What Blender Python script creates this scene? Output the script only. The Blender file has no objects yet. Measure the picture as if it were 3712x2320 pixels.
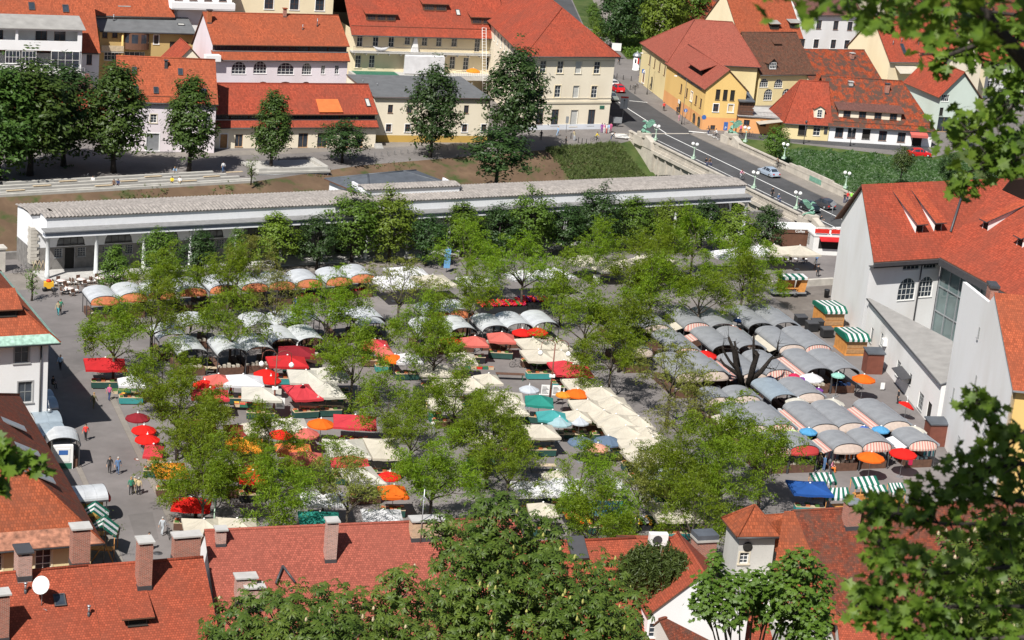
import bpy, math, random
import numpy as np
from mathutils import Vector, Matrix
R = math.radians
rnd = random.Random(11)
sc = bpy.context.scene
COL = sc.collection
# ---------------------------------------------------------------- camera (solved from the verticals, people and kerbs in the photograph)
FPX, PW, PH, CZ = 7600.0, 3712.0, 2320.0, 74.0
PIT, ROL = R(17.0), R(5.5)
FWD = Vector((0, math.cos(PIT), -math.sin(PIT)))
_r = Vector((1, 0, 0)); _u = Vector((0, math.sin(PIT), math.cos(PIT)))
RGT = _r*math.cos(ROL)+_u*math.sin(ROL); UPV = -_r*math.sin(ROL)+_u*math.cos(ROL)
CAM = Vector((0, 0, CZ))
def ray(p): return FWD+RGT*((p[0]-PW/2)/FPX)-UPV*((p[1]-PH/2)/FPX)
def G(p, z=0.0):                       # a surveyed point of the photograph -> the place it stands at height z
    d = ray(p); return CAM+d*((z-CZ)/d.z)
def GP(p, o, n):                       # ... on a vertical plane through o with normal n
    d = ray(p); return CAM+d*((o-CAM).dot(n)/d.dot(n))
def GD(p, dist): d = ray(p); return CAM+d*dist
def T(c, r, x, y): return (928*c+x/2.607, 580*r+y/2.607)
def w1(x, y): return (2200+x/2, 1050+y/2)
def w2(x, y): return (250+x/2, 850+y/2)
def w3(x, y): return (1200+x/2, 850+y/2)
def w4(x, y): return (300+x/2, 1300+y/2)
def w5(x, y): return (1400+x/2, 1300+y/2)
def ov(x, y): return (x*1.5345, y*1.5345)
def dirv(a): return Vector((math.cos(R(a)), math.sin(R(a)), 0))
def ang(a, b): return math.degrees(math.atan2(b.y-a.y, b.x-a.x))
# ---------------------------------------------------------------- materials
MATS = {}
def srgb(r, g, b):
    f = lambda c: (c/12.92 if c <= .04045 else ((c+.055)/1.055)**2.4)
    return (f(r/255), f(g/255), f(b/255))
def newmat(key):
    m = bpy.data.materials.new(key); m.use_nodes = True; MATS[key] = m
    nt = m.node_tree; b = nt.nodes['Principled BSDF']
    return m, nt, b
def N(nt, t, **kw):
    n = nt.nodes.new(t)
    for k, v in kw.items():
        if k in n.inputs: n.inputs[k].default_value = v
        else: setattr(n, k, v)
    return n
def L(nt, a, b): nt.links.new(a, b)
def mix(nt, fac, a, b):
    n = nt.nodes.new('ShaderNodeMix'); n.data_type = 'RGBA'
    for s, v in ((0, fac), (6, a), (7, b)):
        if hasattr(v, 'is_linked'): L(nt, v, n.inputs[s])
        else: n.inputs[s].default_value = v if s == 0 else (*v[:3], 1)
    return n.outputs[2]
def noise(nt, scale, detail=3.0, coord='Object', rough=.55):
    tc = N(nt, 'ShaderNodeTexCoord'); n = N(nt, 'ShaderNodeTexNoise')
    n.inputs['Scale'].default_value = scale; n.inputs['Detail'].default_value = detail; n.inputs['Roughness'].default_value = rough
    L(nt, tc.outputs[coord], n.inputs['Vector']); return n.outputs['Fac']
def ramp(nt, fac, lo, hi):
    n = N(nt, 'ShaderNodeMapRange'); n.inputs[1].default_value = lo; n.inputs[2].default_value = hi
    L(nt, fac, n.inputs[0]); return n.outputs[0]
def sc3(c, k): return tuple(min(1, max(0, v*k)) for v in c)
def plain(key, c, rough=.75, var=.12, scale=1.5, metal=0.0, bump=0.0, bscale=20, spec=None):
    m, nt, b = newmat(key)
    f = ramp(nt, noise(nt, scale, 5), .3, .7)
    L(nt, mix(nt, f, sc3(c, 1-var), sc3(c, 1+var)), b.inputs['Base Color'])
    b.inputs['Roughness'].default_value = rough; b.inputs['Metallic'].default_value = metal
    if spec is not None: b.inputs['Specular IOR Level'].default_value = spec
    if bump:
        bp = N(nt, 'ShaderNodeBump'); bp.inputs['Strength'].default_value = bump; bp.inputs['Distance'].default_value = .03
        L(nt, noise(nt, bscale, 3), bp.inputs['Height']); L(nt, bp.outputs[0], b.inputs['Normal'])
    return m
def plaster(key, c, dirt=.12):
    m, nt, b = newmat(key)
    tc = N(nt, 'ShaderNodeTexCoord'); mp = N(nt, 'ShaderNodeMapping'); mp.inputs['Scale'].default_value = (.22, .22, .09); L(nt, tc.outputs['Object'], mp.inputs[0])
    ns = N(nt, 'ShaderNodeTexNoise'); ns.inputs['Scale'].default_value = 1.0; ns.inputs['Detail'].default_value = 7; L(nt, mp.outputs[0], ns.inputs['Vector'])
    f = ramp(nt, ns.outputs['Fac'], .45, .85)
    c1 = mix(nt, f, c, sc3((c[0]*.97, c[1]*.94, c[2]*.9), 1-dirt))
    f2 = ramp(nt, noise(nt, 6, 4), .55, .8)
    L(nt, mix(nt, f2, c1, sc3(c, 1-dirt*.7)), b.inputs['Base Color'])
    b.inputs['Roughness'].default_value = .9; b.inputs['Specular IOR Level'].default_value = .2
    return m
def tiles(key, c, alt, amount=.25, pscale=.5, course=.33, width=.22, lo=.42, hi=.62, speck=.27):
    """clay tile roof: brick-laid courses, per-tile tint, weathered patches"""
    m, nt, b = newmat(key)
    tc = N(nt, 'ShaderNodeTexCoord')
    br = N(nt, 'ShaderNodeTexBrick'); L(nt, tc.outputs['UV'], br.inputs['Vector'])
    br.inputs['Scale'].default_value = 1; br.inputs['Brick Width'].default_value = width; br.inputs['Row Height'].default_value = course
    br.inputs['Mortar Size'].default_value = .022; br.inputs['Mortar Smooth'].default_value = .4; br.inputs['Bias'].default_value = 0
    br.inputs['Color1'].default_value = (*sc3(c, 1-speck), 1); br.inputs['Color2'].default_value = (*sc3(c, 1+speck), 1)
    br.inputs['Mortar'].default_value = (*sc3(c, .62), 1)
    n1 = noise(nt, pscale, 8, rough=.68); f = ramp(nt, n1, lo, hi)
    fm = N(nt, 'ShaderNodeMath'); fm.operation = 'MULTIPLY'; fm.inputs[1].default_value = amount; L(nt, f, fm.inputs[0])
    c2 = mix(nt, fm.outputs[0], br.outputs['Color'], alt)
    f3 = ramp(nt, noise(nt, 7, 5, rough=.7), .6, .78)
    fm3 = N(nt, 'ShaderNodeMath'); fm3.operation = 'MULTIPLY'; fm3.inputs[1].default_value = .35*amount+.08; L(nt, f3, fm3.inputs[0])
    L(nt, mix(nt, fm3.outputs[0], c2, sc3(alt, .6)), b.inputs['Base Color'])
    bp = N(nt, 'ShaderNodeBump'); bp.inputs['Strength'].default_value = .5; bp.inputs['Distance'].default_value = .03
    L(nt, br.outputs['Fac'], bp.inputs['Height']); bp.invert = True
    L(nt, bp.outputs[0], b.inputs['Normal'])
    b.inputs['Roughness'].default_value = .82; b.inputs['Specular IOR Level'].default_value = .25
    return m
def brick(key, c, mortar, w=.28, h=.09):
    m, nt, b = newmat(key)
    tc = N(nt, 'ShaderNodeTexCoord'); br = N(nt, 'ShaderNodeTexBrick'); L(nt, tc.outputs['UV'], br.inputs['Vector'])
    br.inputs['Scale'].default_value = 1; br.inputs['Brick Width'].default_value = w; br.inputs['Row Height'].default_value = h
    br.inputs['Mortar Size'].default_value = .012
    br.inputs['Color1'].default_value = (*sc3(c, .75), 1); br.inputs['Color2'].default_value = (*sc3(c, 1.25), 1); br.inputs['Mortar'].default_value = (*mortar, 1)
    L(nt, br.outputs['Color'], b.inputs['Base Color']); b.inputs['Roughness'].default_value = .9
    return m
def stripes(key, a, c, period, axis=0, duty=.5, rough=.8):
    m, nt, b = newmat(key)
    tc = N(nt, 'ShaderNodeTexCoord'); sp = N(nt, 'ShaderNodeSeparateXYZ'); L(nt, tc.outputs['UV'], sp.inputs[0])
    d = N(nt, 'ShaderNodeMath'); d.operation = 'DIVIDE'; d.inputs[1].default_value = period; L(nt, sp.outputs[axis], d.inputs[0])
    fr = N(nt, 'ShaderNodeMath'); fr.operation = 'FRACT'; L(nt, d.outputs[0], fr.inputs[0])
    g = N(nt, 'ShaderNodeMath'); g.operation = 'GREATER_THAN'; g.inputs[1].default_value = duty; L(nt, fr.outputs[0], g.inputs[0])
    L(nt, mix(nt, g.outputs[0], a, c), b.inputs['Base Color']); b.inputs['Roughness'].default_value = rough
    return m
def cloth(key, c, thru=.25):
    m, nt, b = newmat(key)
    f = ramp(nt, noise(nt, 1.1, 5), .3, .7)
    cc = mix(nt, f, sc3(c, .88), sc3(c, 1.06))
    L(nt, cc, b.inputs['Base Color']); b.inputs['Roughness'].default_value = .85; b.inputs['Specular IOR Level'].default_value = .2
    tr = N(nt, 'ShaderNodeBsdfTranslucent'); L(nt, cc, tr.inputs['Color'])
    mx = N(nt, 'ShaderNodeMixShader'); mx.inputs[0].default_value = thru
    L(nt, b.outputs[0], mx.inputs[1]); L(nt, tr.outputs[0], mx.inputs[2])
    L(nt, mx.outputs[0], nt.nodes['Material Output'].inputs['Surface'])
    return m
def leafmat(key, a, c, scale=.9, thru=.35, spec=.35):
    m, nt, b = newmat(key)
    oi = N(nt, 'ShaderNodeObjectInfo')
    f = ramp(nt, noise(nt, scale, 4), .32, .68)
    cc = mix(nt, f, a, c)
    f2 = ramp(nt, noise(nt, 9, 2), .35, .75)
    c2 = mix(nt, f2, cc, sc3(a, .75))
    hs = N(nt, 'ShaderNodeHueSaturation'); L(nt, c2, hs.inputs['Color'])
    mr = N(nt, 'ShaderNodeMapRange'); mr.inputs[3].default_value = .8; mr.inputs[4].default_value = 1.15; L(nt, oi.outputs['Random'], mr.inputs[0]); L(nt, mr.outputs[0], hs.inputs['Value'])
    mh = N(nt, 'ShaderNodeMapRange'); mh.inputs[3].default_value = .487; mh.inputs[4].default_value = .51; L(nt, oi.outputs['Random'], mh.inputs[0]); L(nt, mh.outputs[0], hs.inputs['Hue'])
    L(nt, hs.outputs[0], b.inputs['Base Color']); b.inputs['Roughness'].default_value = .5; b.inputs['Specular IOR Level'].default_value = spec
    tr = N(nt, 'ShaderNodeBsdfTranslucent'); hb = N(nt, 'ShaderNodeHueSaturation'); hb.inputs['Value'].default_value = 1.3; hb.inputs['Hue'].default_value = .488
    L(nt, hs.outputs[0], hb.inputs['Color']); L(nt, hb.outputs[0], tr.inputs['Color'])
    mx = N(nt, 'ShaderNodeMixShader'); mx.inputs[0].default_value = thru
    L(nt, b.outputs[0], mx.inputs[1]); L(nt, tr.outputs[0], mx.inputs[2])
    L(nt, mx.outputs[0], nt.nodes['Material Output'].inputs['Surface'])
    return m
M = MATS
# roofs
tiles('roof_orange', (.36, .086, .037), (.24, .07, .036), .55, pscale=.22)
tiles('roof_red', (.34, .064, .033), (.2, .055, .034), .55, pscale=.22)
tiles('roof_salmon', (.32, .086, .058), (.27, .08, .055), .5, pscale=.25, course=.19, width=.2)
tiles('roof_near', (.32, .07, .035), (.2, .06, .036), .45, course=.19, width=.2)
tiles('roof_pale', (.30, .075, .03), (.17, .06, .035), .55)
tiles('roof_brown', (.2, .048, .024), (.08, .05, .038), .8, pscale=1.1, speck=.4, course=.2, width=.2)
tiles('roof_dark', (.11, .055, .036), (.22, .055, .024), .5, pscale=1.6, speck=.3, lo=.5, hi=.7)
tiles('roof_mottled', (.29, .056, .02), (.075, .05, .038), .95, pscale=.75, speck=.35, lo=.44, hi=.56)
tiles('roof_brownplain', (.15, .068, .055), (.11, .06, .052), .5)
plain('roof_felt', (.12, .125, .13), .9, .15, .8)
plain('roof_slate', (.085, .095, .11), .6, .2, 1.0)
plain('roof_lean', (.29, .28, .265), .9, .14, .7)
# walls
for k, c in dict(white=(.82, .82, .82), cream=(.80, .69, .48), creampale=(.82, .74, .59), yellow=(.78, .53, .2), orangeplinth=(.76, .38, .16), ochre=(.52, .37, .16), lilac=(.74, .68, .72), palegreen=(.58, .66, .6), grey=(.4, .4, .4), buff=(.64, .58, .46), wallblue=(.66, .69, .74), mustard=(.55, .36, .1), stonewarm=(.58, .52, .43), yellowpale=(.78, .65, .36)).items():
    plaster('wall_'+k, c)
plaster('wall_stained', (.55, .54, .51), .35)
plain('glass', (.035, .045, .06), .12, .3, 1.0, spec=.7)
plain('glass_grey', (.16, .165, .17), .3, .3, 1.5); plain('glass_blind', (.5, .5, .47), .6, .1)
plain('frame_white', (.75, .75, .73), .6, .05)
plain('frame_brown', (.13, .06, .035), .7, .15)
plain('frame_dark', (.05, .045, .04), .6, .1)
plain('frame_grey', (.3, .31, .31), .6, .1)
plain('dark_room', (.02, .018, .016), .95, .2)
plain('metal_grey', (.42, .44, .46), .42, .1, 2, metal=.6)
plain('metal_dark', (.06, .06, .065), .5, .1)
plain('alu', (.6, .62, .64), .38, .14, 1.2, metal=.25); plaster('wall_annex', (.84, .83, .81), .3)
plain('alu_dull', (.27, .28, .295), .55, .12, 1.2, metal=.2)
plain('copper_green', (.30, .46, .38), .7, .35, 2.5)
plain('rust_sheet', (.32, .14, .085), .7, .6, 1.8)
plain('verdigris', (.15, .31, .23), .7, .2, 3)
plain('lamp_green', (.42, .56, .44), .6, .1)
plain('globe', (.85, .85, .82), .35, .03)
plain('brown_metal', (.17, .055, .035), .6, .15)
plain('concrete', (.44, .43, .41), .9, .12, 1.2)
plain('stone', (.50, .47, .42), .9, .18, 1.0, bump=.3)
plain('stone_white', (.42, .405, .37), .85, .12, 1.0)
plain('wood', (.36, .2, .09), .75, .25, 3)
plain('wood_orange', (.55, .24, .06), .65, .2, 2)
plain('wood_pale', (.5, .4, .27), .8, .2, 3)
plain('wood_dark', (.11, .055, .035), .8, .25, 3)
plain('bark', (.075, .06, .045), .95, .35, 3, bump=.6)
plain('bark_dark', (.045, .036, .03), .95, .35, 3, bump=.6)
plain('bark_pale', (.22, .19, .15), .95, .35, 5, bump=.5)
brick('brick', (.33, .095, .055), (.4, .34, .29)); brick('brick_pale', (.4, .2, .15), (.5, .45, .42)); brick('brick_ochre', (.5, .33, .19), (.5, .42, .34))
# ---- cloth and goods
for k, c in dict(cream=(.64, .59, .49), white=(.76, .76, .78), ivory=(.64, .615, .54), red=(.58, .03, .035), crimson=(.62, .055, .07), salmon=(.66, .16, .13), maroon=(.26, .02, .03), brightred=(.74, .02, .015), orange=(.82, .155, .015), amber=(.8, .29, .03), coral=(.78, .22, .07), teal=(.03, .26, .21), aqua=(.07, .36, .36), skyblue=(.36, .52, .56), slate=(.13, .19, .28), silver=(.56, .6, .65), pink=(.78, .38, .27), navy=(.02, .05, .14), blue=(.025, .1, .36), azure=(.1, .35, .62), brightblue=(.03, .13, .55), mint=(.32, .62, .54), purple=(.2, .05, .3), violet=(.28, .2, .65), lime=(.66, .76, .38), magenta=(.6, .03, .1), charcoal=(.03, .03, .035), greytarp=(.38, .42, .42), beige=(.6, .55, .46), lightblue=(.2, .45, .75)).items():
    cloth('cloth_'+k, c)
stripes('stripe_green', (.8, .8, .78), (.015, .17, .11), .8, 0, .5)
stripes('stripe_green_fine', (.8, .8, .78), (.015, .17, .11), .62, 0, .55)
stripes('stripe_green_cross', (.8, .8, .74), (.03, .2, .16), .62, 1, .6)
stripes('stripe_pink', (.44, .19, .16), (.5, .42, .36), .3, 0, .5)
stripes('stripe_pink_side', (.46, .22, .19), (.5, .42, .36), .34, 1, .5)
plain('valance_pale', (.44, .36, .31), .8, .12, 3)
plain('valance_rust', (.42, .13, .05), .75, .25, 3)
plain('valance_red', (.4, .03, .03), .8, .1)
plain('plastic_green', (.03, .14, .09), .6, .15); plain('plastic_red', (.6, .03, .02), .5, .1); plain('plastic_blue', (.05, .14, .4), .5, .1)
plain('plastic_yellow', (.75, .42, .03), .5, .1); plain('plastic_black', (.02, .021, .023), .45, .1); plain('tablecloth_green', (.015, .06, .05), .85, .2)
plain('paper', (.8, .8, .78), .8, .04)
# ---------------------------------------------------------------- mesh builder
class MB:
    def __init__(s): s.v = []; s.f = []; s.m = []; s.sm = []
    def poly(s, pts, m=0, sm=False):
        b = len(s.v); s.v += [tuple(p) for p in pts]; s.f.append(tuple(range(b, b+len(pts)))); s.m.append(m); s.sm.append(sm)
    def mesh(s, vs, fs, m=0, sm=False):
        b = len(s.v); s.v += [tuple(p) for p in vs]
        for f in fs: s.f.append(tuple(i+b for i in f)); s.m.append(m); s.sm.append(sm)
    def box(s, x0, x1, y0, y1, z0, z1, m=0):
        s.mesh([(x0, y0, z0), (x1, y0, z0), (x1, y1, z0), (x0, y1, z0), (x0, y0, z1), (x1, y0, z1), (x1, y1, z1), (x0, y1, z1)],
               [(0, 3, 2, 1), (4, 5, 6, 7), (0, 1, 5, 4), (1, 2, 6, 5), (2, 3, 7, 6), (3, 0, 4, 7)], m)
    def slab(s, pts, t, m=0, mside=None):   # polygon thickened downwards along z
        n = len(pts); top = [Vector(p) for p in pts]; bot = [p-Vector((0, 0, t)) for p in top]
        s.poly(top, m); s.poly(bot[::-1], m if mside is None else mside)
        for i in range(n):
            j = (i+1) % n; s.poly([top[i], bot[i], bot[j], top[j]], m if mside is None else mside)
    def prism(s, pts, ext, m=0):            # polygon extruded by a vector
        a = [Vector(p) for p in pts]; e = Vector(ext); b = [p+e for p in a]; n = len(a)
        s.poly(a[::-1], m); s.poly(b, m)
        for i in range(n):
            j = (i+1) % n; s.poly([a[i], a[j], b[j], b[i]], m)
    def tube(s, pts, rad, n=6, m=0, cap=True, sm=True):
        pts = [Vector(p) for p in pts]
        if not isinstance(rad, (list, tuple)): rad = [rad]*len(pts)
        rings = []; up = Vector((0, 0, 1))
        vs = []; fs = []
        for i, p in enumerate(pts):
            d = (pts[min(i+1, len(pts)-1)]-pts[max(i-1, 0)]); d = d.normalized() if d.length > 1e-9 else up
            a = d.cross(up if abs(d.z) < .93 else Vector((1, 0, 0))).normalized(); b = a.cross(d).normalized()
            for k in range(n):
                t = 2*math.pi*k/n; vs.append(p+a*(rad[i]*math.cos(t))+b*(rad[i]*math.sin(t)))
        for i in range(len(pts)-1):
            for k in range(n):
                k2 = (k+1) % n; fs.append((i*n+k, i*n+k2, (i+1)*n+k2, (i+1)*n+k))
        if cap: fs.append(tuple(range(n))[::-1]); fs.append(tuple(range((len(pts)-1)*n, len(pts)*n)))
        s.mesh(vs, fs, m, sm)
    def lathe(s, prof, c=(0, 0, 0), n=12, m=0, sm=True, sx=1, sy=1):
        vs = []; fs = []
        for r, z in prof:
            for k in range(n):
                t = 2*math.pi*k/n; vs.append((c[0]+sx*r*math.cos(t), c[1]+sy*r*math.sin(t), c[2]+z))
        for i in range(len(prof)-1):
            for k in range(n):
                k2 = (k+1) % n; fs.append((i*n+k, i*n+k2, (i+1)*n+k2, (i+1)*n+k))
        fs.append(tuple(range(n))[::-1]); fs.append(tuple(range((len(prof)-1)*n, len(prof)*n)))
        s.mesh(vs, fs, m, sm)
    def data(s, name):
        me = bpy.data.meshes.new(name); me.from_pydata(s.v, [], s.f)
        nf = len(s.f)
        me.polygons.foreach_set('material_index', np.array(s.m, dtype=np.int32)); me.polygons.foreach_set('use_smooth', np.array(s.sm, dtype=bool))
        uv = me.uv_layers.new(name='UVMap'); out = np.zeros((len(me.loops), 2), dtype=np.float32); li = 0
        for f in s.f:
            p = [s.v[i] for i in f]
            nx = ny = nz = 0.0
            for i in range(len(p)):
                a = p[i]; b = p[(i+1) % len(p)]
                nx += (a[1]-b[1])*(a[2]+b[2]); ny += (a[2]-b[2])*(a[0]+b[0]); nz += (a[0]-b[0])*(a[1]+b[1])
            l = math.sqrt(nx*nx+ny*ny+nz*nz) or 1; nx /= l; ny /= l; nz /= l
            h = math.hypot(nx, ny)
            if h < .08: tx, ty, tz, bx, by, bz = 1, 0, 0, 0, 1, 0
            else:
                tx, ty, tz = -ny/h, nx/h, 0
                bx, by, bz = ny*tz-nz*ty, nz*tx-nx*tz, nx*ty-ny*tx
            for q in p:
                out[li, 0] = q[0]*tx+q[1]*ty+q[2]*tz; out[li, 1] = q[0]*bx+q[1]*by+q[2]*bz; li += 1
        uv.data.foreach_set('uv', out.ravel())
        return me
    def build(s, name, mats, parent=None, loc=None, rz=0, kind=None):
        me = s.data(name)
        return link(name, me, mats, parent, loc, rz, kind)
def link(name, me, mats=None, parent=None, loc=None, rz=0, kind=None):
    if mats is not None:
        if isinstance(mats, str): mats = [mats]
        if not me.materials:
            for k in mats: me.materials.append(M[k])
    o = bpy.data.objects.new(name, me); COL.objects.link(o)
    if parent: o.parent = parent
    if loc is not None: o.location = loc
    o.rotation_euler.z = rz
    if kind: o['kind'] = kind
    return o
def tag(o, label, cat, group=None, kind=None):
    o['label'] = label; o['category'] = cat
    if group: o['group'] = group
    if kind: o['kind'] = kind
    return o
def thing(name, label, cat, loc=(0, 0, 0), rz=0, group=None):
    o = bpy.data.objects.new(name, None); COL.objects.link(o); o.location = loc; o.rotation_euler.z = rz; o.empty_display_size = .3
    return tag(o, label, cat, group)
def copy_tree(o, parent=None):
    c = o.copy(); COL.objects.link(c)
    if parent: c.parent = parent
    for ch in list(o.children): copy_tree(ch, c)
    return c
def at(o, loc, rz=0, s=1):
    o.location = loc; o.rotation_euler.z = rz; o.scale = (s, s, s); return o
class Proto:                            # first use hands out the prototype itself, later uses a copy with copies of its parts
    def __init__(s, fn): s.fn = fn; s.o = None
    def __call__(s, label, cat, loc, rz=0, sca=1, group=None):
        if s.o is None: s.o = s.fn(); o = s.o
        else: o = copy_tree(s.o)
        at(o, loc, rz, sca)
        if group is None and 'group' in o: del o['group']
        return tag(o, label, cat, group)
def recol(o, part, mat, slot=0):        # own material on one object that shares its mesh
    for ch in o.children_recursive:
        if ch.name.split('.')[0] == part:
            ch.material_slots[slot].link = 'OBJECT'; ch.material_slots[slot].material = M[mat]
def text_mesh(s, size, extrude=.01):
    cu = bpy.data.curves.new('t', 'FONT'); cu.body = s; cu.size = size; cu.extrude = extrude; cu.align_x = 'CENTER'; cu.align_y = 'CENTER'
    ob = bpy.data.objects.new('t', cu); COL.objects.link(ob)
    dg = bpy.context.evaluated_depsgraph_get(); me = bpy.data.meshes.new_from_object(ob.evaluated_get(dg))
    bpy.data.objects.remove(ob); bpy.data.curves.remove(cu); return me
# ---------------------------------------------------------------- houses
WCACHE = {}
STY = dict(  # frame material, columns, rows, trim, pane, arched
    baa=('frame_dark', 4, 2, None, 'glass_grey', 1), w=('frame_white', 2, 3, None, 'glass', 0), wt=('frame_white', 2, 3, 'wall_buff', 'glass', 0), b=('frame_brown', 2, 1, None, 'glass', 0), bt=('frame_brown', 2, 2, 'wall_white', 'glass', 0),
    wa=('frame_white', 4, 4, None, 'glass', 1), ba=('frame_dark', 2, 3, None, 'glass', 1), blind=('frame_white', 1, 1, 'wall_buff', 'glass_blind', 0), shop=('wood', 2, 1, None, 'glass', 0),
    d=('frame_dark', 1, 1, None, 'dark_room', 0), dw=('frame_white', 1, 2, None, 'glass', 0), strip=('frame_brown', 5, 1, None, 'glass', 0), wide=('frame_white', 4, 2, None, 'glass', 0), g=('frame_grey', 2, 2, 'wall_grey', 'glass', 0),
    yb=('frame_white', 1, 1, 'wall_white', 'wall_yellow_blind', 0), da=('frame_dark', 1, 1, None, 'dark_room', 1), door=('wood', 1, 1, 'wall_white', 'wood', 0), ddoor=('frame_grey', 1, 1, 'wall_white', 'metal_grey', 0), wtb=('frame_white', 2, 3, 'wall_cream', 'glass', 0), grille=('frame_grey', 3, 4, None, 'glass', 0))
plain('wall_yellow_blind', (.66, .48, .25), .9, .08)
def arc_pts(w, h, n=10):
    r = w/2; rise = min(r, h*(.92 if h < 1.8 else .55)); zs = h-rise
    return [(-r*math.cos(math.pi*i/n), zs+rise*math.sin(math.pi*i/n)) for i in range(n+1)], zs
def winmesh(w, h, st):
    k = (round(w, 2), round(h, 2), st)
    if k in WCACHE: return WCACHE[k]
    fm, nc, nr, trim, pane, arch = STY[st]
    f = MB(); b = .07 if w > .6 else .05
    if arch:
        pts, zs = arc_pts(w, h)
        for i in range(len(pts)-1):
            a, c = pts[i], pts[i+1]; k1 = 1-2*b/w
            q = [(a[0], .09, a[1]), (c[0], .09, c[1]), (c[0]*k1, .09, zs+(c[1]-zs)*k1), (a[0]*k1, .09, zs+(a[1]-zs)*k1)]
            f.prism(q, (0, .07, 0))
        f.box(-w/2, -w/2+b, .09, .16, 0, zs); f.box(w/2-b, w/2, .09, .16, 0, zs); f.box(-w/2+b, w/2-b, .091, .161, 0, b)
    else:
        f.box(-w/2, -w/2+b, .09, .16, 0, h); f.box(w/2-b, w/2, .09, .16, 0, h); f.box(-w/2+b, w/2-b, .09, .16, 0, b); f.box(-w/2+b, w/2-b, .09, .16, h-b, h); zs = h
    for i in range(1, nc):
        x = -w/2+w*i/nc; top = h-b if not arch else zs+(h-zs)*math.sqrt(max(0, 1-(2*x/w)**2))-.02
        f.box(x-.025, x+.025, .1, .15, b, top)
    for i in range(1, nr):
        z = h*i/nr
        xr = w/2-b if not arch or z < zs else w/2*math.sqrt(max(0, 1-((z-zs)/(h-zs))**2))-.02
        f.box(-xr, xr, .104, .146, z-.025, z+.025)
    mats = [fm]
    if trim:
        mats.append(trim); t = .13
        f.box(-w/2-t, -w/2, -.035, .02, 0, h+t, 1); f.box(w/2, w/2+t, -.035, .02, 0, h+t, 1); f.box(-w/2, w/2, -.035, .02, h, h+t, 1)
        f.box(-w/2-t-.05, w/2+t+.05, -.1, .02, -.12, 0, 1)
    else: f.box(-w/2-.05, w/2+.05, -.07, .03, -.07, 0, 0)
    p = MB()
    if arch: p.poly([(x, .14, z) for x, z in pts+[(w/2-.001, 0), (-w/2+.001, 0)]][::1])
    else: p.poly([(-w/2, .14, 0), (w/2, .14, 0), (w/2, .14, h), (-w/2, .14, h)])
    fme = f.data('window'); pme = p.data('pane')
    for q in mats: fme.materials.append(M[q])
    pme.materials.append(M[pane]); WCACHE[k] = (fme, pme); return fme, pme
FAC = {'F': ((0, 0), (1, 0)), 'R': ((1, 0), (0, 1)), 'L': ((0, 1), (0, -1))}
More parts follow.
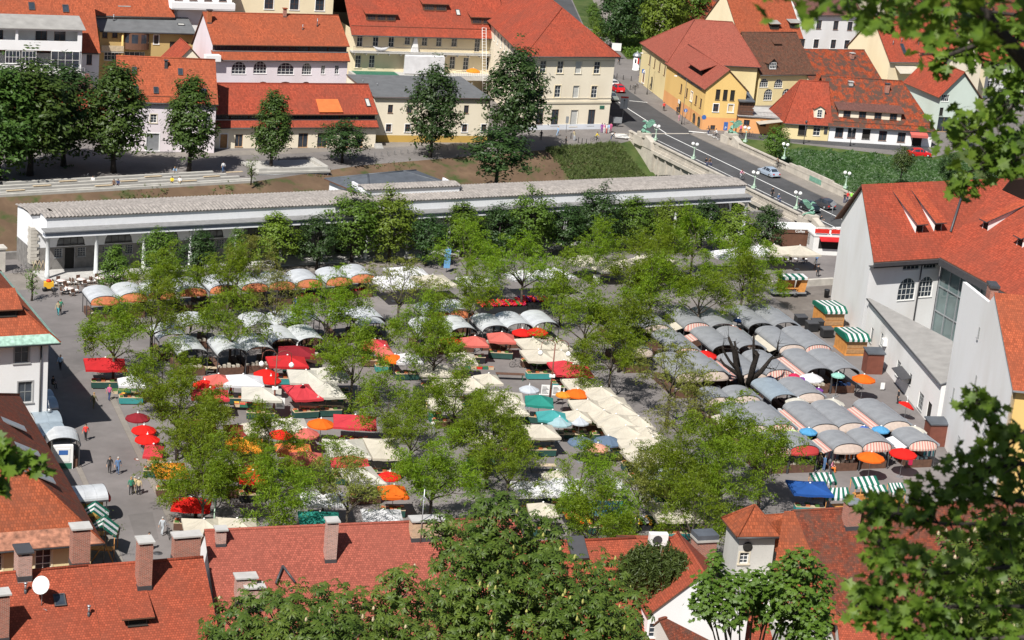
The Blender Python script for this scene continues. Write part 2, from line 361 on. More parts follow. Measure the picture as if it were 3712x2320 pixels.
class House:
    def __init__(s, name, label, cat, o, a, L_, D, zb, ze, wall, group=None, plinth=None):
        s.t = thing(name, label, cat, (o.x, o.y, 0), R(a), group); s.o = Vector((o.x, o.y, 0)); s.a = a; s.L = L_; s.D = D; s.zb = zb; s.ze = ze; s.wm = wall
        s.h = {'F': [], 'L': [], 'R': []}; s.roof_kind = None; s.plinth = plinth; s.mi = Matrix.Translation(s.o) @ Matrix.Rotation(R(a), 4, 'Z'); s.mi.invert()
        s.y0 = 0
    def loc(s, p, z=None, face=None, y=0.0):   # photo point -> local point at a height, on the front roof slope or on a facade
        d3 = s.mi.to_3x3() @ ray(p); c = s.mi @ CAM
        if face == 'F': t = (y-c.y)/d3.y
        elif face == 'R': t = (s.L-c.x)/d3.x
        elif face == 'L': t = (0-c.x)/d3.x
        elif z is not None: t = (z-c.z)/d3.z
        else:
            k = s.sl; t = (s.ze+k*(c.y-s.ry0)-c.z)/(d3.z-k*d3.y)
        return c+d3*t
    def fx(s, f, x, y=0.0):
        if f == 'F': return Vector((x, s.y0, 0)), 0
        if f == 'R': return Vector((s.L, x, 0)), R(90)
        return Vector((0, s.D-x, 0)), R(-90)
    def win(s, f, x, z, w, h, st='w', name='window'):
        s.h[f].append((x, z, w, h, STY[st][5])); fm, pm = winmesh(w, h, st)
        p, r = s.fx(f, x); o = link(name, fm, None, s.t, p+Vector((0, 0, z)), r); link('pane', pm, None, o); return o
    def winpx(s, f, p, w, h, st='w', name='window'):   # p = bottom centre in the photo
        q = s.loc(p, face=f); x = q.x if f == 'F' else (q.y if f == 'R' else s.D-q.y)
        lim = s.L if f == 'F' else s.D
        x = min(max(x, w/2+.2), lim-w/2-.2); z = min(max(q.z, s.zb+.05), s.ze-h-.1)
        for k in range(40):
            if all(abs(x-e[0]) > (w+e[2])/2+.05 or z > e[1]+e[3]+.05 or z+h < e[1]-.05 for e in s.h[f]): break
            x += .1
        return s.win(f, x, z, w, h, st, name)
    def row(s, f, x0, x1, n, z, w, h, st='w', name='window'):
        for i in range(n): s.win(f, x0+(x1-x0)*(i/(n-1) if n > 1 else .5), z, w, h, st, name)
    def facade(s, mb, f, width, z0, z1, m=0):
        H = s.h[f]; xs = sorted({0, width, *[round(e[0]-e[2]/2, 3) for e in H], *[round(e[0]+e[2]/2, 3) for e in H]})
        zs = sorted({z0, z1, *[round(e[1], 3) for e in H], *[round(e[1]+e[3], 3) for e in H]})
        if s.plinth and z0 < s.plinth[0] < z1: zs = sorted({*zs, s.plinth[0]})
        P = lambda x, z, d=0: ((x, s.y0+d, z) if f == 'F' else ((s.L-d, x, z) if f == 'R' else (d, s.D-x, z)))
        for i in range(len(xs)-1):
            for j in range(len(zs)-1):
                cx, cz = (xs[i]+xs[i+1])/2, (zs[j]+zs[j+1])/2
                if any(abs(cx-e[0]) < e[2]/2 and e[1] < cz < e[1]+e[3] for e in H): continue
                mm = 1 if (s.plinth and cz < s.plinth[0]) else m
                mb.poly([P(xs[i], zs[j]), P(xs[i+1], zs[j]), P(xs[i+1], zs[j+1]), P(xs[i], zs[j+1])], mm)
        for x, z, w, h, arch in H:
            a, b, d = x-w/2, x+w/2, .16
            mb.poly([P(a, z), P(a, z, d), P(b, z, d), P(b, z)], m)
            if arch:
                pts, zz = arc_pts(w, h)
                mb.poly([P(a, z+zz), P(a, z+zz, d), P(a, z, d), P(a, z)], m); mb.poly([P(b, z), P(b, z, d), P(b, z+zz, d), P(b, z+zz)], m)
                q = [(x+px, z+pz) for px, pz in pts]; mid = len(q)//2
                for i in range(len(q)-1):
                    mb.poly([P(*q[i]), P(*q[i], d), P(*q[i+1], d), P(*q[i+1])], m)
                    cnr = (a, z+h) if i < mid else (b, z+h); mb.poly([P(*q[i]), P(*q[i+1]), P(*cnr)], m)
                mb.poly([P(*q[mid]), P(b, z+h), P(a, z+h)], m)
            else:
                mb.poly([P(a, z+h), P(a, z+h, d), P(a, z, d), P(a, z)], m); mb.poly([P(b, z), P(b, z, d), P(b, z+h, d), P(b, z+h)], m); mb.poly([P(a, z+h), P(b, z+h), P(b, z+h, d), P(a, z+h, d)], m)
    def walls(s, gable=None, zr=None, ry=.5):
        mb = MB(); zb, ze, L_, D = s.zb, s.ze, s.L, s.D
        s.facade(mb, 'F', L_, zb, ze); s.facade(mb, 'R', D, zb, ze); s.facade(mb, 'L', D, zb, ze)
        mb.poly([(L_, D, zb), (0, D, zb), (0, D, ze), (L_, D, ze)])
        if gable == 'x':
            for x in (0, L_): mb.poly([(x, 0, ze), (x, D, ze), (x, D*ry, zr-.08)])
        if gable == 'y':
            for y in (0, D): mb.poly([(0, y, ze), (L_, y, ze), (L_*ry, y, zr-.08)])
        if gable == 'shed':
            for x in (0, L_): mb.poly([(x, 0, ze), (x, D, ze), (x, D, zr-.06)])
            mb.poly([(L_, D, ze), (0, D, ze), (0, D, zr-.06), (L_, D, zr-.06)])
        mats = [s.wm]+([s.plinth[1]] if s.plinth else []); return mb.build('wall', mats, s.t)
    def gable(s, zr, mat, ry=.5, oe=.45, og=.25, t=.16, ridge=True, x0=None, x1=None):
        D = s.D; yr = D*ry; s.sl = (zr-s.ze)/yr; s.ry0 = 0; s.zr = zr; sb = (zr-s.ze)/(D-yr)
        a = -og if x0 is None else x0; b = s.L+og if x1 is None else x1; mb = MB()
        mb.slab([(a, -oe, s.ze-s.sl*oe+t), (b, -oe, s.ze-s.sl*oe+t), (b, yr, zr+t), (a, yr, zr+t)], t, 0, 1)
        mb.slab([(a, yr, zr+t), (b, yr, zr+t), (b, D+oe, s.ze-sb*oe+t), (a, D+oe, s.ze-sb*oe+t)], t, 0, 1)
        if ridge: mb.tube([(a, yr, zr+t-.02), (b, yr, zr+t-.02)], .13, 8, 0)
        s.roof = mb.build('roof', [mat, 'frame_brown'], s.t); s.gut(a, b, -oe-.06, s.ze-s.sl*oe+.02); return s.roof
    def gable_y(s, zr, mat, rx=.5, oe=.4, og=.3, t=.16):
        xr = s.L*rx; sl = (zr-s.ze)/xr; sr = (zr-s.ze)/(s.L-xr); a = -og; b = s.D+og; mb = MB()
        mb.slab([(-oe, a, s.ze-sl*oe+t), (xr, a, zr+t), (xr, b, zr+t), (-oe, b, s.ze-sl*oe+t)], t, 0, 1)
        mb.slab([(xr, a, zr+t), (s.L+oe, a, s.ze-sr*oe+t), (s.L+oe, b, s.ze-sr*oe+t), (xr, b, zr+t)], t, 0, 1)
        mb.tube([(xr, a, zr+t-.02), (xr, b, zr+t-.02)], .12, 8, 0)
        s.roof = mb.build('roof', [mat, 'frame_brown'], s.t); return s.roof
    def hip(s, zr, mat, inl=None, inr=None, ry=.5, oe=.5, t=.16, yin=None, mat2=None):
        L_, D = s.L, s.D; yr = D*ry; s.sl = (zr-s.ze)/yr; s.ry0 = 0; mb = MB(); k = s.sl*oe; z = s.ze-k+t
        A, B, C_, E = (-oe, -oe, z), (L_+oe, -oe, z), (L_+oe, D+oe, z), (-oe, D+oe, z)
        if yin is not None:      # ridge runs front to back
            P, Q = (L_/2, yin, zr+t), (L_/2, D+oe, zr+t); s.sl = (zr-s.ze)/yin
            fs = [[A, B, P], [B, C_, Q, P], [E, A, P, Q]]; rd = [(P, Q), (A, P), (B, P)]
        else:
            P, Q = (inl if inl is not None else -oe, yr, zr+t), (L_-inr if inr is not None else L_+oe, yr, zr+t)
            fs = [[A, B, Q, P], [C_, E, P, Q]]; rd = [(P, Q)]
            if inl is not None: fs.append([E, A, P]); rd += [(A, P), (E, P)]
            if inr is not None: fs.append([B, C_, Q]); rd += [(B, Q), (C_, Q)]
        for f in fs: mb.slab(f, t, 2 if mat2 and B in f and A not in f else 0, 1)
        for p, q in rd: mb.tube([p, q], .12, 6, 0)
        s.roof = mb.build('roof', [mat, 'frame_brown']+([mat2] if mat2 else []), s.t); s.gut(-oe, L_+oe, -oe-.06, z-.1); return s.roof
    def shed(s, zr, mat, oe=.35, og=.2, t=.14, fm='metal_dark'):
        s.sl = (zr-s.ze)/s.D; s.ry0 = 0; mb = MB()
        mb.slab([(-og, -oe, s.ze-s.sl*oe+t), (s.L+og, -oe, s.ze-s.sl*oe+t), (s.L+og, s.D+.1, zr+t), (-og, s.D+.1, zr+t)], t, 0, 1)
        s.roof = mb.build('roof', [mat, fm], s.t); s.gut(-og, s.L+og, -oe-.05, s.ze-s.sl*oe); return s.roof
    def gut(s, a, b, y, z):
        mb = MB(); mb.tube([(a, y, z), (b, y, z)], .075, 6); mb.build('gutter', 'metal_dark', s.t)
    def part(s, name, mb, mats, parent=None): return mb.build(name, mats, parent or s.t)
    def chimney(s, q, w, d, h, mat='brick', cap='concrete', down=1.2):  # q local point on the roof
        mb = MB(); mb.box(q.x-w/2, q.x+w/2, q.y-d/2, q.y+d/2, q.z-down, q.z+h); mb.box(q.x-w/2-.03, q.x+w/2+.03, q.y-d/2-.03, q.y+d/2+.03, q.z-.25, q.z+.12, 1)
        c = mb.build('chimney', [mat, 'metal_dark'], s.roof)
        m2 = MB(); m2.box(q.x-w/2-.12, q.x+w/2+.12, q.y-d/2-.12, q.y+d/2+.12, q.z+h+.2, q.z+h+.32)
        for sx in (-1, 1):
            for sy in (-1, 1): m2.box(q.x+sx*(w/2-.12)-.1, q.x+sx*(w/2-.12)+.1, q.y+sy*(d/2-.12)-.1, q.y+sy*(d/2-.12)+.1, q.z+h, q.z+h+.2, 1)
        m2.build('chimney_cap', [cap, mat], s.roof); return c
    def skylight(s, q, w=.8, h=1.2, pane='glass'):
        n = Vector((0, -s.sl, 1)).normalized(); u = Vector((0, 1, s.sl)).normalized(); x = Vector((1, 0, 0)); o = Vector(q)+n*.17
        mb = MB(); fr = .09
        for (a, b, c, d) in ((-w/2, -w/2+fr, 0, h), (w/2-fr, w/2, 0, h), (-w/2+fr, w/2-fr, 0, fr), (-w/2+fr, w/2-fr, h-fr, h)):
            mb.prism([o+x*a+u*c, o+x*b+u*c, o+x*b+u*d, o+x*a+u*d], n*.12)
        f = mb.build('skylight', 'metal_dark', s.roof); p = MB(); p.poly([o+x*(-w/2+fr)+u*fr+n*.06, o+x*(w/2-fr)+u*fr+n*.06, o+x*(w/2-fr)+u*(h-fr)+n*.06, o+x*(-w/2+fr)+u*(h-fr)+n*.06]); p.build('pane', pane, f)
    def dormer(s, q, w, h, roofmat, wall='frame_brown', pitch=.25, st='strip', nwin=1, wh=None, over=.35, side=None):
        """shed dormer: front wall at local q (bottom centre), roof runs back into the slope"""
        depth = h/(max(.05, s.sl-pitch)); z0, z1 = q.z+.1, q.z+.1+h; x0, x1 = q.x-w/2, q.x+w/2; mb = MB()
        mb.poly([(x0, q.y, z0-.3), (x1, q.y, z0-.3), (x1, q.y, z1), (x0, q.y, z1)])
        for x in (x0, x1): mb.poly([(x, q.y, z0-.3), (x, q.y, z1), (x, q.y+depth, z1+pitch*depth)], 1)
        d = mb.build('dormer', [wall, side or wall], s.t); m2 = MB(); t = .12
        m2.slab([(x0-over, q.y-over, z1-pitch*over+t), (x1+over, q.y-over, z1-pitch*over+t), (x1+over, q.y+depth, z1+pitch*depth+t), (x0-over, q.y+depth, z1+pitch*depth+t)], t, 0, 1)
        m2.build('dormer_roof', [roofmat, 'frame_brown'], d); wh = wh or (w/nwin*.82, h*.72)
        for i in range(nwin):
            fm, pm = winmesh(wh[0], wh[1], st); x = x0+w*(i+.5)/nwin
            o = link('window', fm, None, d, Vector((x, q.y-.17, z0+(h-wh[1])*.45))); o2 = link('window_pane', pm, None, d, Vector((x, q.y-.17, z0+(h-wh[1])*.45)))
    def gdormer(s, q, w, h, roofmat, wall='wall_cream', st='w', wh=(.7, 1.1), rise=.6):
        depth = (h+rise)/s.sl; z0, z1 = q.z+.08, q.z+.08+h; x0, x1 = q.x-w/2, q.x+w/2; mb = MB(); pk = (q.x, q.y, z1+rise)
        mb.poly([(x0, q.y, z0-.3), (x1, q.y, z0-.3), (x1, q.y, z1), pk, (x0, q.y, z1)])
        for x in (x0, x1): mb.poly([(x, q.y, z0-.3), (x, q.y, z1), (x, q.y+h/s.sl, z1)])
        d = mb.build('dormer', [wall], s.t); m2 = MB(); o = .15
        for sx, x in ((-1, x0), (1, x1)):
            e = x+sx*o; k = rise/(w/2); m2.slab([(e, q.y-.2, z1-k*o+.1), (q.x, q.y-.2, z1+rise+.1), (q.x, q.y+depth, z1+rise+.1), (e, q.y+(z1-k*o-q.z)/s.sl, z1-k*o+.1)], .1, 0, 1)
        m2.build('dormer_roof', [roofmat, 'frame_brown'], d); fm, pm = winmesh(wh[0], wh[1], st)
        link('window', fm, None, d, Vector((q.x, q.y-.17, z0+.15))); link('window_pane', pm, None, d, Vector((q.x, q.y-.17, z0+.15)))
    def vent(s, q, h=.7, r=.09):
        mb = MB(); mb.tube([q-Vector((0, 0, .1)), q+Vector((0, 0, h*.5))], r, 8, 1); mb.tube([q+Vector((0, 0, h*.5)), q+Vector((0, 0, h))], r*.75, 8, 0); mb.tube([q+Vector((0, 0, h)), q+Vector((0, 0, h+.12))], r*1.2, 8, 0)
        mb.build('roof_vent', ['metal_grey', 'metal_dark'], s.roof)
    def guards(s, n=1, z=.45):
        mb = MB()
        for k in range(n):
            y = k*1.2+.2; zz = s.ze+s.sl*y+.3; mb.tube([(0, y, zz), (s.L, y, zz)], .035, 4)
            for i in range(int(s.L/1.1)+1): mb.box(i*1.1-.02, i*1.1+.02, y-.02, y+.02, zz-.2, zz)
        mb.build('snow_guard', 'frame_brown', s.t)
def balustrade(p, x0, x1, y, z, h=1.0, step=.15, name='railing', mat='metal_dark', parent=None):
    mb = MB(); mb.tube([(x0, y, z+h), (x1, y, z+h)], .03, 4); mb.tube([(x0, y, z+.1), (x1, y, z+.1)], .02, 4)
    n = int(abs(x1-x0)/step)
    for i in range(n+1): x = x0+(x1-x0)*i/n; mb.box(x-.012, x+.012, y-.012, y+.012, z, z+h)
    return mb.build(name, mat, parent or p)
# ---------------------------------------------------------------- the far bank
def mk(name, label, cat, pa, pb, z, D, zb, ze, wall, a=None, ext=(0, 0), group=None, plinth=None):
    A, B = G(pa, z), G(pb, z); A.z = B.z = 0
    if a is None: a = ang(A, B)
    Ln = (B-A).dot(dirv(a)); A = A-dirv(a)*ext[0]
    return House(name, label, cat, A, a, Ln+ext[0]+ext[1], D, zb, ze, wall, group, plinth)
# small white house with the plain orange roof
h = mk('town_house', 'white house with steep orange roof, six skylights and a grey roll door', 'house', T(0, 0, 1130, 930), T(0, 0, 2045, 962), 8.0, 10, 0, 8.0, 'wall_lilac')
h.winpx('F', T(0, 0, 1450, 1160), .95, 1.3, 'wt'); h.winpx('F', T(0, 0, 1440, 1425), 1.9, 2.7, 'ddoor', 'garage_door'); h.winpx('F', T(0, 0, 1960, 1160), .95, 1.3, 'wt'); h.winpx('F', T(0, 0, 1700, 1160), .95, 1.3, 'wt')
h.walls('x', 13.4, .5); h.gable(13.4, 'roof_orange')
for x, y in ((1270, 700), (1705, 715), (1285, 885), (1475, 890), (1725, 895), (1930, 905)): h.skylight(h.loc(T(0, 0, x, y)), .75, 1.15)
h.chimney(h.loc(T(0, 0, 1567, 640)), .45, .45, .9, 'metal_dark', 'metal_dark'); h.guards(1)
# shop building with the ribbon of dormers
def mansard_house(name, label, pa, pb, z, D, zb, z1, z2, z3, zr, wall, roof, setb, pane, ext=(0, 0), a=None):
    h = mk(name, label, 'house', pa, pb, z, D, zb, z1, wall, ext=ext, a=a); h.setb = (z1, z2, z3, zr); return h
def mansard_roof(h, z2, z3, zr, roof, n, wallm='wall_cream', o1=.5, back=.9, fm='wood', ridge=.55):
    """lower pent roof, a ribbon of windows, and the main roof above it"""
    L_, D, z1 = h.L, h.D, h.ze; mb = MB(); t = .15
    mb.slab([(-.25, -o1, z1-.15+t), (L_+.25, -o1, z1-.15+t), (L_+.25, back, z2+t), (-.25, back, z2+t)], t, 0, 1)
    yr = D*ridge; h.sl = (zr-z3)/(yr-back); h.ry0 = back; h.ze2 = h.ze; h.ze = z3; o = .7
    mb.slab([(-.25, back-o, z3-h.sl*o+t), (L_+.25, back-o, z3-h.sl*o+t), (L_+.25, yr, zr+t), (-.25, yr, zr+t)], t, 0, 1)
    mb.slab([(-.25, yr, zr+t), (L_+.25, yr, zr+t), (L_+.25, D+.4, z1+t), (-.25, D+.4, z1+t)], t, 0, 1); mb.tube([(-.25, yr, zr+t), (L_+.25, yr, zr+t)], .13, 8)
    h.roof = mb.build('roof', [roof, 'frame_brown'], h.t)
    w = MB()
    for x in (0, L_): w.poly([(x, 0, z1), (x, D, z1), (x, yr, zr), (x, back, z3), (x, back, z2)])
    w.build('gable_wall', wallm, h.t); h.gut(-.2, L_+.2, -o1-.05, z1-.1)
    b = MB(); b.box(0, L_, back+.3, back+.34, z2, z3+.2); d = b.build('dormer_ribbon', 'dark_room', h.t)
    fw = L_/n; fme, pme = winmesh(fw*.96, max(.5, z3-z2-.1), 'strip')
    for i in range(n):
        q = link('window', fme, None, h.t, Vector((fw*(i+.5), back, z2+.12))); link('pane', pme, None, q)
    bb = MB(); bb.box(-.1, L_+.1, back-.25, back+.1, z2, z2+.12); bb.build('sill', 'metal_grey', h.t)
h = mk('shop_house', 'low cream shop under a red roof with a long dormer ribbon and an orange awning', 'house', T(0, 0, 2012, 1200), T(1, 0, 1138, 1196), 3.4, 10, 0, 3.4, 'wall_creampale')
h.winpx('F', T(0, 0, 2110, 1405), 1.15, 2.2, 'door', 'door'); h.winpx('F', T(0, 0, 2255, 1388), 1.25, 2.0, 'shop'); h.winpx('F', T(0, 0, 2450, 1360), 1.25, 1.7, 'shop')
h.winpx('F', T(1, 0, 440, 1405), 1.6, 2.3, 'shop'); h.winpx('F', T(1, 0, 620, 1400), 1.6, 2.3, 'shop'); h.winpx('F', T(1, 0, 830, 1400), 1.6, 2.2, 'shop'); h.winpx('F', T(1, 0, 970, 1390), 1.2, 2.2, 'shop')
h.walls(); mansard_roof(h, 4.3, 5.7, 9.0, 'roof_red', 9, 'wall_creampale')
q = h.loc(T(1, 0, 690, 1030)); m = MB(); m.slab([(q.x-2, .2, 5.75), (q.x+2, .2, 5.75), (q.x+1.85, 2.6, 7.3), (q.x-1.85, 2.6, 7.3)], .08); m.build('awning', 'cloth_coral', h.t)
h.skylight(h.loc(T(1, 0, 1065, 1015)), .75, 1.7, 'glass_blind')
m = MB()
for i in range(4): m.box(h.L-.2, h.L+1.1, -.25-.28*i, .05-.28*i, 0, .64-.16*i)
m.build('steps', 'concrete', h.t)
# cream annex with the flat grey roof
h = mk('annex_building', 'cream two-storey building with a flat grey roof and mustard plinth behind street lamp', 'house', T(1, 0, 1120, 912), T(1, 0, 2110, 927), 7.5, 15, 0, 7.4, 'wall_creampale', ext=(0, 2.0), plinth=(1.15, 'wall_mustard'))
for x, y in ((1268, 1068), (1450, 1070), (1985, 1072)): h.winpx('F', T(1, 0, x, y), .85, 1.35, 'b')
for x, y in ((1250, 1245), (1430, 1245), (1968, 1245), (2150, 1245)): h.winpx('F', T(1, 0, x, y), .9, 1.25, 'bt')
h.walls('shed', 7.9); h.shed(7.9, 'roof_felt', fm='frame_brown')
h.vent(h.loc(T(1, 0, 1010, 785)), .4); h.vent(h.loc(T(1, 0, 1145, 815)), .4)
# lilac house with arched windows
h = mk('arcaded_house', 'lilac house with arched windows, dark ribbon attic and weathered orange roof', 'house', T(0, 0, 2075, 560), T(1, 0, 868, 572), 9.6, 12, 0, 9.6, 'wall_lilac', ext=(1, 0))
for x, y, w in ((2255, 700, 2.5), (2455, 695, 2.3)): h.winpx('F', T(0, 0, x, y), w, 2.1, 'wa')
for x, y, w in ((278, 705, 2.9), (477, 705, 1.7)): h.winpx('F', T(1, 0, x, y), w, 2.0, 'wa')
for x, y in ((632, 700), (762, 700)): h.winpx('F', T(1, 0, x, y), .75, 1.5, 'w')
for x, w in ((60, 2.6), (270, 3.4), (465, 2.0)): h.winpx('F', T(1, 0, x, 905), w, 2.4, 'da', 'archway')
h.walls(); mansard_roof(h, 10.8, 12.3, 16.0, 'roof_orange', 7, 'wall_lilac')
h.chimney(h.loc(T(0, 0, 1975, 215)), .7, .7, 1.9, 'valance_rust', 'metal_dark', 1.5); h.chimney(h.loc(T(1, 0, 270, 160)), .55, .5, 1.2, 'brick', 'roof_orange')
h.vent(h.loc(T(1, 0, 440, 290)), .9); h.vent(h.loc(T(1, 0, 577, 260)), 1.4)
m = MB(); m.box(-1.6, .9, -1.1, .3, 9.4, 10.4); m.build('terrace', 'wall_white', h.t)
# the ochre house with the curved bay under a felt roof
h = mk('bay_house', 'weathered ochre house with dark curved bay under a flat grey felt roof', 'house', T(0, 0, 945, 268), T(0, 0, 1840, 300), 11.4, 11, 0, 11.2, 'wall_ochre', a=22)
h.winpx('F', T(0, 0, 990, 350), .9, 1.3, 'b'); h.winpx('F', T(0, 0, 1085, 355), .9, 1.2, 'b'); h.winpx('F', T(0, 0, 1475, 415), .8, 1.5, 'bt'); h.winpx('F', T(0, 0, 1640, 475), 1.4, 1.5, 'strip'); h.winpx('F', T(0, 0, 1740, 478), 1.4, 1.5, 'strip')
h.winpx('F', T(0, 0, 1050, 570), 2.4, 1.6, 'wide'); h.winpx('F', T(0, 0, 1270, 572), 3.4, 1.5, 'wide')
h.walls('shed', 13.6); h.shed(13.6, 'roof_felt', oe=.9)
m = MB(); q = h.loc(T(0, 0, 1290, 430), face='F'); bx = q.x
pts = [(bx+2.1*math.cos(math.pi+math.pi*i/12), 0-1.2*math.sin(math.pi*i/12)) for i in range(13)]
for i in range(12):
    a, b = pts[i], pts[i+1]; m.poly([(*a, 8.1), (*b, 8.1), (*b, 9.2), (*a, 9.2)], 0); m.poly([(*a, 9.2), (*b, 9.2), (*b, 10.7), (*a, 10.7)], 1 if i % 3 else 0); m.poly([(*a, 10.7), (*b, 10.7), (*b, 10.9), (*a, 10.9)], 0)
m.poly([(*p, 8.1) for p in pts][::-1]); m.poly([(*p, 10.9) for p in pts]); m.build('bay_window', ['frame_brown', 'glass'], h.t)
m = MB(); m.box(.2, bx-2.3, -.9, .1, 7.5, 7.75); m.box(.2, bx-2.3, -.95, -.88, 7.75, 8.7, 1); m.build('balcony', ['stone_white', 'wood_pale'], h.t)
m = MB(); m.tube([(bx-2.5, -.6, 5), (bx-2.5, -.6, 11)], .17, 8); m.build('post', 'wall_yellow', h.t)
h.chimney(h.loc(T(0, 0, 1165, 150)), 1.9, 1.1, 1.5, 'brick_pale', 'concrete'); h.chimney(h.loc(T(0, 0, 1640, 165)), 1.0, 1.0, 1.0, 'wall_grey', 'concrete'); h.vent(h.loc(T(0, 0, 1073, 205)), 1.1, .13)
h.skylight(h.loc(T(0, 0, 1715, 250)), 1.2, .8, 'glass_blind')
# white house with the glazed balconies
A = Vector((-71.9, 341.3, 0))-dirv(23)*29
h = House('balcony_house', 'large white house with glazed balconies and a broad orange roof with two skylights', 'house', A, 23, 29, 18, 0, 9.0, 'wall_white')
h.winpx('F', T(0, 0, 842, 610), .9, 1.7, 'b'); h.walls('x', 18); h.gable(18, 'roof_orange', og=.1)
for x, y in ((302, 100), (623, 122)): h.skylight(h.loc(T(0, 0, x, y)), 1.0, 1.5)
BX1 = 29-3.6; m = MB()
m.box(0, BX1, -3.6, -.02, 5.9, 6.1); m.box(0, BX1, -3.6, -3.45, 6.1, 7.3); m.box(0, BX1, -3.6, -.02, 9.5, 9.6); m.box(0, BX1, -3.6, -3.45, 9.6, 11.1); m.box(0, BX1, -.3, .1, 9.0, 13.6); m.box(BX1-.25, BX1, -3.45, -.02, 5.9, 13); m.box(BX1-10.6, BX1-10.2, -3.6, -3.3, 11.1, 12.7); m.box(BX1-.7, BX1, -3.6, -3.45, 11.1, 12.7); m.box(BX1-22, BX1-21.4, -3.6, -3.3, 11.1, 12.7); m.box(0, BX1, -3.62, -3.42, 12.7, 13)
m.build('balcony', 'wall_white', h.t)
m = MB(); m.slab([(-.3, -4.1, 13.15), (BX1+.5, -4.1, 13.15), (BX1+.2, .6, 14.6), (-.3, .6, 14.6)], .12); m.build('balcony_roof', 'roof_lean', h.t)
for i in range(6):
    if i == 2: continue
    fme, pme = winmesh(2.3, 2.1, 'wide'); q = link('window', fme, None, h.t, Vector((BX1-8.4-2.6*i, -3.65, 7.3))); link('pane', pme, None, q)
fme, pme = winmesh(4.6, 2.9, 'wide'); q = link('conservatory', fme, None, h.t, Vector((BX1-2.6, -3.75, 6.6))); link('pane', pme, None, q)
balustrade(h.t, BX1-5.2, BX1+.3, -5.0, 5.9, 1.2, .4, 'railing', 'frame_white'); m = MB(); m.box(BX1-5.3, BX1+.4, -5.1, -3.61, 5.75, 5.9); m.build('terrace', 'concrete', h.t)
for x in (BX1-3, BX1-6, BX1-13, BX1-19): fme, pme = winmesh(1.8, 1.6, 'b'); q = link('window', fme, None, h.t, Vector((x, -.47, 10.6))); link('pane', pme, None, q)
# brown pent roof and red lean-to below it
h = mk('shed_house', 'low shed with a brown boarded roof half hidden behind the trees', 'shed', T(0, 0, 560, 830), T(0, 0, 870, 830), 4.3, 5, 0, 4.2, 'wall_buff', a=22, ext=(4, 0)); h.walls('shed', 5.6); h.shed(5.6, 'roof_brownplain')
h = mk('lean_to_house', 'small red tiled lean-to house behind the dense tree clump', 'house', T(0, 0, 480, 1060), T(0, 0, 850, 890), 3.2, 7, 0, 3.0, 'wall_buff', a=22, ext=(6, 0)); h.walls('x', 5.6); h.gable(5.6, 'roof_red')
# red wedge and slate pavilion between
h = mk('gabled_annex', 'narrow annex with bright red pointed roof and small vents', 'house', T(0, 0, 1640, 600), T(0, 0, 1945, 605), 8.4, 8, 0, 8.2, 'wall_creampale', a=22); h.walls('y', 11.0); h.gable_y(11.0, 'roof_red')
h = mk('slate_roofed_annex', 'dark slate lean-to roof joined to the lilac house', 'house', T(0, 0, 2060, 800), T(0, 0, 2310, 805), 5.4, 11, 0, 5.2, 'wall_grey', a=22); h.walls('shed', 9.2); h.shed(9.2, 'roof_slate'); h.skylight(h.loc(T(0, 0, 2210, 800)), .9, .9)
# cream house behind the lilac one
h = House('tall_cream_house', 'cream house rising behind the weathered orange roof with framed brown windows', 'house', G(T(1, 0, -330, 100), 13.5).xy.to_3d(), 24, 20.5, 12, 0, 19, 'wall_cream')
for x, y in ((120, 85), (360, 92), (600, 100)): h.winpx('F', T(1, 0, x, y), 1.6, 2.0, 'bt')
for x, y in ((120, 85), (360, 92), (600, 100)): q = h.loc(T(1, 0, x, y), face='F'); h.win('F', min(max(q.x, 1), 19), q.z-3.6, 1.5, 1.8, 'bt')
h.walls('x', 24); h.gable(24, 'roof_red')
h = House('white_terrace_house', 'white house with a lattice balcony above the weathered orange roof', 'house', G(T(0, 0, 1600, 60), 14.5).xy.to_3d(), 24, 11, 9, 0, 18, 'wall_white')
for i in range(4): h.win('F', 1.6+2.6*i, 15.6, 1.4, 1.8, 'b')
h.walls('x', 22); h.gable(22, 'roof_red'); m = MB(); m.box(0, 11.2, -1.6, 0, 14.3, 14.5); m.box(0, 11.2, -1.65, -1.58, 14.5, 15.5); m.box(11.1, 11.2, -1.6, 0, 14.5, 15.5); m.build('balcony', 'wall_white', h.t)
h = House('red_roofed_house', 'red roof peeping over the grey felt roof between two white houses', 'house', G(T(0, 0, 880, 110), 13.6).xy.to_3d()+dirv(113)*1.2, 24, 14, 9, 0, 13.2, 'wall_buff'); h.walls('x', 18); h.gable(18, 'roof_orange')
# the big cream corner house with its gallery wing
h = House('gallery_wing', 'cream house wing with iron gallery balconies under a bright red roof with dormers', 'house', Vector((-33.8, 375.4, 0)), 22.6, 30, 17, 0, 11.0, 'wall_cream')
for x, y in ((977, 440), (1127, 440), (1275, 445), (1428, 422), (1590, 432), (1725, 438), (1870, 440), (2085, 490), (2300, 452)): h.winpx('F', T(1, 0, x-0, y), 1.05, 2.5, 'wtb')
for x, y in ((960, 640), (1090, 640), (1705, 640), (1850, 650), (1978, 660), (2195, 660), (2285, 665)): h.winpx('F', T(1, 0, x, y), 1.05, 2.3, 'wtb')
h.walls(None); h.gable(19.0, 'roof_red', oe=1.2)
for x, y, w in ((1180, 205, 5.6), (1690, 110, 4.6), (2135, 235, 4.2)): h.dormer(h.loc(T(1, 0, x, y)), w, 1.35, 'roof_red', 'frame_brown', .28, 'strip', 2 if w < 5 else 3)
h.skylight(h.loc(T(1, 0, 1912, 150)), .8, 1.3, 'glass_blind'); h.guards(1)
m = MB(); m.box(-.1, 29.9, -1.7, 0, 6.85, 7.05)
for i in range(14): m.box(.4+2.2*i, .5+2.2*i, -1.6, -.02, 6.5, 6.85)
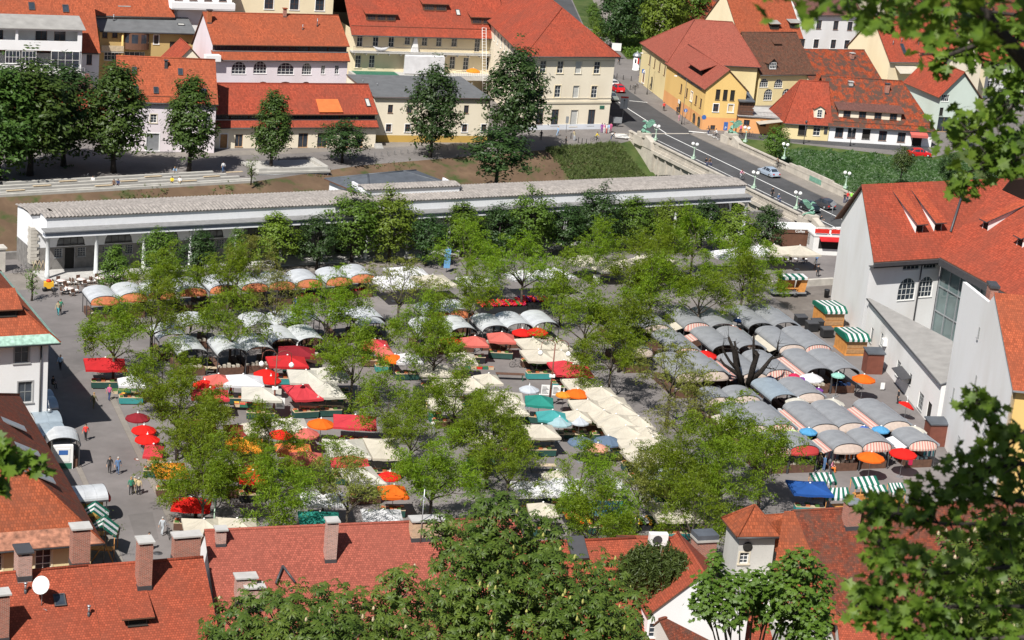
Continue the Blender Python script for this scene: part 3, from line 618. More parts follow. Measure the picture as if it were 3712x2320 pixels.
g = m.build('gallery', 'concrete', h.t); balustrade(h.t, .1, 29.5, -1.65, 7.05, 1.0, .2, 'gallery_railing', 'metal_dark', g)
m = MB(); m.box(0, 12.5, -8.5, 0, 2.6, 3.25); m.box(12.6, 30, -3.6, 0, 2.6, 3.25); m.build('terrace', 'concrete', h.t); m = MB(); m.box(.5, 8.6, -3.8, -.1, 3.25, 3.29); m.build('lawn_mat', 'plastic_green', h.t)
m = MB(); m.slab([(10.0, -2.2, 6.6), (22.0-4.6, -2.2, 6.6), (17.4, -1.72, 6.78), (10.0, -1.72, 6.78)], .08); m.box(9.9, 10, -2.2, -1.7, 3.3, 6.7)
m.mesh([(9.9, -2.25, 6.6), (17.5, -2.25, 6.6), (17.5, -2.3, 3.4), (9.9, -2.3, 3.4), (9.9, -2.29, 6.6), (17.5, -2.29, 6.6), (17.5, -2.34, 3.4), (9.9, -2.34, 3.4)], [(0, 1, 2, 3), (7, 6, 5, 4), (0, 3, 7, 4), (1, 5, 6, 2), (0, 4, 5, 1), (3, 2, 6, 7)]); m.build('sun_screen', 'stripe_screen' if 'stripe_screen' in M else 'cloth_white', h.t)
balustrade(h.t, 19.4, 26.5, -3.55, 3.25, 1.0, .35, 'terrace_railing'); GW = h
h = House('corner_house', 'three-storey cream corner house with a red hipped roof beside the road', 'house', G(T(2, 0, 143, 515), 13.1).xy.to_3d(), 28.2, 17.3, 44, 0, 13.0, 'wall_creampale')
for x, y, st in ((287, 690, 'wtb'), (450, 692, 'wtb'), (622, 694, 'blind'), (797, 696, 'wtb'), (268, 918, 'wtb'), (425, 920, 'wtb'), (598, 924, 'blind'), (770, 925, 'wtb')): h.winpx('F', T(2, 0, x, y), 1.15, 2.1, st)
for x, y, st in ((255, 1180, 'b'), (397, 1190, 'b'), (577, 1195, 'blind'), (742, 1190, 'b')): h.winpx('F', T(2, 0, x, y), 1.35, 2.9, st)
for i in range(9): h.win('L', 44-3-i*3.2, 10, 1.1, 2, 'w'); h.win('R', 3+i*4.4, 10, 1.1, 2, 'w'); h.win('R', 3+i*4.4, 6, 1.1, 2, 'w'); h.win('R', 3+i*4.4, 1.2, 1.3, 2.6, 'b')
h.walls(); h.hip(19.2, 'roof_red', yin=10.5, oe=.8); m = MB()
m.box(-.12, h.L+.12, -.14, -.003, 4.6, 4.95); m.box(-.06, h.L+.06, -.08, -.003, 5.45, 5.6); m.box(-.3, h.L+.3, -.32, -.003, 12.55, 13.0); m.box(-.08, h.L+.08, -.09, -.003, 12.0, 12.12); m.box(h.L+.003, h.L+.14, 0, 44, 4.6, 4.95); m.box(h.L+.003, h.L+.3, 0, 44, 12.55, 13); m.build('cornice', 'wall_buff', h.t)
m = MB(); m.box(0, h.L, -.07, -.003, 0, .9); m.build('plinth', 'wall_wallblue', h.t); m = MB(); q = h.loc(T(2, 0, 850, 1014), face='F'); m.box(q.x-.45, q.x+.45, -.08, -.01, q.z-.25, q.z+.3); m.build('street_name_plate', 'plastic_green', h.t)
h.guards(1); CORNER = h
for ch in h.t.children: ch.matrix_parent_inverse = Matrix(((1, .281, 0, 0), (0, 1, 0, 0), (0, 0, 1, 0), (0, 0, 0, 1)))   # the house stands on an acute plot
# yellow house by the bridge
h = House('yellow_house', 'yellow corner house with orange plinth, three tall loggia openings and a graffitied side', 'house', G(T(2, 0, 1790, 1225), 0).xy.to_3d(), 14.4, 7.6, 24, 0, 7.5, 'wall_yellow', plinth=(2.3, 'wall_orangeplinth'))
for x, y in ((1945, 905), (2015, 908), (2083, 910)): h.winpx('F', T(2, 0, x, y), .85, 1.9, 'd', 'loggia_opening')
h.winpx('F', T(2, 0, 1922, 1055), 1.0, 1.4, 'bt'); h.winpx('F', T(2, 0, 2062, 1060), 1.0, 1.4, 'yb'); h.winpx('F', T(2, 0, 1895, 1225), .9, .8, 'b')
for x, y, st in ((1592, 880, 'b'), (1645, 920, 'b'), (1692, 955, 'yb'), (1732, 990, 'b'), (1777, 1020, 'b')): h.winpx('L', T(2, 0, x, y), 1.1, 1.7, st)
for x, y in ((1710, 1180), (1755, 1220)): h.winpx('L', T(2, 0, x, y), 1.8, 1.9, 'ba', 'archway')
h.winpx('L', T(2, 0, 1575, 1080), 1.5, 2.3, 'da', 'doorway'); h.walls('y', 10.9); h.gable_y(10.9, 'roof_salmon'); h.ry0 = 0
m = MB()  # shed dormer in the slope towards the road
m.poly([(.95, 6.0, 8.0), (.95, 13.2, 8.0), (.95, 13.2, 9.5), (.95, 6.0, 9.5)]); d = m.build('dormer', 'dark_room', h.t); m = MB(); m.slab([(.4, 5.6, 9.65), (.4, 13.7, 9.65), (3.8, 13.7, 10.95), (3.8, 5.6, 10.95)], .12); m.build('dormer_roof', 'roof_salmon', d)
m = MB(); m.box(-.05, .0-.004, 2.5, 17, 6.6, 7.5); m.build('boarding', 'roof_lean', h.t)
m = MB(); q = h.loc(T(2, 0, 1580, 960), face='L'); m.box(-.06, -.004, q.y-.5, q.y+.5, q.z-.35, q.z+.35); m.build('sign_plate', 'paper', h.t)
YH = h; yo = YH.o+dirv(14.4+90)*24
h = House('yellow_rear_house', 'pale yellow rear house with a large salmon hipped roof beside the park', 'house', YH.o+dirv(13.2+90)*24-dirv(13.2)*.2, 13.2, 17.6, 19, 0, 7.8, 'wall_yellowpale')
for x, y, w, hh in ((1400, 640, .9, 1.7), (1435, 670, .9, 1.7), (1505, 730, .9, 1.7), (1545, 760, .9, 1.7)):
    pass
for i in range(4): h.win('L', 19-2.2-i*3.6, 4.6, 1.0, 1.8, 'b')
h.win('L', 3.0, .4, 1.6, 2.4, 'door', 'door'); h.win('L', 9, .4, 1.4, 2.4, 'ba', 'door'); h.walls(); h.hip(14.2, 'roof_salmon', 7.0, 3.0)
h = mk('wooden_annex', 'brown timber annex clinging to the yellow house', 'shed', T(2, 0, 2130, 1120), T(2, 0, 2260, 1125), 2.4, 6, 0, 5.6, 'wood_dark', a=14); h.walls('shed', 7); h.shed(7, 'roof_slate'); m = MB()
for i in range(4):
    for j in range(3): m.box(.25+i*.7, .75+i*.7, -.03, -.005, 2.7+j*.9, 3.4+j*.9)
m.build('panel', 'frame_brown', h.t)
h = mk('terrace_building', 'single-storey orange building with roof terrace and two small dark windows', 'house', T(2, 0, 2125, 1250), T(3, 0, 80, 1255), 0, 9, 0, 2.9, 'wall_orangeplinth', a=8); h.winpx('F', T(2, 0, 2215, 1185), 1.1, 1.0, 'b'); h.winpx('F', T(2, 0, 2370, 1190), 1.1, 1.0, 'b'); h.walls('shed', 2.95); h.shed(3.0, 'concrete', .1); balustrade(h.t, 0, h.L, .1, 3.1, .8, .25)
# cream house with arched windows under a dark tiled roof
h = House('arched_window_house', 'cream house with white arched windows under a dark mossy tiled roof', 'house', Vector((42.6, 397.2, 0)), 30, 12.6, 15, 0, 6.3, 'wall_yellowpale')
for x, y in ((95, 830), (-60, 825)): h.winpx('F', T(3, 0, x, y), 2.0, 1.7, 'wa')
for x in (2.5, 6.8): h.win('F', x, 1.0, 2.0, 2.2, 'wa')
h.walls('x', 12.6); h.gable(12.6, 'roof_dark'); h.gdormer(h.loc(T(3, 0, 40, 660)), 2.0, 1.2, 'roof_dark', 'frame_dark', 'wide', (1.5, 1.2), .9)
q = h.loc(T(3, 0, 85, 430)); h.dormer(q, 1.2, .4, 'roof_dark', 'dark_room', .5, 'd')
h = House('steep_red_house', 'house with steep red roof and two grey awning dormers beside the white block', 'house', Vector((40.5, 425, 0)), 30, 15.5, 14, 0, 8.6, 'wall_cream'); h.walls('x', 16.5); h.gable(16.5, 'roof_orange')
for x, y in ((60, 285), (250, 275)): h.dormer(h.loc(T(3, 0, x, y)), 2.2, 1.2, 'roof_lean', 'dark_room', .3, 'd', 1, None, .3)
h = House('old_tiled_house', 'house with sagging brown tiled roof and two small dormers behind the park trees', 'house', Vector((30, 441, 0)), 22, 20, 14, 0, 8.5, 'wall_buff'); h.walls('x', 15.5); h.gable(15.5, 'roof_mottled')
for x, y in ((2040, 205), (2140, 225)): h.dormer(h.loc(T(2, 0, x, y)), 1.5, .9, 'roof_brown', 'dark_room', .35, 'd')
h = House('orange_gabled_house', 'orange roofed house at the frame top between park trees and white block', 'house', Vector((48, 458, 0)), 30, 11, 12, 0, 9, 'wall_white'); h.walls('y', 14); h.gable_y(14, 'roof_orange')
# white block
h = House('white_block', 'plain white three-storey house with brown shutters and grey-brown roof', 'house', G(T(3, 0, 300, 128), 11.4).xy.to_3d(), 30, 16.5, 14, 0, 11.4, 'wall_white')
for x, y in ((345, 270), (478, 275), (637, 282), (770, 288)): h.winpx('F', T(3, 0, x, y), 1.35, 1.9, 'b')
for x, y in ((318, 450), (450, 455), (612, 458), (740, 462)): h.winpx('F', T(3, 0, x, y), 1.4, 1.9, 'bt')
h.walls('x', 17); h.gable(17, 'roof_brownplain')
h = House('mottled_roof_house', 'long low house with patchy orange and brown tiles below the white block', 'house', G(T(3, 0, 420, 790), 4.6).xy.to_3d(), 27, 16.5, 16, 0, 4.6, 'wall_buff'); h.walls('x', 9.6); h.gable(9.6, 'roof_mottled'); h.chimney(h.loc(T(3, 0, 790, 560)), .7, .7, 1.0, 'brick', 'concrete')
# cream double gable with the terrace awning
h = House('gabled_villa', 'cream villa with tall plain gable, skylight strip and cream awning over a terrace', 'house', Vector((69.6, 414.5, 0)), 26, 24, 15, 0, 8.4, 'wall_cream'); h.walls('x', 15.6); h.gable(15.6, 'roof_red'); h.skylight(h.loc(T(3, 0, 1295, 520)), .8, 2.6)
h.win('F', 4.2, 3.6, 4.6, 2.2, 'd', 'terrace_opening'); q = Vector((4.2, 0, 6.3)); m = MB(); m.slab([(1.3, -2.3, 6.2), (7.1, -2.3, 6.2), (7.1, .0, 7.4), (1.3, .0, 7.4)], .06); m.build('awning', 'cloth_cream', h.t)
for i in range(5): h.vent(h.loc(T(3, 0, 1180+80*i, 430-25*(i % 3))), .8)
h2 = House('villa_gable', 'white gable front with one small window and a dark vertical strip', 'house', h.o+dirv(26)*10.5-dirv(116)*3.2, 26, 9.5, 10, 0, 8.6, 'wall_creampale'); h2.winpx('F', T(3, 0, 1607, 745), .9, 1.2, 'w'); h2.winpx('F', T(3, 0, 1690, 520), .9, 1.0, 'd'); h2.walls('y', 14.2); h2.gable_y(14.2, 'roof_red', oe=.6, og=.6)
m = MB(); m.box(1.6, 2.4, -.06, -.004, 2.5, 8); m.build('vertical_strip', 'glass', h2.t)
h = House('dormered_red_house', 'broad red roof with one pointed dormer window behind maple leaves', 'house', Vector((88, 428, 0)), 24, 34, 15, 0, 7.6, 'wall_white'); h.row('F', 2, 30, 8, 2, 1.2, 1.6, 'w'); h.walls('x', 15.0); h.gable(15.0, 'roof_red'); h.gdormer(h.loc(T(3, 0, 1905, 525)), 1.7, 1.5, 'roof_red', 'wall_cream', 'w', (.8, 1.3))
for i in range(3): h.vent(h.loc(T(3, 0, 1890+60*i, 380)), .9)
h = House('long_brown_house', 'long brown tiled roof at the frame top behind maple branches', 'house', Vector((76, 462, 0)), 24, 60, 16, 0, 10, 'wall_buff'); h.walls('x', 17.5); h.gable(17.5, 'roof_brown'); h = House('red_upper_house', 'red roofed block beyond the long brown roof', 'house', Vector((80, 492, 0)), 24, 70, 16, 0, 12, 'wall_white'); h.walls('x', 20); h.gable(20, 'roof_orange')
h = House('rear_row_house', 'orange roofed row behind the white block and park', 'house', Vector((46, 486, 0)), 24, 32, 14, 0, 11, 'wall_cream'); h.walls('x', 18); h.gable(18, 'roof_orange')
# riverside restaurant
A = G(T(3, 0, 590, 1168), 3.2).xy.to_3d(); B = G(T(3, 0, 1562, 1228), 3.2).xy.to_3d(); ra = ang(A, B)
h = House('riverside_house', 'long white house with mottled brown roof and a wide four-window dormer', 'house', A, ra, (B-A).length, 15, 0, 3.2, 'wall_white')
for x, y, st in ((667, 1300, 'b'), (785, 1305, 'b'), (922, 1315, 'd'), (1078, 1330, 'b'), (1255, 1345, 'b')): h.winpx('F', T(3, 0, x, y), 1.5, 1.8, st)
h.winpx('F', T(3, 0, 1400, 1378), 1.8, 2.2, 'd', 'doorway'); h.walls(); h.hip(10.2, 'roof_mottled', None, 4.5)
h.dormer(h.loc(T(3, 0, 960, 1130)), 11.6, 1.5, 'roof_brownplain', 'wall_creampale', .3, 'b', 4, (1.3, 1.25), .5); h.guards(1); h.chimney(h.loc(T(3, 0, 1118, 880)), .75, .75, 1.5, 'brick', 'metal_dark'); h.chimney(h.loc(T(3, 0, 780, 815)), .7, .7, .6, 'concrete', 'concrete')
q = h.loc(T(3, 0, 1405, 1290), face='F'); m = MB(); m.slab([(q.x-1.6, -1.5, 2.35), (q.x+1.6, -1.5, 2.35), (q.x+1.6, -.02, 2.95), (q.x-1.6, -.02, 2.95)], .06); m.box(q.x-1.6, q.x+1.6, -1.55, -1.5, 1.9, 2.35); m.build('awning', 'cloth_salmon', h.t)
h2 = House('restaurant', 'yellow restaurant with red hipped roof, white dormer and script sign above the door', 'restaurant', A-dirv(ra)*8.3, ra, 8.2, 10, 0, 3.2, 'wall_yellowpale')
h2.winpx('F', T(3, 0, 455, 1282), 1.3, 2.2, 'w', 'door'); h2.winpx('F', T(3, 0, 320, 1280), 1.6, 2.0, 'd', 'doorway'); h2.win('L', 7, 3.0-2.4, 1.4, 1.7, 'w'); h2.walls(); h2.hip(9.6, 'roof_red', 3.2, None, oe=.4); h2.gdormer(h2.loc(T(3, 0, 480, 1120)), 1.9, 1.6, 'roof_red', 'wall_creampale', 'w', (.9, 1.4), .55)
me = text_mesh('Lesil', 1.0, .03); me.materials.append(M['metal_dark']); q = h2.loc(T(3, 0, 470, 1195), face='F'); o = link('sign_lettering', me, None, h2.t, Vector((q.x, -.25, min(q.z, 2.85)))); o.rotation_euler = (R(90), 0, 0)
m = MB(); q = h2.loc(T(3, 0, 545, 1230), face='F'); m.box(q.x-.3, q.x+.3, -.12, -.01, 1.3, 3); m.build('menu_board', 'metal_dark', h2.t)
m = MB(); m.slab([(-4.6, .4, 2.2), (-.02, .4, 3.0), (-.02, 5.5, 3.0), (-4.6, 5.5, 2.2)], .06); m.build('awning', 'cloth_beige', h2.t)
h = House('pale_green_house', 'pale green gable house partly hidden by maple leaves', 'house', G(T(3, 0, 1560, 1245), 0).xy.to_3d()+dirv(20)*.5, 20, 8, 13, 0, 7.2, 'wall_palegreen'); h.winpx('F', T(3, 0, 1650, 950), 1.6, 1.3, 'wide'); h.winpx('F', T(3, 0, 1580, 1090), .8, 1.5, 'd'); h.winpx('F', T(3, 0, 1600, 1380), 2.6, 2.8, 'shop', 'gate'); h.walls('y', 11.4); h.gable_y(11.4, 'roof_red', oe=.7, og=.5)
# ---------------------------------------------------------------- the colonnade on the market side of the river
plain('fascia', (.2, .225, .27), .8, .06); plain('canal_tile', (.27, .245, .225), .9, .3, 1.4); plain('ledge_lead', (.2, .2, .2), .8, .15); plain('stone_dark', (.2, .19, .18), .9, .25, 1.5, bump=.4)
plain('arc_white', (.76, .77, .79), .85, .04); plain('column', (.62, .64, .64), .8, .1)
AO = G(T(0, 1, 443, 1128)); AO.z = 0; AA = 31.4; AL = 103.0
UA, VA = dirv(AA), dirv(AA+90)
def UV(u, v, z=0): return AO+UA*u+VA*v+Vector((0, 0, z))
h = House('colonnade', 'long white riverside colonnade with round columns, arched windows and corrugated stone-coloured tiles', 'colonnade', UV(-.95, 3.4), AA, AL+.95, 5.6, 0, 7.0, 'arc_white', plinth=(2.95, 'stone_dark'))
for i in range(17):
    x = .95+6.06*i+4.0
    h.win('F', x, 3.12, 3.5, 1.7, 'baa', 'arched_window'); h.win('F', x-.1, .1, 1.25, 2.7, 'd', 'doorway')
    for k in (-1.55, 1.4): h.win('F', x+k, 1.6, 1.0, 1.15, 'grille')
h.walls(); ct = h.t; X0 = .95; X1 = .95+AL
m = MB(); y = -3.4
m.box(X0-.5, X1+.4, y-.42, y+.42, 5.42, 5.9); m.build('entablature', 'fascia', ct)
m = MB(); m.box(X0-.55, X1+.45, y-.5, y+.45, 5.28, 5.42); m.box(X0-.62, X1+.5, y-.62, y+.45, 5.9, 6.03); m.box(X0+.05, X1+.1, y+.75, y+1.0, 6.1, 7.5); m.box(X0+.05, X0+.3, y+1, 0, 6.1, 7.5); m.box(X1-.15, X1+.1, y+1, 0, 6.1, 7.5); m.build('parapet', 'arc_white', ct)
m = MB(); m.slab([(X0-.66, y-.7, 6.06), (X1+.6, y-.7, 6.06), (X1+.6, y+.8, 6.2), (X0-.66, y+.8, 6.2)], .03); m.build('ledge', 'ledge_lead', ct)
m = MB(); m.box(X0-.5, X0, y+.42, -.01, 5.42, 6.0); m.box(X1-.2, X1+.4, y+.42, -.01, 5.42, 6.0); m.box(X0, X1, y+.42, -.01, 5.95, 6.05); m.build('ceiling', 'arc_white', ct)
cm = MB(); cm.lathe([(.29, 0), (.29, .75), (.25, .78), (.245, 3), (.21, 5.0), (.27, 5.05), (.27, 5.12)], n=14); cm.box(-.3, .3, -.3, .3, 5.12, 5.28); cme = cm.data('column')
for i in range(18): link('column', cme, 'column', ct, Vector((X0+6.06*i, y, 0)))
m = MB(); m.box(X0-.7, X1+.8, y-.7, -.003, 0, .14); m.build('floor_step', 'concrete', ct)
def canal(u0, u1, rows, per=.46, amp=.1):   # corrugated tile sheet: rows = [(y, z)...]
    m = MB(); n = int((u1-u0)/per)*6; vs = []; fs = []
    for (yy, zz) in rows:
        for i in range(n+1):
            u = u0+(u1-u0)*i/n; vs.append((u, yy, zz+amp*abs(math.sin(math.pi*(u-u0)/per))*1.4))
    for r in range(len(rows)-1):
        for i in range(n): a = r*(n+1)+i; fs.append((a, a+1, a+n+2, a+n+1))
    m.mesh(vs, fs, 0, False); m.slab([(u0, rows[0][0]+.05, rows[0][1]), (u1, rows[0][0]+.05, rows[0][1]), (u1, rows[1][0], rows[1][1]), (u0, rows[1][0], rows[1][1])], .05); return m
canal(X0+1.3, X1+.4, [(y+.52, 7.46), (y+1.6, 7.62), (y+3.0, 7.78), (.4, 7.72), (2.2, 7.35), (5.9, 6.9)]).build('tile_roof', 'canal_tile', ct)
canal(X0-.2, X0+1.28, [(y+.52, 7.46), (y+1.6, 7.62), (-.3, 7.55)]).build('tile_roof', 'canal_tile', ct); canal(-.25, X0+1.28, [(-.28, 7.2), (.8, 7.4), (3, 7.3), (5.9, 6.9)]).build('tile_roof', 'canal_tile', ct)
m = MB()
for k in range(11):
    w = .95 if k % 2 else .7; m.box(-.1, w, -.12, -.004, 1.0+k*.42, 1.38+k*.42); m.box(-.1, -.004, 0, w+.2, 1.0+k*.42, 1.38+k*.42)
m.build('quoin', 'stone', ct)
# raised attic on the roof and the slate hall behind it
a0, a1 = h.loc(T(1, 1, 1112, 340), z=8.3), h.loc(T(1, 1, 1975, 290), z=8.3)
m = MB(); m.box(a0.x, a1.x, -.5, -.25, 7.5, 8.6); m.box(a0.x, a0.x+.25, -.25, 4, 7, 8.6); m.box(a1.x-.25, a1.x, -.25, 4, 7, 8.6); m.build('attic', 'arc_white', ct)
canal(a0.x-.2, a1.x+.2, [(-.75, 8.58), (0, 8.72), (1.0, 8.8), (2, 8.6)]).build('tile_roof', 'canal_tile', ct)
Q = [G(T(1, 1, *p), 7.7).xy.to_3d() for p in ((1085, 345), (1900, 262), (815, 175))]; a_ = ang(Q[0], Q[1]); D_ = (Q[2]-Q[0]).dot(dirv(a_+90))
h2 = House('slate_hall', 'low hall with dark slate hipped roof behind the colonnade', 'hall', Q[0], a_, (Q[1]-Q[0]).length, D_, -4, 7.7, 'arc_white'); h2.walls(); h2.hip(8.9, 'roof_slate', 3.5, 5, oe=.5, ry=.6)
# quay wall and river hall basement
m = MB(); m.box(-40, AL+16, 9.02, 9.6, -6, .9); q = thing('quay_wall', 'stone quay wall along the river behind the colonnade', 'wall', UV(0, 0), R(AA)); m.build('wall', 'stone_dark', q); m = MB(); m.box(-40, -3, 8.95, 9.75, .9, 1.1); m.build('coping', 'stone_white', q)
m = MB(); m.box(-5.2, -3.9, 3.9, 5.2, 0, 2.9); m.box(-5.35, -3.75, 3.75, 5.35, 2.9, 3.1); tag(m.build('gate_pier', 'stone', None, UV(0, 0), R(AA)), 'square rusticated stone pier at the end of the colonnade', 'pier')
# ---------------------------------------------------------------- right-hand hall
plain('glass_curtain', (.12, .17, .17), .1, .25, .3, spec=.8)
A1, B1 = Vector((42.9, 247.7, 0)), Vector((52.5, 253.3, 0)); G1 = Vector((41.4, 265.4, 0)); fa = ang(A1, B1)
h = House('former_seminary', 'large white building with red roof, four long narrow dormers and tall arched windows', 'building', A1, fa, (B1-A1).length, 17.5, 0, 10.9, 'wall_white')
for (x, y, w, hh) in ((1352, 1030, 2.6, 2.1), (1530, 1008, 2.0, 2.1), (1297, 1325, 2.7, 2.9), (1478, 1295, 2.2, 2.7)): h.winpx('F', T(3, 1, x, y), w, hh, 'wa', 'arched_window')
h.win('F', 3.0, 1.0, 2.4, 2.5, 'wa', 'arched_window'); mb = MB(); h.facade(mb, 'F', h.L, 0, 10.9)
Lc = lambda p: h.mi @ Vector(p)
g1 = Lc(G1); rz1 = 17.3
rl = GP(T(3, 1, 905, 245), A1, Vector((G1-A1).normalized().cross(Vector((0, 0, 1))))); rll = h.mi @ rl; rz1 = rll.z
mb.poly([(0, 0, 0), (0, 0, 10.9), (rll.x, rll.y, rz1-.1), (g1.x, g1.y, 10.9), (g1.x, g1.y, 0)][::-1]); mb.poly([(g1.x, g1.y, 0), (g1.x, g1.y, 10.9), (h.L+4, g1.y, 10.9), (h.L+4, g1.y, 0)]); mb.build('wall', 'wall_buttress' if 'wall_buttress' in M else 'wall_white', h.t)
yr = rll.y; sl = (rz1-10.9)/yr; o = 1.0; t = .22; RX = 26
mb = MB(); e = (rll.x/yr)*-o
mb.slab([(-.5+.1, -o, 10.9-sl*o+t), (h.L-.2, -o, 10.9-sl*o+t), (h.L+17, yr, rz1+t), (rll.x-.4, yr, rz1+t)], t, 0, 1)
mb.slab([(rll.x-.4, yr, rz1+t), (h.L+RX, yr, rz1+t), (h.L+RX, g1.y+.8, 10.6+t), (g1.x-.5, g1.y+.8, 10.6+t)], t, 0, 1); h.roof = mb.build('roof', ['roof_red', 'frame_brown'], h.t)
h.sl = sl; h.ry0 = 0
m = MB(); m.box(-.45, h.L-.1, -o-.3, -o-.02, 9.75, 10.9-sl*o+.1); m.box(-.3, h.L-.3, -o-.02, -.01, 9.5, 9.6); m.build('gutter', 'metal_dark', h.t)
def slot_dormer(hh, q, w, ht, ln, face=(0, 1), lab='dormer'):
    """narrow dormer whose lid meets the slope far up"""
    f = Vector((face[0], face[1], 0)); s = Vector((f.y, -f.x, 0)); z0 = q.z+.2; a, b = q-s*w/2, q+s*w/2; up = hh.sl*ln
    mb = MB(); lid = lambda p, k: Vector((p.x, p.y, 0))+f*k
    for p in (a, b): mb.poly([Vector((p.x, p.y, z0-.2)), Vector((p.x, p.y, z0+ht)), Vector(((p+f*ln).x, (p+f*ln).y, q.z+up-.05))])
    d = mb.build('dormer', 'wall_white', hh.t); mb = MB(); a2, b2 = a-s*.3-f*.5, b+s*.3-f*.5
    mb.slab([Vector((a2.x, a2.y, z0+ht)), Vector((b2.x, b2.y, z0+ht)), Vector(((b+s*.3+f*ln).x, (b+s*.3+f*ln).y, q.z+up+.2)), Vector(((a-s*.3+f*ln).x, (a-s*.3+f*ln).y, q.z+up+.2))], .14, 0, 1); mb.build('dormer_roof', ['roof_brownred', 'metal_dark'], d)
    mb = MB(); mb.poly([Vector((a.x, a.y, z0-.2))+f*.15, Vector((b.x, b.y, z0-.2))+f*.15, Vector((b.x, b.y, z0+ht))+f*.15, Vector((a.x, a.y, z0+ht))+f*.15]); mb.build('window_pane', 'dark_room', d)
tiles('roof_brownred', (.40, .075, .035), (.22, .06, .03), .4)
for x, y in ((1425, 705), (1600, 690)): slot_dormer(h, h.loc(T(3, 1, x, y)), 1.15, 1.25, 5.3)
m = MB(); p = h.loc(T(3, 1, 1465, 900), face='F'); m.tube([(p.x, -.12, 10.3), (p.x, -.12, 0)], .08, 6); m.build('downpipe', 'metal_dark', h.t)
SEM = h; m = MB(); m.tube([h.loc(T(3, 1, *p))+Vector((0, 0, .3)) for p in ((1722, 700), (1790, 480), (1858, 262))], .16, 6); m.build('valley_gutter', 'metal_dark', h.roof)
w2a = -69.0; h = House('glazed_wing', 'wing with a tall green glass curtain wall under red roof with slot dormers', 'building', B1+dirv(w2a)*.15, w2a, 34, 18, 0, 10.9, 'wall_white')
mb = MB(); h.facade(mb, 'R', h.D, 0, 10.9); mb.poly([(0, 1.2, 0), (h.L, 1.2, 0), (h.L, 1.2, 10.9), (0, 1.2, 10.9)]); mb.build('wall', 'wall_white', h.t)
zr2, yr2 = 17.6, 9.5; h.sl = (zr2-10.9)/yr2; h.ry0 = 0; mb = MB()
mb.slab([(.0, -o, 10.9-h.sl*o+t), (h.L, -o, 10.9-h.sl*o+t), (h.L, yr2, zr2+t), (-5, yr2, zr2+t)], t, 0, 1); mb.slab([(-5, yr2, zr2+t), (h.L, yr2, zr2+t), (h.L, 19, 10.9), (-1, 19, 10.9)], t, 0, 1); h.roof = mb.build('roof', ['roof_red', 'frame_brown'], h.t)
m = MB(); m.box(.1, h.L, -o-.3, -o-.02, 9.45, 10.9-h.sl*o+.1); m.box(.3, h.L, -o-.02, -.1, 9.4, 9.5); m.build('gutter', 'metal_dark', h.t)
for x, y in ((2045, 675), (2370, 835)): slot_dormer(h, h.loc(T(3, 1, x, y)), 1.2, 1.25, 5.3)
m = MB(); m.poly([(.1, .1, 0), (h.L, .1, 0), (h.L, .1, 10.1), (.1, .1, 10.1)]); gl = m.build('curtain_wall', 'glass_curtain', h.t)
m = MB()
for i in range(15): m.box(.1+i*2.3, .2+i*2.3, -.06, .16, 0, 10.1)
for z in (3.2, 6.4, 9.9): m.box(.1, h.L, -.05, .14, z, z+.12)
m.build('mullions', 'metal_grey', gl); m = MB(); m.poly([(.1, .12, 0), (.1, 3, 0), (.1, 3, 10), (.1, .12, 10)]); m.build('side_wall', 'wall_white', h.t)
# low annex in front of it
h = House('low_annex', 'low stained white annex with grey lean-to roof, barred windows and air conditioners', 'building', Vector((43.2, 247.0, 0)), -83.3, 31.5, 8.5, 0, 5.5, 'wall_annex')
for x, y, w, hh, st in ((968, 215, 1.0, 1.9, 'grille'), (1062, 245, 1.0, 1.6, 'grille'), (1218, 535, 1.5, 1.9, 'grille'), (1335, 610, 1.0, 1.3, 'grille'), (1430, 845, 1.8, 1.9, 'grille'), (1495, 1020, 1.5, 2.3, 'd')): h.winpx('F', T(3, 2, x, y), w, hh, st)
mb = MB(); h.facade(mb, 'F', h.L, 0, 5.5); iv = h.mi; kb = [iv @ G(T(3, 2, *p), z) for p, z in (((1690, 500), 6.0), ((1745, 205), 6.3))]
mb.poly([(h.L, 0, 0), (h.L, kb[0].y, 0), (h.L, kb[0].y, 6), (h.L, 0, 5.5)]); mb.build('wall', ['wall_annex'], h.t); mb = MB(); mb.slab([(-.1, -.25, 5.6), (h.L+.2, -.25, 5.6), (h.L+.2, kb[0].y, 6.1), (kb[1].x, kb[1].y, 6.4), (-.1, .1, 5.62)], .12, 0, 1); h.roof = mb.build('roof', ['roof_lean', 'metal_grey'], h.t); h.gut(-.1, h.L+.2, -.3, 5.5)
for x, y in ((1115, 215), (1272, 520)): q = h.loc(T(3, 2, x, y), face='F'); m = MB(); m.box(q.x-.5, q.x+.5, -.45, -.02, q.z-.3, q.z+.45); m.build('air_conditioner', 'paper', h.t)
q = h.loc(T(3, 2, 1290, 640), face='F'); m = MB(); m.slab([(q.x-2.1, -1.2, 2.3), (q.x+2.1, -1.2, 2.3), (q.x+2.1, -.02, 2.6), (q.x-2.1, -.02, 2.6)], .08); m.build('canopy', 'metal_dark', h.t); ANX = h
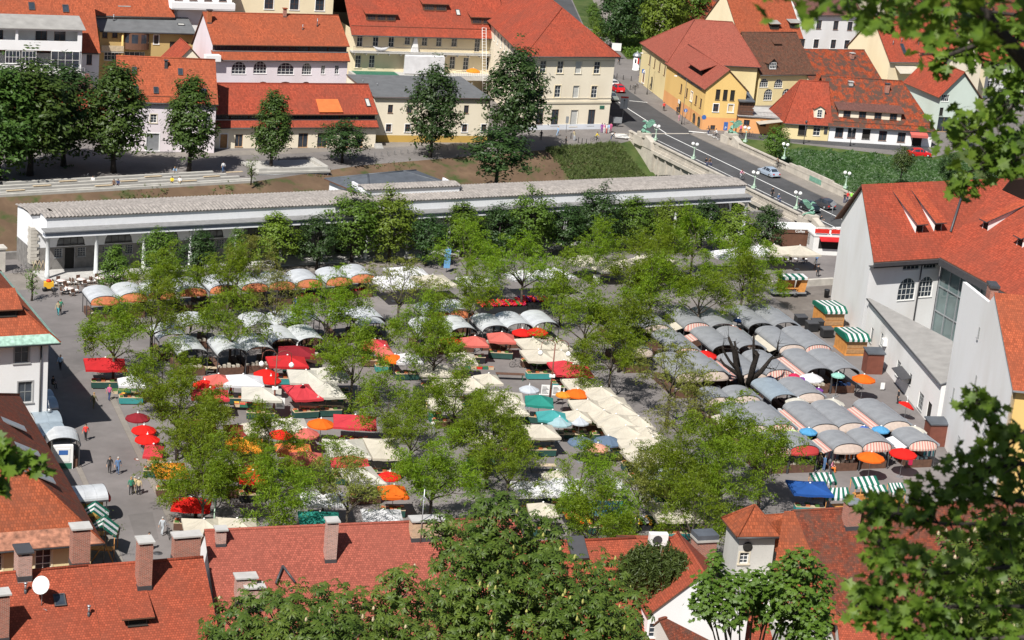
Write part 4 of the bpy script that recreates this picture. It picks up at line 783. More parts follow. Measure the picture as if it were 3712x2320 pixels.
# gable house beyond: blank wall facing the market
g1 = G(T(3, 2, 1690, 1240)).xy.to_3d(); g2 = G(T(3, 2, 1840, 1512)).xy.to_3d(); gd = (g2-g1).normalized(); gn = Vector((-gd.y, gd.x, 0)); gn = gn if gn.x > 0 else -gn
t0 = thing('blank_gable_house', 'white house with a nearly blank wall, tiny windows and red roof by the annex', 'house', g1)
P = [GP(p, g1, gn)-g1 for p in (T(3, 1, 1842, 1150), T(3, 1, 2085, 1345), T(3, 1, 2142, 1275), T(3, 2, 2312, 640))]
back = Vector((P[0].x, P[0].y, 0)); frt = Vector((P[3].x, P[3].y, 0))
m = MB(); m.prism([back, P[0], P[1], P[2], P[3], frt], gn*.4); m.build('wall', 'wall_white', t0)
m = MB(); pts = [p+(gd*0)+Vector((0, 0, .15)) for p in (P[2], P[3])]; dn = (pts[1]-pts[0]).normalized()
m.slab([pts[0]-gn*.1+Vector((0, 0, .1)), pts[1]+dn*.7-gn*.1+Vector((0, 0, .1)), pts[1]+dn*.7+gn*26+Vector((0, 0, .1)), pts[0]+gn*26+Vector((0, 0, .1))], .2, 0, 1); rf = m.build('roof', ['roof_orange', 'metal_grey'], t0)
m = MB(); dz = Vector((0, 0, -3.2)); m.slab([P[0]+dz+gn*.4, P[1]+dz*.4+gn*.4, P[1]+dz*.4+gn*26, P[0]+dz+gn*26], .2); m.build('roof', ['roof_lean'], t0)
bz = Vector((frt.x, frt.y, P[3].z)); m = MB(); m.prism([frt, bz, bz+gn*26, frt+gn*26], -gd*.01); m.build('front_wall', 'wall_yellow', t0)
cq = GP(T(3, 1, 2075, 1290), g1+gn*1.2, gn)-g1; m = MB(); s = gd*.85; zz0, zz1 = cq.z-1.5, GP(T(3, 1, 2075, 1165), g1+gn*1.2, gn).z
m.prism([cq-s+Vector((0, 0, zz0-cq.z)), cq+s+Vector((0, 0, zz0-cq.z)), cq+s+Vector((0, 0, zz1-cq.z)), cq-s+Vector((0, 0, zz1-cq.z))], gn*.8); ch = m.build('chimney', 'brick', rf); m = MB(); s = gd*1.05; m.prism([cq-s-gn*.1+Vector((0, 0, zz1-cq.z)), cq+s-gn*.1+Vector((0, 0, zz1-cq.z)), cq+s-gn*.1+Vector((0, 0, zz1-cq.z+.25)), cq-s-gn*.1+Vector((0, 0, zz1-cq.z+.25))], gn*1.0); m.build('chimney_cap', 'metal_dark', rf)
for x, y, w, hh in ((1995, 120, .5, 1.1), (1965, 580, .6, 1.2), (1755, 690, .5, 1.1), (1880, 810, 1.6, 1.7), (2070, 990, 1.6, 1.7), (1640, 945, .5, .7), (1800, 1170, .9, 1.6)):
    c = GP(T(3, 2, x, y), g1, gn)-g1; fm, pm = winmesh(w, hh, 'grille'); o2 = link('window', fm, None, t0, c-Vector((0, 0, hh/2))-gn*.13, math.atan2(gd.y, gd.x)); link('pane', pm, None, o2)
# ---------------------------------------------------------------- houses on the market's west side
C0 = G((166, 1599)).xy.to_3d()
h = House('corner_mansion', 'white corner house with grey framed windows, red hipped roof and green copper eaves', 'house', C0-dirv(28)*22, 28, 22, 22, 0, 10.6, 'wall_white')
h.winpx('F', T(0, 2, 203, 405), 1.35, 2.1, 'g'); h.winpx('F', T(0, 2, 235, 780), 1.35, 2.1, 'g'); h.walls(); h.hip(17.5, 'roof_orange', 8, 8, oe=.9)
k = h.sl; m = MB(); m.slab([(-.95, -.95, 10.6-k*.9+.2), (22.95, -.95, 10.6-k*.9+.2), (22.95-.9, -.05, 10.6+.26), (-.05, -.05, 10.6+.26)], .1)
m.slab([(22.95, -.95, 10.6-k*.9+.2), (22.95, 22.9, 10.6-k*.9+.2), (22.05, 22, 10.86), (22.05, -.05, 10.86)], .1); m.build('eave_sheet', 'copper_green', h.t); m = MB(); m.tube([(21.3, -.1, 10.4), (21.3, -.1, 0)], .09, 6); m.build('downpipe', 'metal_dark', h.t)
q = h.loc(T(0, 1, 60, 1420)); h.dormer(h.loc(T(0, 1, 70, 1490)), 2.0, .8, 'roof_orange', 'dark_room', .35, 'd')
m = MB(); m.tube([(22.1, -.6, 3.2), (22.1, -.6, 3.5)], .2, 8); m.tube([(22.1, -.6, 3.5), (22.1, -.05, 4.2)], .03, 5); m.build('wall_lantern', 'metal_grey', h.t)
C1 = G((332, 1945), 6.9).xy.to_3d()
h = House('brown_roofed_house', 'yellow house with weathered brown roof, rusty sheet eaves and long shutters of skylights', 'house', C1-dirv(25)*22, 25, 22, 33, 0, 6.9, 'wall_mustardpale' if 'wall_mustardpale' in M else 'wall_yellowpale')
h.winpx('F', T(0, 3, 405, 865), 1.25, 1.9, 'wtb'); h.winpx('F', T(0, 3, -60, 870), 1.25, 1.9, 'wtb'); h.walls(); h.hip(14.2, 'roof_pale', 9, 9, ry=.42, oe=.8, mat2='roof_brown')
k = h.sl; m = MB(); m.slab([(-.85, -.85, 6.9-k*.8+.2), (22.85, -.85, 6.9-k*.8+.2), (21.6, .75, 6.9+k*.75+.2), (.6, .75, 6.9+k*.75+.2)], .06); m.build('eave_sheet', 'rust_sheet', h.t)
for yy in (6, 12, 18):
    zq = 6.9+(7.3/9)*3.4; m = MB(); m.slab([(22-4.2, yy, zq+.75), (22-1.6, yy, zq-.9+.35), (22-1.6, yy+1.2, zq-.9+.35), (22-4.2, yy+1.2, zq+.75)], .1); m.build('skylight', 'metal_grey', h.roof)
# ---------------------------------------------------------------- houses at the foot of the castle hill
def mkr(name, label, pa, pb, zr, half, ze, wall, roof, ext=(0, 0), back=None, ry=None):
    A, B = G(pa, zr).xy.to_3d(), G(pb, zr).xy.to_3d(); a = ang(A, B); D = half+(back or half)
    h = House(name, label, 'house', A-dirv(a)*ext[0]-dirv(a+90)*half, a, (B-A).length+ext[0]+ext[1], D, -1, ze, wall); h.walls('x', zr, half/D); h.gable(zr, roof, half/D, og=.12); return h
h = mkr('tiled_house', 'house with orange tiled roof carrying a white dish and one skylight', T(0, 3, -200, 917), T(0, 3, 838, 822), 9.0, 8.5, 2.8, 'wall_buff', 'roof_near', (6, 0), 6)
h.chimney(h.loc(T(0, 3, 215, 885)), 1.0, 1.5, 1.7, 'brick_pale', 'metal_dark'); h.chimney(h.loc(T(0, 3, 10, 1480)), .9, 1.0, 3.2, 'brick', 'concrete'); h.skylight(h.loc(T(0, 3, 570, 1205)), .85, 1.0)
for x, y in ((240, 1085), (838, 1300)): h.vent(h.loc(T(0, 3, x, y)), .85, .11)
q = h.loc(T(0, 3, 392, 1205)); DISHPOS = h.t.matrix_world @ q if False else (Matrix.Translation(h.o) @ Matrix.Rotation(R(h.a), 4, 'Z')) @ q; DISHA = h.a
h = mkr('tiled_house', 'house with orange roof, tall brick chimney and a small dark roof hatch', T(0, 3, 852, 830), T(0, 3, 1905, 745), 9.0, 8.5, 2.8, 'wall_buff', 'roof_near', (0, 0), 6)
h.chimney(h.loc(T(0, 3, 1352, 985)), 1.0, 1.15, 3.3, 'brick', 'concrete'); h.chimney(h.loc(T(0, 3, 1782, 775))+Vector((0, .9, 0)), 2.0, .9, 1.6, 'brick', 'concrete'); h.chimney(h.loc(T(0, 3, 870, 850))+Vector((-.6, 1.6, 0)), 1.3, 1.1, 2.6, 'brick', 'concrete', 2.2)
h.dormer(h.loc(T(0, 3, 1295, 1385)), 1.7, .75, 'roof_near', 'dark_room', .38, 'd')
h = mkr('salmon_roofed_house', 'house with long salmon tiled roof, thin brick chimney and an antenna', T(0, 3, 1945, 492), T(1, 3, 2240, 375), 9.6, 9.5, 2.6, 'wall_white', 'roof_salmon', (0, 2), 6)
h.chimney(h.loc(T(0, 3, 2080, 600)), .75, .75, 1.0, 'brick_pale', 'concrete'); h.chimney(h.loc(T(0, 3, 2310, 1130)), 1.5, .9, 1.7, 'brick_pale', 'concrete'); h.chimney(h.loc(T(0, 3, 2390, 1200)), 1.4, .9, 1.5, 'brick_pale', 'concrete'); h.chimney(h.loc(T(1, 3, 695, 745)), .85, .85, 3.0, 'brick_pale', 'concrete'); h.chimney(h.loc(T(1, 3, 1610, 535)), 2.7, 1.0, 1.3, 'brick_ochre', 'concrete')
q = h.loc(T(1, 3, 270, 980)); m = MB(); e = h.sl
for s in (-1, 1): m.tube([(q.x+s*.75, q.y-.3, q.z+.2), (q.x, q.y+.9, q.z+.2+e*1.2)], .1, 5)
m.build('roof_ridge_flashing', 'metal_dark', h.roof)
q = h.loc(T(1, 3, 1550, 612)); m = MB(); m.tube([q, q+Vector((0, 0, 4.7))], .045, 6)
for s in (-1, 1): m.tube([q+Vector((0, 0, 4.1)), q+Vector((s*.45, -.1, 3.7))], .025, 5); m.tube([q+Vector((0, 0, 4.1)), q+Vector((.1*s, s*.4, 3.6))], .025, 5)
m.build('antenna', 'metal_grey', h.roof)
h = mkr('tiled_house', 'house with orange roof showing between chestnut crown and small weeping birch', T(2, 3, 440, 595), T(2, 3, 1152, 562), 9.0, 10, 2.0, 'wall_white', 'roof_near', (6, 0), 5)
q = h.loc(T(2, 3, 615, 690)); m = MB(); m.prism([(q.x-.7, q.y-.8, q.z-.3), (q.x+.7, q.y-.8, q.z-.3), (q.x+.7, q.y+.9, q.z+.9), (q.x-.7, q.y+.9, q.z+.9)], (0, -.12, .25)); m.build('chimney', 'metal_dark', h.roof)
h = mkr('tiled_house', 'narrow house with orange roof carrying a white air conditioner above a birch', T(2, 3, 1172, 557), T(2, 3, 1592, 562), 9.0, 2.6, 7.0, 'wall_white', 'roof_near', (0, 0), 5)
q = h.loc(T(2, 3, 1365, 640)); m = MB(); m.box(q.x-.75, q.x+.75, q.y-.45, q.y+.1, q.z+.35, q.z+1.35); ac = m.build('air_conditioner', 'paper', h.roof); m = MB(); c = Vector((q.x-.12, q.y-.46, q.z+.85)); m.poly([c+Vector((.4*math.cos(i*.52), -.01, .4*math.sin(i*.52))) for i in range(12)]); m.build('fan_grille', 'metal_dark', h.roof)
m = MB(); m.box(q.x-.6, q.x-.5, q.y-.4, q.y, q.z-.1, q.z+.35); m.box(q.x+.5, q.x+.6, q.y-.4, q.y, q.z-.1, q.z+.35); m.build('bracket', 'metal_dark', h.roof)
A, Bk = G(T(2, 3, 1812, 893), 9.4), G(T(2, 3, 1600, 560), 9.4); yd = ang(A, Bk); a = yd-90; lf = GP(T(2, 3, 1288, 1283), A, dirv(yd)); half = (A-lf).dot(dirv(a)); ze = lf.z
h = House('white_gable_house', 'house with white gable wall and orange roof sloping towards the birch terrace', 'house', A.xy.to_3d()-dirv(a)*half, a, 2*half, (Bk-A).xy.length+1, -1, ze, 'wall_white'); h.winpx('F', T(2, 3, 1310, 1490), 1.0, 1.2, 'w'); h.walls('y', 9.3); h.gable_y(9.4, 'roof_near', og=.12, oe=.15)
h2 = House('brick_stack_house', 'tall brick chimney block with slate cap beside the white gable', 'chimney', G(T(2, 3, 1825, 780), 6.6).xy.to_3d()-dirv(20)*.85, 20, 1.7, 1.3, 0, 8.4, 'brick'); h2.walls(); m = MB(); m.box(-.12, 1.82, -.12, 1.42, 8.4, 8.6); m.box(-.08, 1.78, -.08, 1.38, 8.6, 9.0, 1); m.build('chimney_cap', ['stone_white', 'roof_slate'], h2.t)
h = mkr('old_house', 'big old house with uneven mossy brown tiles and a brick chimney with metal hood', T(3, 3, 250, 305), T(3, 3, 2050, 212), 9.6, 11, 1.2, 'wall_stained', 'roof_brown', (0, 6), 6)
h.chimney(h.loc(T(3, 3, 775, 430)), 1.25, 1.0, 1.9, 'brick', 'metal_grey'); m = MB(); m.slab([(-5.2, 4, 5.4), (-.05, 1, 4.0), (-.05, 11, 9.75), (-1, 11, 9.75)], .15); m.build('roof', 'roof_pale', h.t); m = MB(); m.box(-4.6, -.2, 3, 12, -1, 3.4); m.build('wall', 'wall_stained', h.t)
ap = G(T(2, 3, 2290, 255), 9.2).xy.to_3d(); h = House('turret_house', 'grey stair turret with round window and orange pyramid roof', 'tower', ap-dirv(15)*1.6-dirv(105)*1.6, 15, 3.2, 3.2, -1, 7.6, 'wall_stained'); h.winpx('F', T(2, 3, 2185, 790), .8, 1.0, 'wt'); h.walls(); h.hip(9.2, 'roof_pale', 1.55, 1.55, oe=.4)
m = MB(); m.slab([G(T(c_, 3, x_, y_), z_)-h.t.location for c_, x_, y_, z_ in ((2, 2330, 330, 8.5), (3, 262, 303, 9.7), (3, 140, 720, 5.4), (2, 2250, 450, 7.4))], .15); m.build('roof', 'roof_pale', h.t).rotation_euler.z = -R(15); m = MB(); m.lathe([(.42, 0), (.42, .1), (.3, .12)], n=12); q = h.loc(T(2, 3, 2205, 505), face='F'); o2 = m.build('round_window', 'dark_room', h.t, Vector((min(max(q.x, .8), 3), -.0, min(q.z, 6.3)))); o2.rotation_euler = (R(90), 0, 0)
h = mkr('low_brown_house', 'low house with brown mossy roof below the white gable', T(2, 3, 1400, 1330), T(2, 3, 1800, 1190), 5.6, 5, 1.0, 'wall_stained', 'roof_brown', (0, 0), 4)
h = mkr('small_orange_house', 'small bright orange tiled roof half covered by a maple crown', T(2, 3, 2040, 1190), T(2, 3, 2300, 1170), 5.4, 4, 1.8, 'wall_white', 'roof_near', (0, .5), 3)
h = mkr('porch_house', 'little orange tiled porch roof with white verge beside stained wall', T(3, 3, 660, 1310), T(3, 3, 1000, 1330), 4.2, 2.6, 2.4, 'wall_stained', 'roof_near', (0, 0), 2)
# ---------------------------------------------------------------- ground, river, road
def ground(key, c, var, scale, c2=None, lo=.4, hi=.7):
    m, nt, b = newmat(key)
    a = mix(nt, ramp(nt, noise(nt, scale, 6), .3, .7), sc3(c, 1-var), sc3(c, 1+var))
    a = mix(nt, ramp(nt, noise(nt, .13, 7, rough=.65), .4, .66), a, sc3(c, .72))
    if c2: a = mix(nt, ramp(nt, noise(nt, .35, 7), lo, hi), a, c2)
    f = ramp(nt, noise(nt, 9, 4), .62, .7); fm = N(nt, 'ShaderNodeMath'); fm.operation = 'MULTIPLY'; fm.inputs[1].default_value = .25; L(nt, f, fm.inputs[0])
    a = mix(nt, fm.outputs[0], a, sc3(c, .55)); L(nt, a, b.inputs['Base Color']); b.inputs['Roughness'].default_value = .93; b.inputs['Specular IOR Level'].default_value = .2
ground('g_market', (.205, .188, .183), .07, 1.5); ground('g_side', (.2, .183, .179), .06, 1.2); ground('g_paving', (.2, .184, .175), .12, 2.0); ground('g_road', (.085, .085, .088), .1, .8); ground('g_walk', (.25, .225, .2), .1, 1.5)
ground('g_soil', (.15, .098, .062), .2, .7, (.05, .075, .022), .52, .68); ground('g_green', (.05, .085, .02), .3, .8, (.1, .12, .04)); ground('g_hill', (.06, .075, .03), .3, .6, (.12, .09, .05)); ground('g_patch', (.172, .158, .154), .08, 1.5); ground('g_dirt', (.17, .15, .135), .2, .8)
m, nt, b = newmat('water'); b.inputs['Base Color'].default_value = (.03, .06, .045, 1); b.inputs['Roughness'].default_value = .15
def sheet(name, pts, z, mat, kind='structure', thick=0):
    m = MB()
    if thick: m.slab([(p.x, p.y, z) for p in pts], thick)
    else: m.poly([(p.x, p.y, z) for p in pts])
    return m.build(name, mat, kind=kind)
V2 = lambda x, y: Vector((x, y, 0))
sheet('market_ground', [UV(-170, 9.1), UV(-170, -150), V2(-160, 118), V2(190, 118), V2(330, 300), UV(300, 9.1)], 0, 'g_market')
sheet('river', [UV(-170, 9.1), UV(300, 9.1), UV(300, 60), UV(-170, 60)], -5.4, 'water')
BT = [UV(-170, 33), UV(-30, 36.2), V2(-71.2, 276.8), V2(-39.7, 298.6), V2(-25.4, 315.7), V2(15, 349.8), V2(19, 356), V2(38, 364.5), G(T(3, 0, 150, 1345)), G(T(3, 0, 1500, 1500)), UV(300, 88)]
m = MB(); m.poly([(p.x, p.y, 0) for p in [BT[0], BT[-1], V2(420, 900), V2(-420, 900)]][:0] or [(p.x, p.y, 0) for p in BT]+[(420, 900, 0), (-420, 900, 0)]); m.build('far_bank_ground', 'g_paving', kind='structure')
m = MB(); n = 24
for i in range(len(BT)-1):
    for k in range(3):
        def pt(j, k):
            e = BT[j]-VA*(15*k/3); bump = .5*math.sin(j*1.7+k) if 0 < k < 3 else 0
            return (e.x, e.y, -6*(k/3)**1.1+bump if k else 0)
        m.poly([pt(i, k+1), pt(i+1, k+1), pt(i+1, k), pt(i, k)], 0 if i < 5 else 1, True)
m.build('river_bank', ['g_soil', 'g_green'], kind='structure')
# hill the photograph is taken from
m = MB(); NX, NY = 24, 20
vs = []; fs = []
for j in range(NY+1):
    for i in range(NX+1):
        x = -110+220*i/NX; y = 124-150*j/NY; z = max(-.5, .6*(121-y)-.5)+(1.2*math.sin(x*.21+y*.13) if y < 112 else 0); z = min(z, 71.5)
        vs.append((x, y, z))
for j in range(NY):
    for i in range(NX): a = j*(NX+1)+i; fs.append((a, a+NX+1, a+NX+2, a+1))
m.mesh(vs, fs, 0, True); m.build('castle_hill', 'g_hill', kind='structure')
# side street west of the stalls, kerb strip
K0, K1 = G((385, 1380)), G((665, 1960)); kd = (K1-K0).normalized(); kn = Vector((-kd.y, kd.x, 0)); kn = kn if kn.x < 0 else -kn
sheet('side_street', [K0-kd*4+kn*.3, K1+kd*30+kn*.3, K1+kd*30+kn*16, K0-kd*4+kn*16], .004, 'g_side')
m = MB(); m.prism([K0-kd*7-kn*.05, K1+kd*12-kn*.05, K1+kd*12+kn*.55, K0-kd*7+kn*.55], (0, 0, .1)); m.build('kerb_strip', 'g_walk', kind='structure')
a, b2 = G(T(0, 2, 760, 1380)), G(T(0, 3, 1180, 800)); d = (b2-a).normalized(); n2 = Vector((d.y, -d.x, 0)); n2 = n2 if n2.x < 0 else -n2
m = MB(); m.prism([a, b2, b2+n2*.5, a+n2*.5], (0, 0, .08)); m.build('kerb_strip', 'g_walk', kind='structure')
sheet('arcade_pavement', [UV(-9, -3.5), UV(108, -3.5), UV(108, 3.3), UV(-9, 3.3)], .006, 'g_walk')
sheet('yard_ground', [G(T(3, 1, 400, 1200)), G(T(3, 1, 620, 1180)), G(T(3, 1, 735, 1480)), G(T(3, 2, 900, 330)), G(T(3, 2, 560, 200)), G(T(3, 1, 60, 1300))], .005, 'g_dirt')
# road over the bridge
RE = [G(T(2, 0, *p)) for p in ((1900, 1375), (1650, 1215), (1400, 1060), (1110, 865), (985, 740), (660, 225), (560, 0))]; rdv = (RE[-1]-RE[-2]).normalized(); RE.append(RE[-1]+rdv*200); r0 = RE[1]
rn = Vector((-rdv.y, rdv.x, 0)); m = MB()
for p, q in zip(RE, RE[1:]): m.poly([(v.x, v.y, .008) for v in (p, q, q+rn*11.5, p+rn*11.5)])
m.build('road', 'g_road', kind='structure')
a = G(T(2, 0, 2140, 1285)); b2 = G(T(3, 0, 1540, 1435)); q = dirv(100)
sheet('quay_road', [a+V2(-1, -2), b2+V2(0, -1), b2+V2(0, 4.2), a+V2(-1, 3.6)], .008, 'g_road'); sheet('pavement', [a+V2(-4, 3.8), b2+V2(0, 4.4), b2+V2(0, 8), a+V2(-4, 8)], .004, 'g_walk')
p1, p2 = G(T(1, 0, 400, 1450)), G(T(1, 0, 2240, 1330)); q1 = G(T(0, 0, 1300, 1500))
sheet('pavement', [q1, p1, p2, p2+dirv(118)*5, p1+dirv(118)*3, q1+dirv(118)*3], .005, 'g_walk')
e6 = RE[-3]; sheet('verge', [e6-rdv*2-rn*.3, RE[-1]-rn*.3, RE[-1]-rn*60, e6-rn*34, G(T(2, 0, 1330, 560)), G(T(2, 0, 1090, 560)), G(T(2, 0, 880, 330))], .012, 'g_green'); sheet('pavement', [e6-rdv*5-rn*5.5, RE[-1]-rn*5.5, RE[-1]-rn*9, e6-rdv*9-rn*8.5], .02, 'g_walk')
def mark(p, q, w, z=.013): d = (q-p).normalized(); n = Vector((-d.y, d.x, 0))*w/2; return [(v.x, v.y, z) for v in (p-n, q-n, q+n, p+n)]
m = MB(); c = [p+rn*5.7 for p in RE]
for p, q in zip(c[:4], c[1:4]): m.poly(mark(p, q, .2))
for i in range(70): m.poly(mark(c[5]+rdv*(i*3-10), c[5]+rdv*(i*3-8.6), .22))
for i in range(6): s = G(T(2, 0, 1670+36*i, 1240+19*i), .34); m.poly(mark(s, s+dirv(0)*3.6, .6, .34))
for i in range(3): s = G(T(2, 0, 940+15*i, 1263+14*i), .34); m.poly(mark(s, s+dirv(3)*4.2, .6, .34))
s = G(T(2, 0, 1110, 952)); m.poly(mark(s, s+dirv(0)*3.4, .3)); m.build('road_marking', 'paper', kind='structure')
# ---------------------------------------------------------------- stone bridge with four statues
plain('bridge_stone', (.46, .42, .36), .88, .18, .8, bump=.2)
ZR = 1.6
BL0, BL1 = G(T(2, 0, 1370, 1350), ZR), G(T(3, 1, 235, 470), ZR); BR0, BR1 = G(T(2, 0, 2200, 1362), ZR), G(T(3, 1, 725, 265), ZR)
for p in (BL0, BL1, BR0, BR1): p.z = 0
bd = (BL1-BL0).normalized(); ba = math.degrees(math.atan2(bd.y, bd.x)); bn = Vector((-bd.y, bd.x, 0)); W_ = (BR0-BL0).dot(bn); LB = (BL1-BL0).length
bt = thing('stone_bridge', 'pale stone bridge with balustrades carrying the road across the river', 'bridge', BL0, R(ba))
m = MB(); m.box(-12, LB+16, .2, W_-.2, -.9, .3); m.build('deck', 'g_road', bt)
m = MB(); m.box(-12, LB+16, .25, 3.1, .3, .42); m.box(-12, LB+16, W_-3.4, W_-.25, .3, .42); m.build('footway', 'g_walk', bt)
m = MB(); m.poly([(-12, W_/2-.1, .304), (LB+16, W_/2-.1, .304), (LB+16, W_/2+.1, .304), (-12, W_/2+.1, .304)]); m.poly([(-12, 4.1, .304), (LB+16, 4.1, .304), (LB+16, 4.25, .304), (-12, 4.25, .304)])
for i in range(5): m.poly([(LB+5.4+i*1.3, 3.6, .304), (LB+6.0+i*1.3, 3.6, .304), (LB+6.0+i*1.3, W_-3.8, .304), (LB+5.4+i*1.3, W_-3.8, .304)])
m.build('lane_marking', 'paper', bt)
def balus(y0, s, x0, x1, solid=(), name='balustrade'):
    m = MB(); m.box(x0, x1, y0-.22, y0+.22, .3, .62); m.box(x0, x1, y0-.24, y0+.24, 1.38, 1.6)
    n = int((x1-x0)/.42)
    for i in range(n):
        x = x0+(i+.5)*(x1-x0)/n
        if any(a <= x <= b for a, b in solid): continue
        m.box(x-.1, x+.1, y0-.12, y0+.12, .62, 1.38)
    for a, b in solid: m.box(a, b, y0-.2, y0+.2, .62, 1.38)
    return m
balus(0, -1, -1, LB+2, ((0, .9), (LB*.5-3.4, LB*.5+3.4))).build('balustrade', 'bridge_stone', bt)
balus(W_, 1, -1, LB+6, ((LB*.35, LB*.75),)).build('balustrade', 'bridge_stone', bt)
m = MB(); m.box(LB*.37, LB*.73, W_-.21, W_+.21, 1.6, 1.95); m.box(LB*.43, LB*.67, W_-.2, W_+.2, 1.95, 2.15); m.build('parapet', 'bridge_stone', bt)
m = MB(); m.box(LB*.52, LB*.6, W_-.26, W_-.2, .7, 1.5); m.build('plaque', 'verdigris', bt)
me = text_mesh('1848', .75, .02); me.materials.append(M['metal_dark']); o = link('date_numerals', me, None, bt, Vector((LB*.5-1.3, -.23, 1.0))); o.rotation_euler = (R(90), 0, 0)
m = MB(); N_ = 20; zb = lambda x: -5.5+4.3*math.sqrt(max(0, 1-((x-LB/2)/(LB/2+.5))**2))
for y in (-.05, W_+.05):
    for i in range(N_):
        xa, xb = LB*i/N_, LB*(i+1)/N_; m.poly([(xa, y, zb(xa)), (xb, y, zb(xb)), (xb, y, .25), (xa, y, .25)])
    for i in range(16): x = LB*(i+.5)/16; s = -1 if y < 1 else 1; m.box(x-.18, x+.18, min(y, y+s*.3), max(y, y+s*.3), max(zb(x), -3.5), -.3)
    s = -1 if y < 1 else 1; m.box(-1, LB+1, min(y, y+s*.5), max(y, y+s*.5), -.3, .25)
for i in range(N_): xa, xb = LB*i/N_, LB*(i+1)/N_; m.poly([(xa, 0, zb(xa)), (xb, 0, zb(xb)), (xb, W_, zb(xb)), (xa, W_, zb(xa))])
m.box(-13, .0, -.6, W_+.6, -6, .2); m.box(LB, LB+15, -.6, W_+.6, -6, -.01); m.build('arch', 'bridge_stone', bt)
m = MB()
for (x, y) in ((-4.2, -.2), (-3.6, W_+.2), (LB+5.5, -.3)):
    m.box(x-2.2, x+.4, y-.9, y+.9, .2, 1.7); m.box(x-1.3, x+1.1, y-.75, y+.75, 1.7, 2.4); m.prism([(x+.4, y-.5, .2), (x+3.6, y-.5, .2), (x+3.2, y-.5, 1.5), (x+1.3, y-.5, 2.1), (x+.4, y-.5, 2.3)], (0, 1, 0))
m.build('pedestal', 'bridge_stone', bt)
balus(-.2, -1, -9.5, -6.5).build('balustrade', 'bridge_stone', bt)
BW = lambda x, y, z=0: BL0+bd*x+bn*y+Vector((0, 0, z))
def mk_dragon():
    t = thing('dragon_statue', '', ''); m = MB()
    m.tube([(-.1, 0, 0), (-.25, 0, .5), (-.1, 0, 1.1), (.2, 0, 1.6), (.3, 0, 2.0), (.15, 0, 2.35), (-.1, 0, 2.5), (-.5, 0, 2.42), (-.75, 0, 2.36)], [.5, .58, .5, .36, .24, .19, .22, .15, .05], 9)
    m.tube([(.2, 0, .2), (.9, .15, .1), (1.5, -.1, -.25), (1.9, .1, -.6)], [.32, .22, .14, .04], 7)
    for s in (-1, 1):
        m.tube([(-.25, s*.35, .7), (-.65, s*.42, .45), (-.7, s*.4, 0)], [.2, .14, .12], 6); m.tube([(.1, s*.42, .4), (-.35, s*.5, .3), (-.5, s*.5, 0)], [.28, .2, .12], 6)
        m.tube([(-.05, s*.1, 2.55), (.2, s*.16, 2.75)], [.06, .02], 5)
    b = m.build('body', 'verdigris', t)
    for s in (-1, 1):
        w = MB(); a = [(.15, s*.3, 1.3), (.55, s*.55, 2.3), (1.3, s*.9, 2.75), (2.1, s*1.15, 2.6), (1.75, s*1.0, 2.1), (1.45, s*.85, 1.9), (1.1, s*.7, 1.45), (.8, s*.5, 1.2)]
        w.prism(a, (0, s*.07, 0)); w.tube([(.15, s*.3, 1.3), (.55, s*.55, 2.35), (1.3, s*.9, 2.8), (2.1, s*1.15, 2.62)], [.1, .09, .07, .03], 6); w.build('wing', 'verdigris', t)
    return t
DR = Proto(mk_dragon)
DR('green copper winged dragon on pylon beside the cream corner house', 'statue', BW(-4.3, -.2, 2.4), R(0), 0.78, 'dragons guarding the bridge'); DR('green copper winged dragon on pylon opposite the yellow house', 'statue', BW(-3.7, W_+.2, 2.4), R(0), 0.78, 'dragons guarding the bridge'); DR('green copper winged dragon in front of the parked dark cars', 'statue', BW(LB+5.4, -.3, 2.4), R(180), 0.7, 'dragons guarding the bridge')
def mk_lamp():
    t = thing('bridge_lamp', '', ''); m = MB(); m.box(-.35, .35, -.35, .35, 0, .35); m.lathe([(.3, .35), (.2, .6), (.11, 1.0), (.08, 2.0), (.12, 2.1), (.06, 2.2)], n=8)
    m.tube([(0, 0, 2.1), (.25, 0, 1.95), (.42, 0, 2.2), (.42, 0, 2.45)], .05, 5); m.tube([(0, 0, 2.1), (-.25, 0, 1.95), (-.42, 0, 2.2), (-.42, 0, 2.45)], .05, 5); m.build('post', 'lamp_green', t)
    for s in (-1, 1): g = MB(); g.lathe([(.001, -.33), (.2, -.27), (.31, -.08), (.33, .05), (.26, .24), (.12, .33), (.001, .35)], (s*.42, 0, 2.75), 12); g.build('globe', 'globe', t)
    return t
LP = Proto(mk_lamp)
for p, nm in ((T(2, 0, 1355, 1325), 'nearest the dragon by the cream corner house'), (T(2, 0, 1715, 1500), 'on the balustrade before the date numerals'), (T(2, 1, 2285, 265), 'by the end of the colonnade roof'), (T(3, 1, 265, 460), 'beside the dragon in front of the dark cars'), (T(3, 1, 730, 265), 'near the three standing walkers'), (T(3, 0, 150, 1500), 'behind the cyclist by the green hedge'), (T(2, 0, 2205, 1340), 'nearest the dragon opposite the yellow house')):
    q = G(p, 1.62); LP('green post lamp with two white globes '+nm, 'street lamp', q, R(-30), .88, 'globe lamps on the bridge')
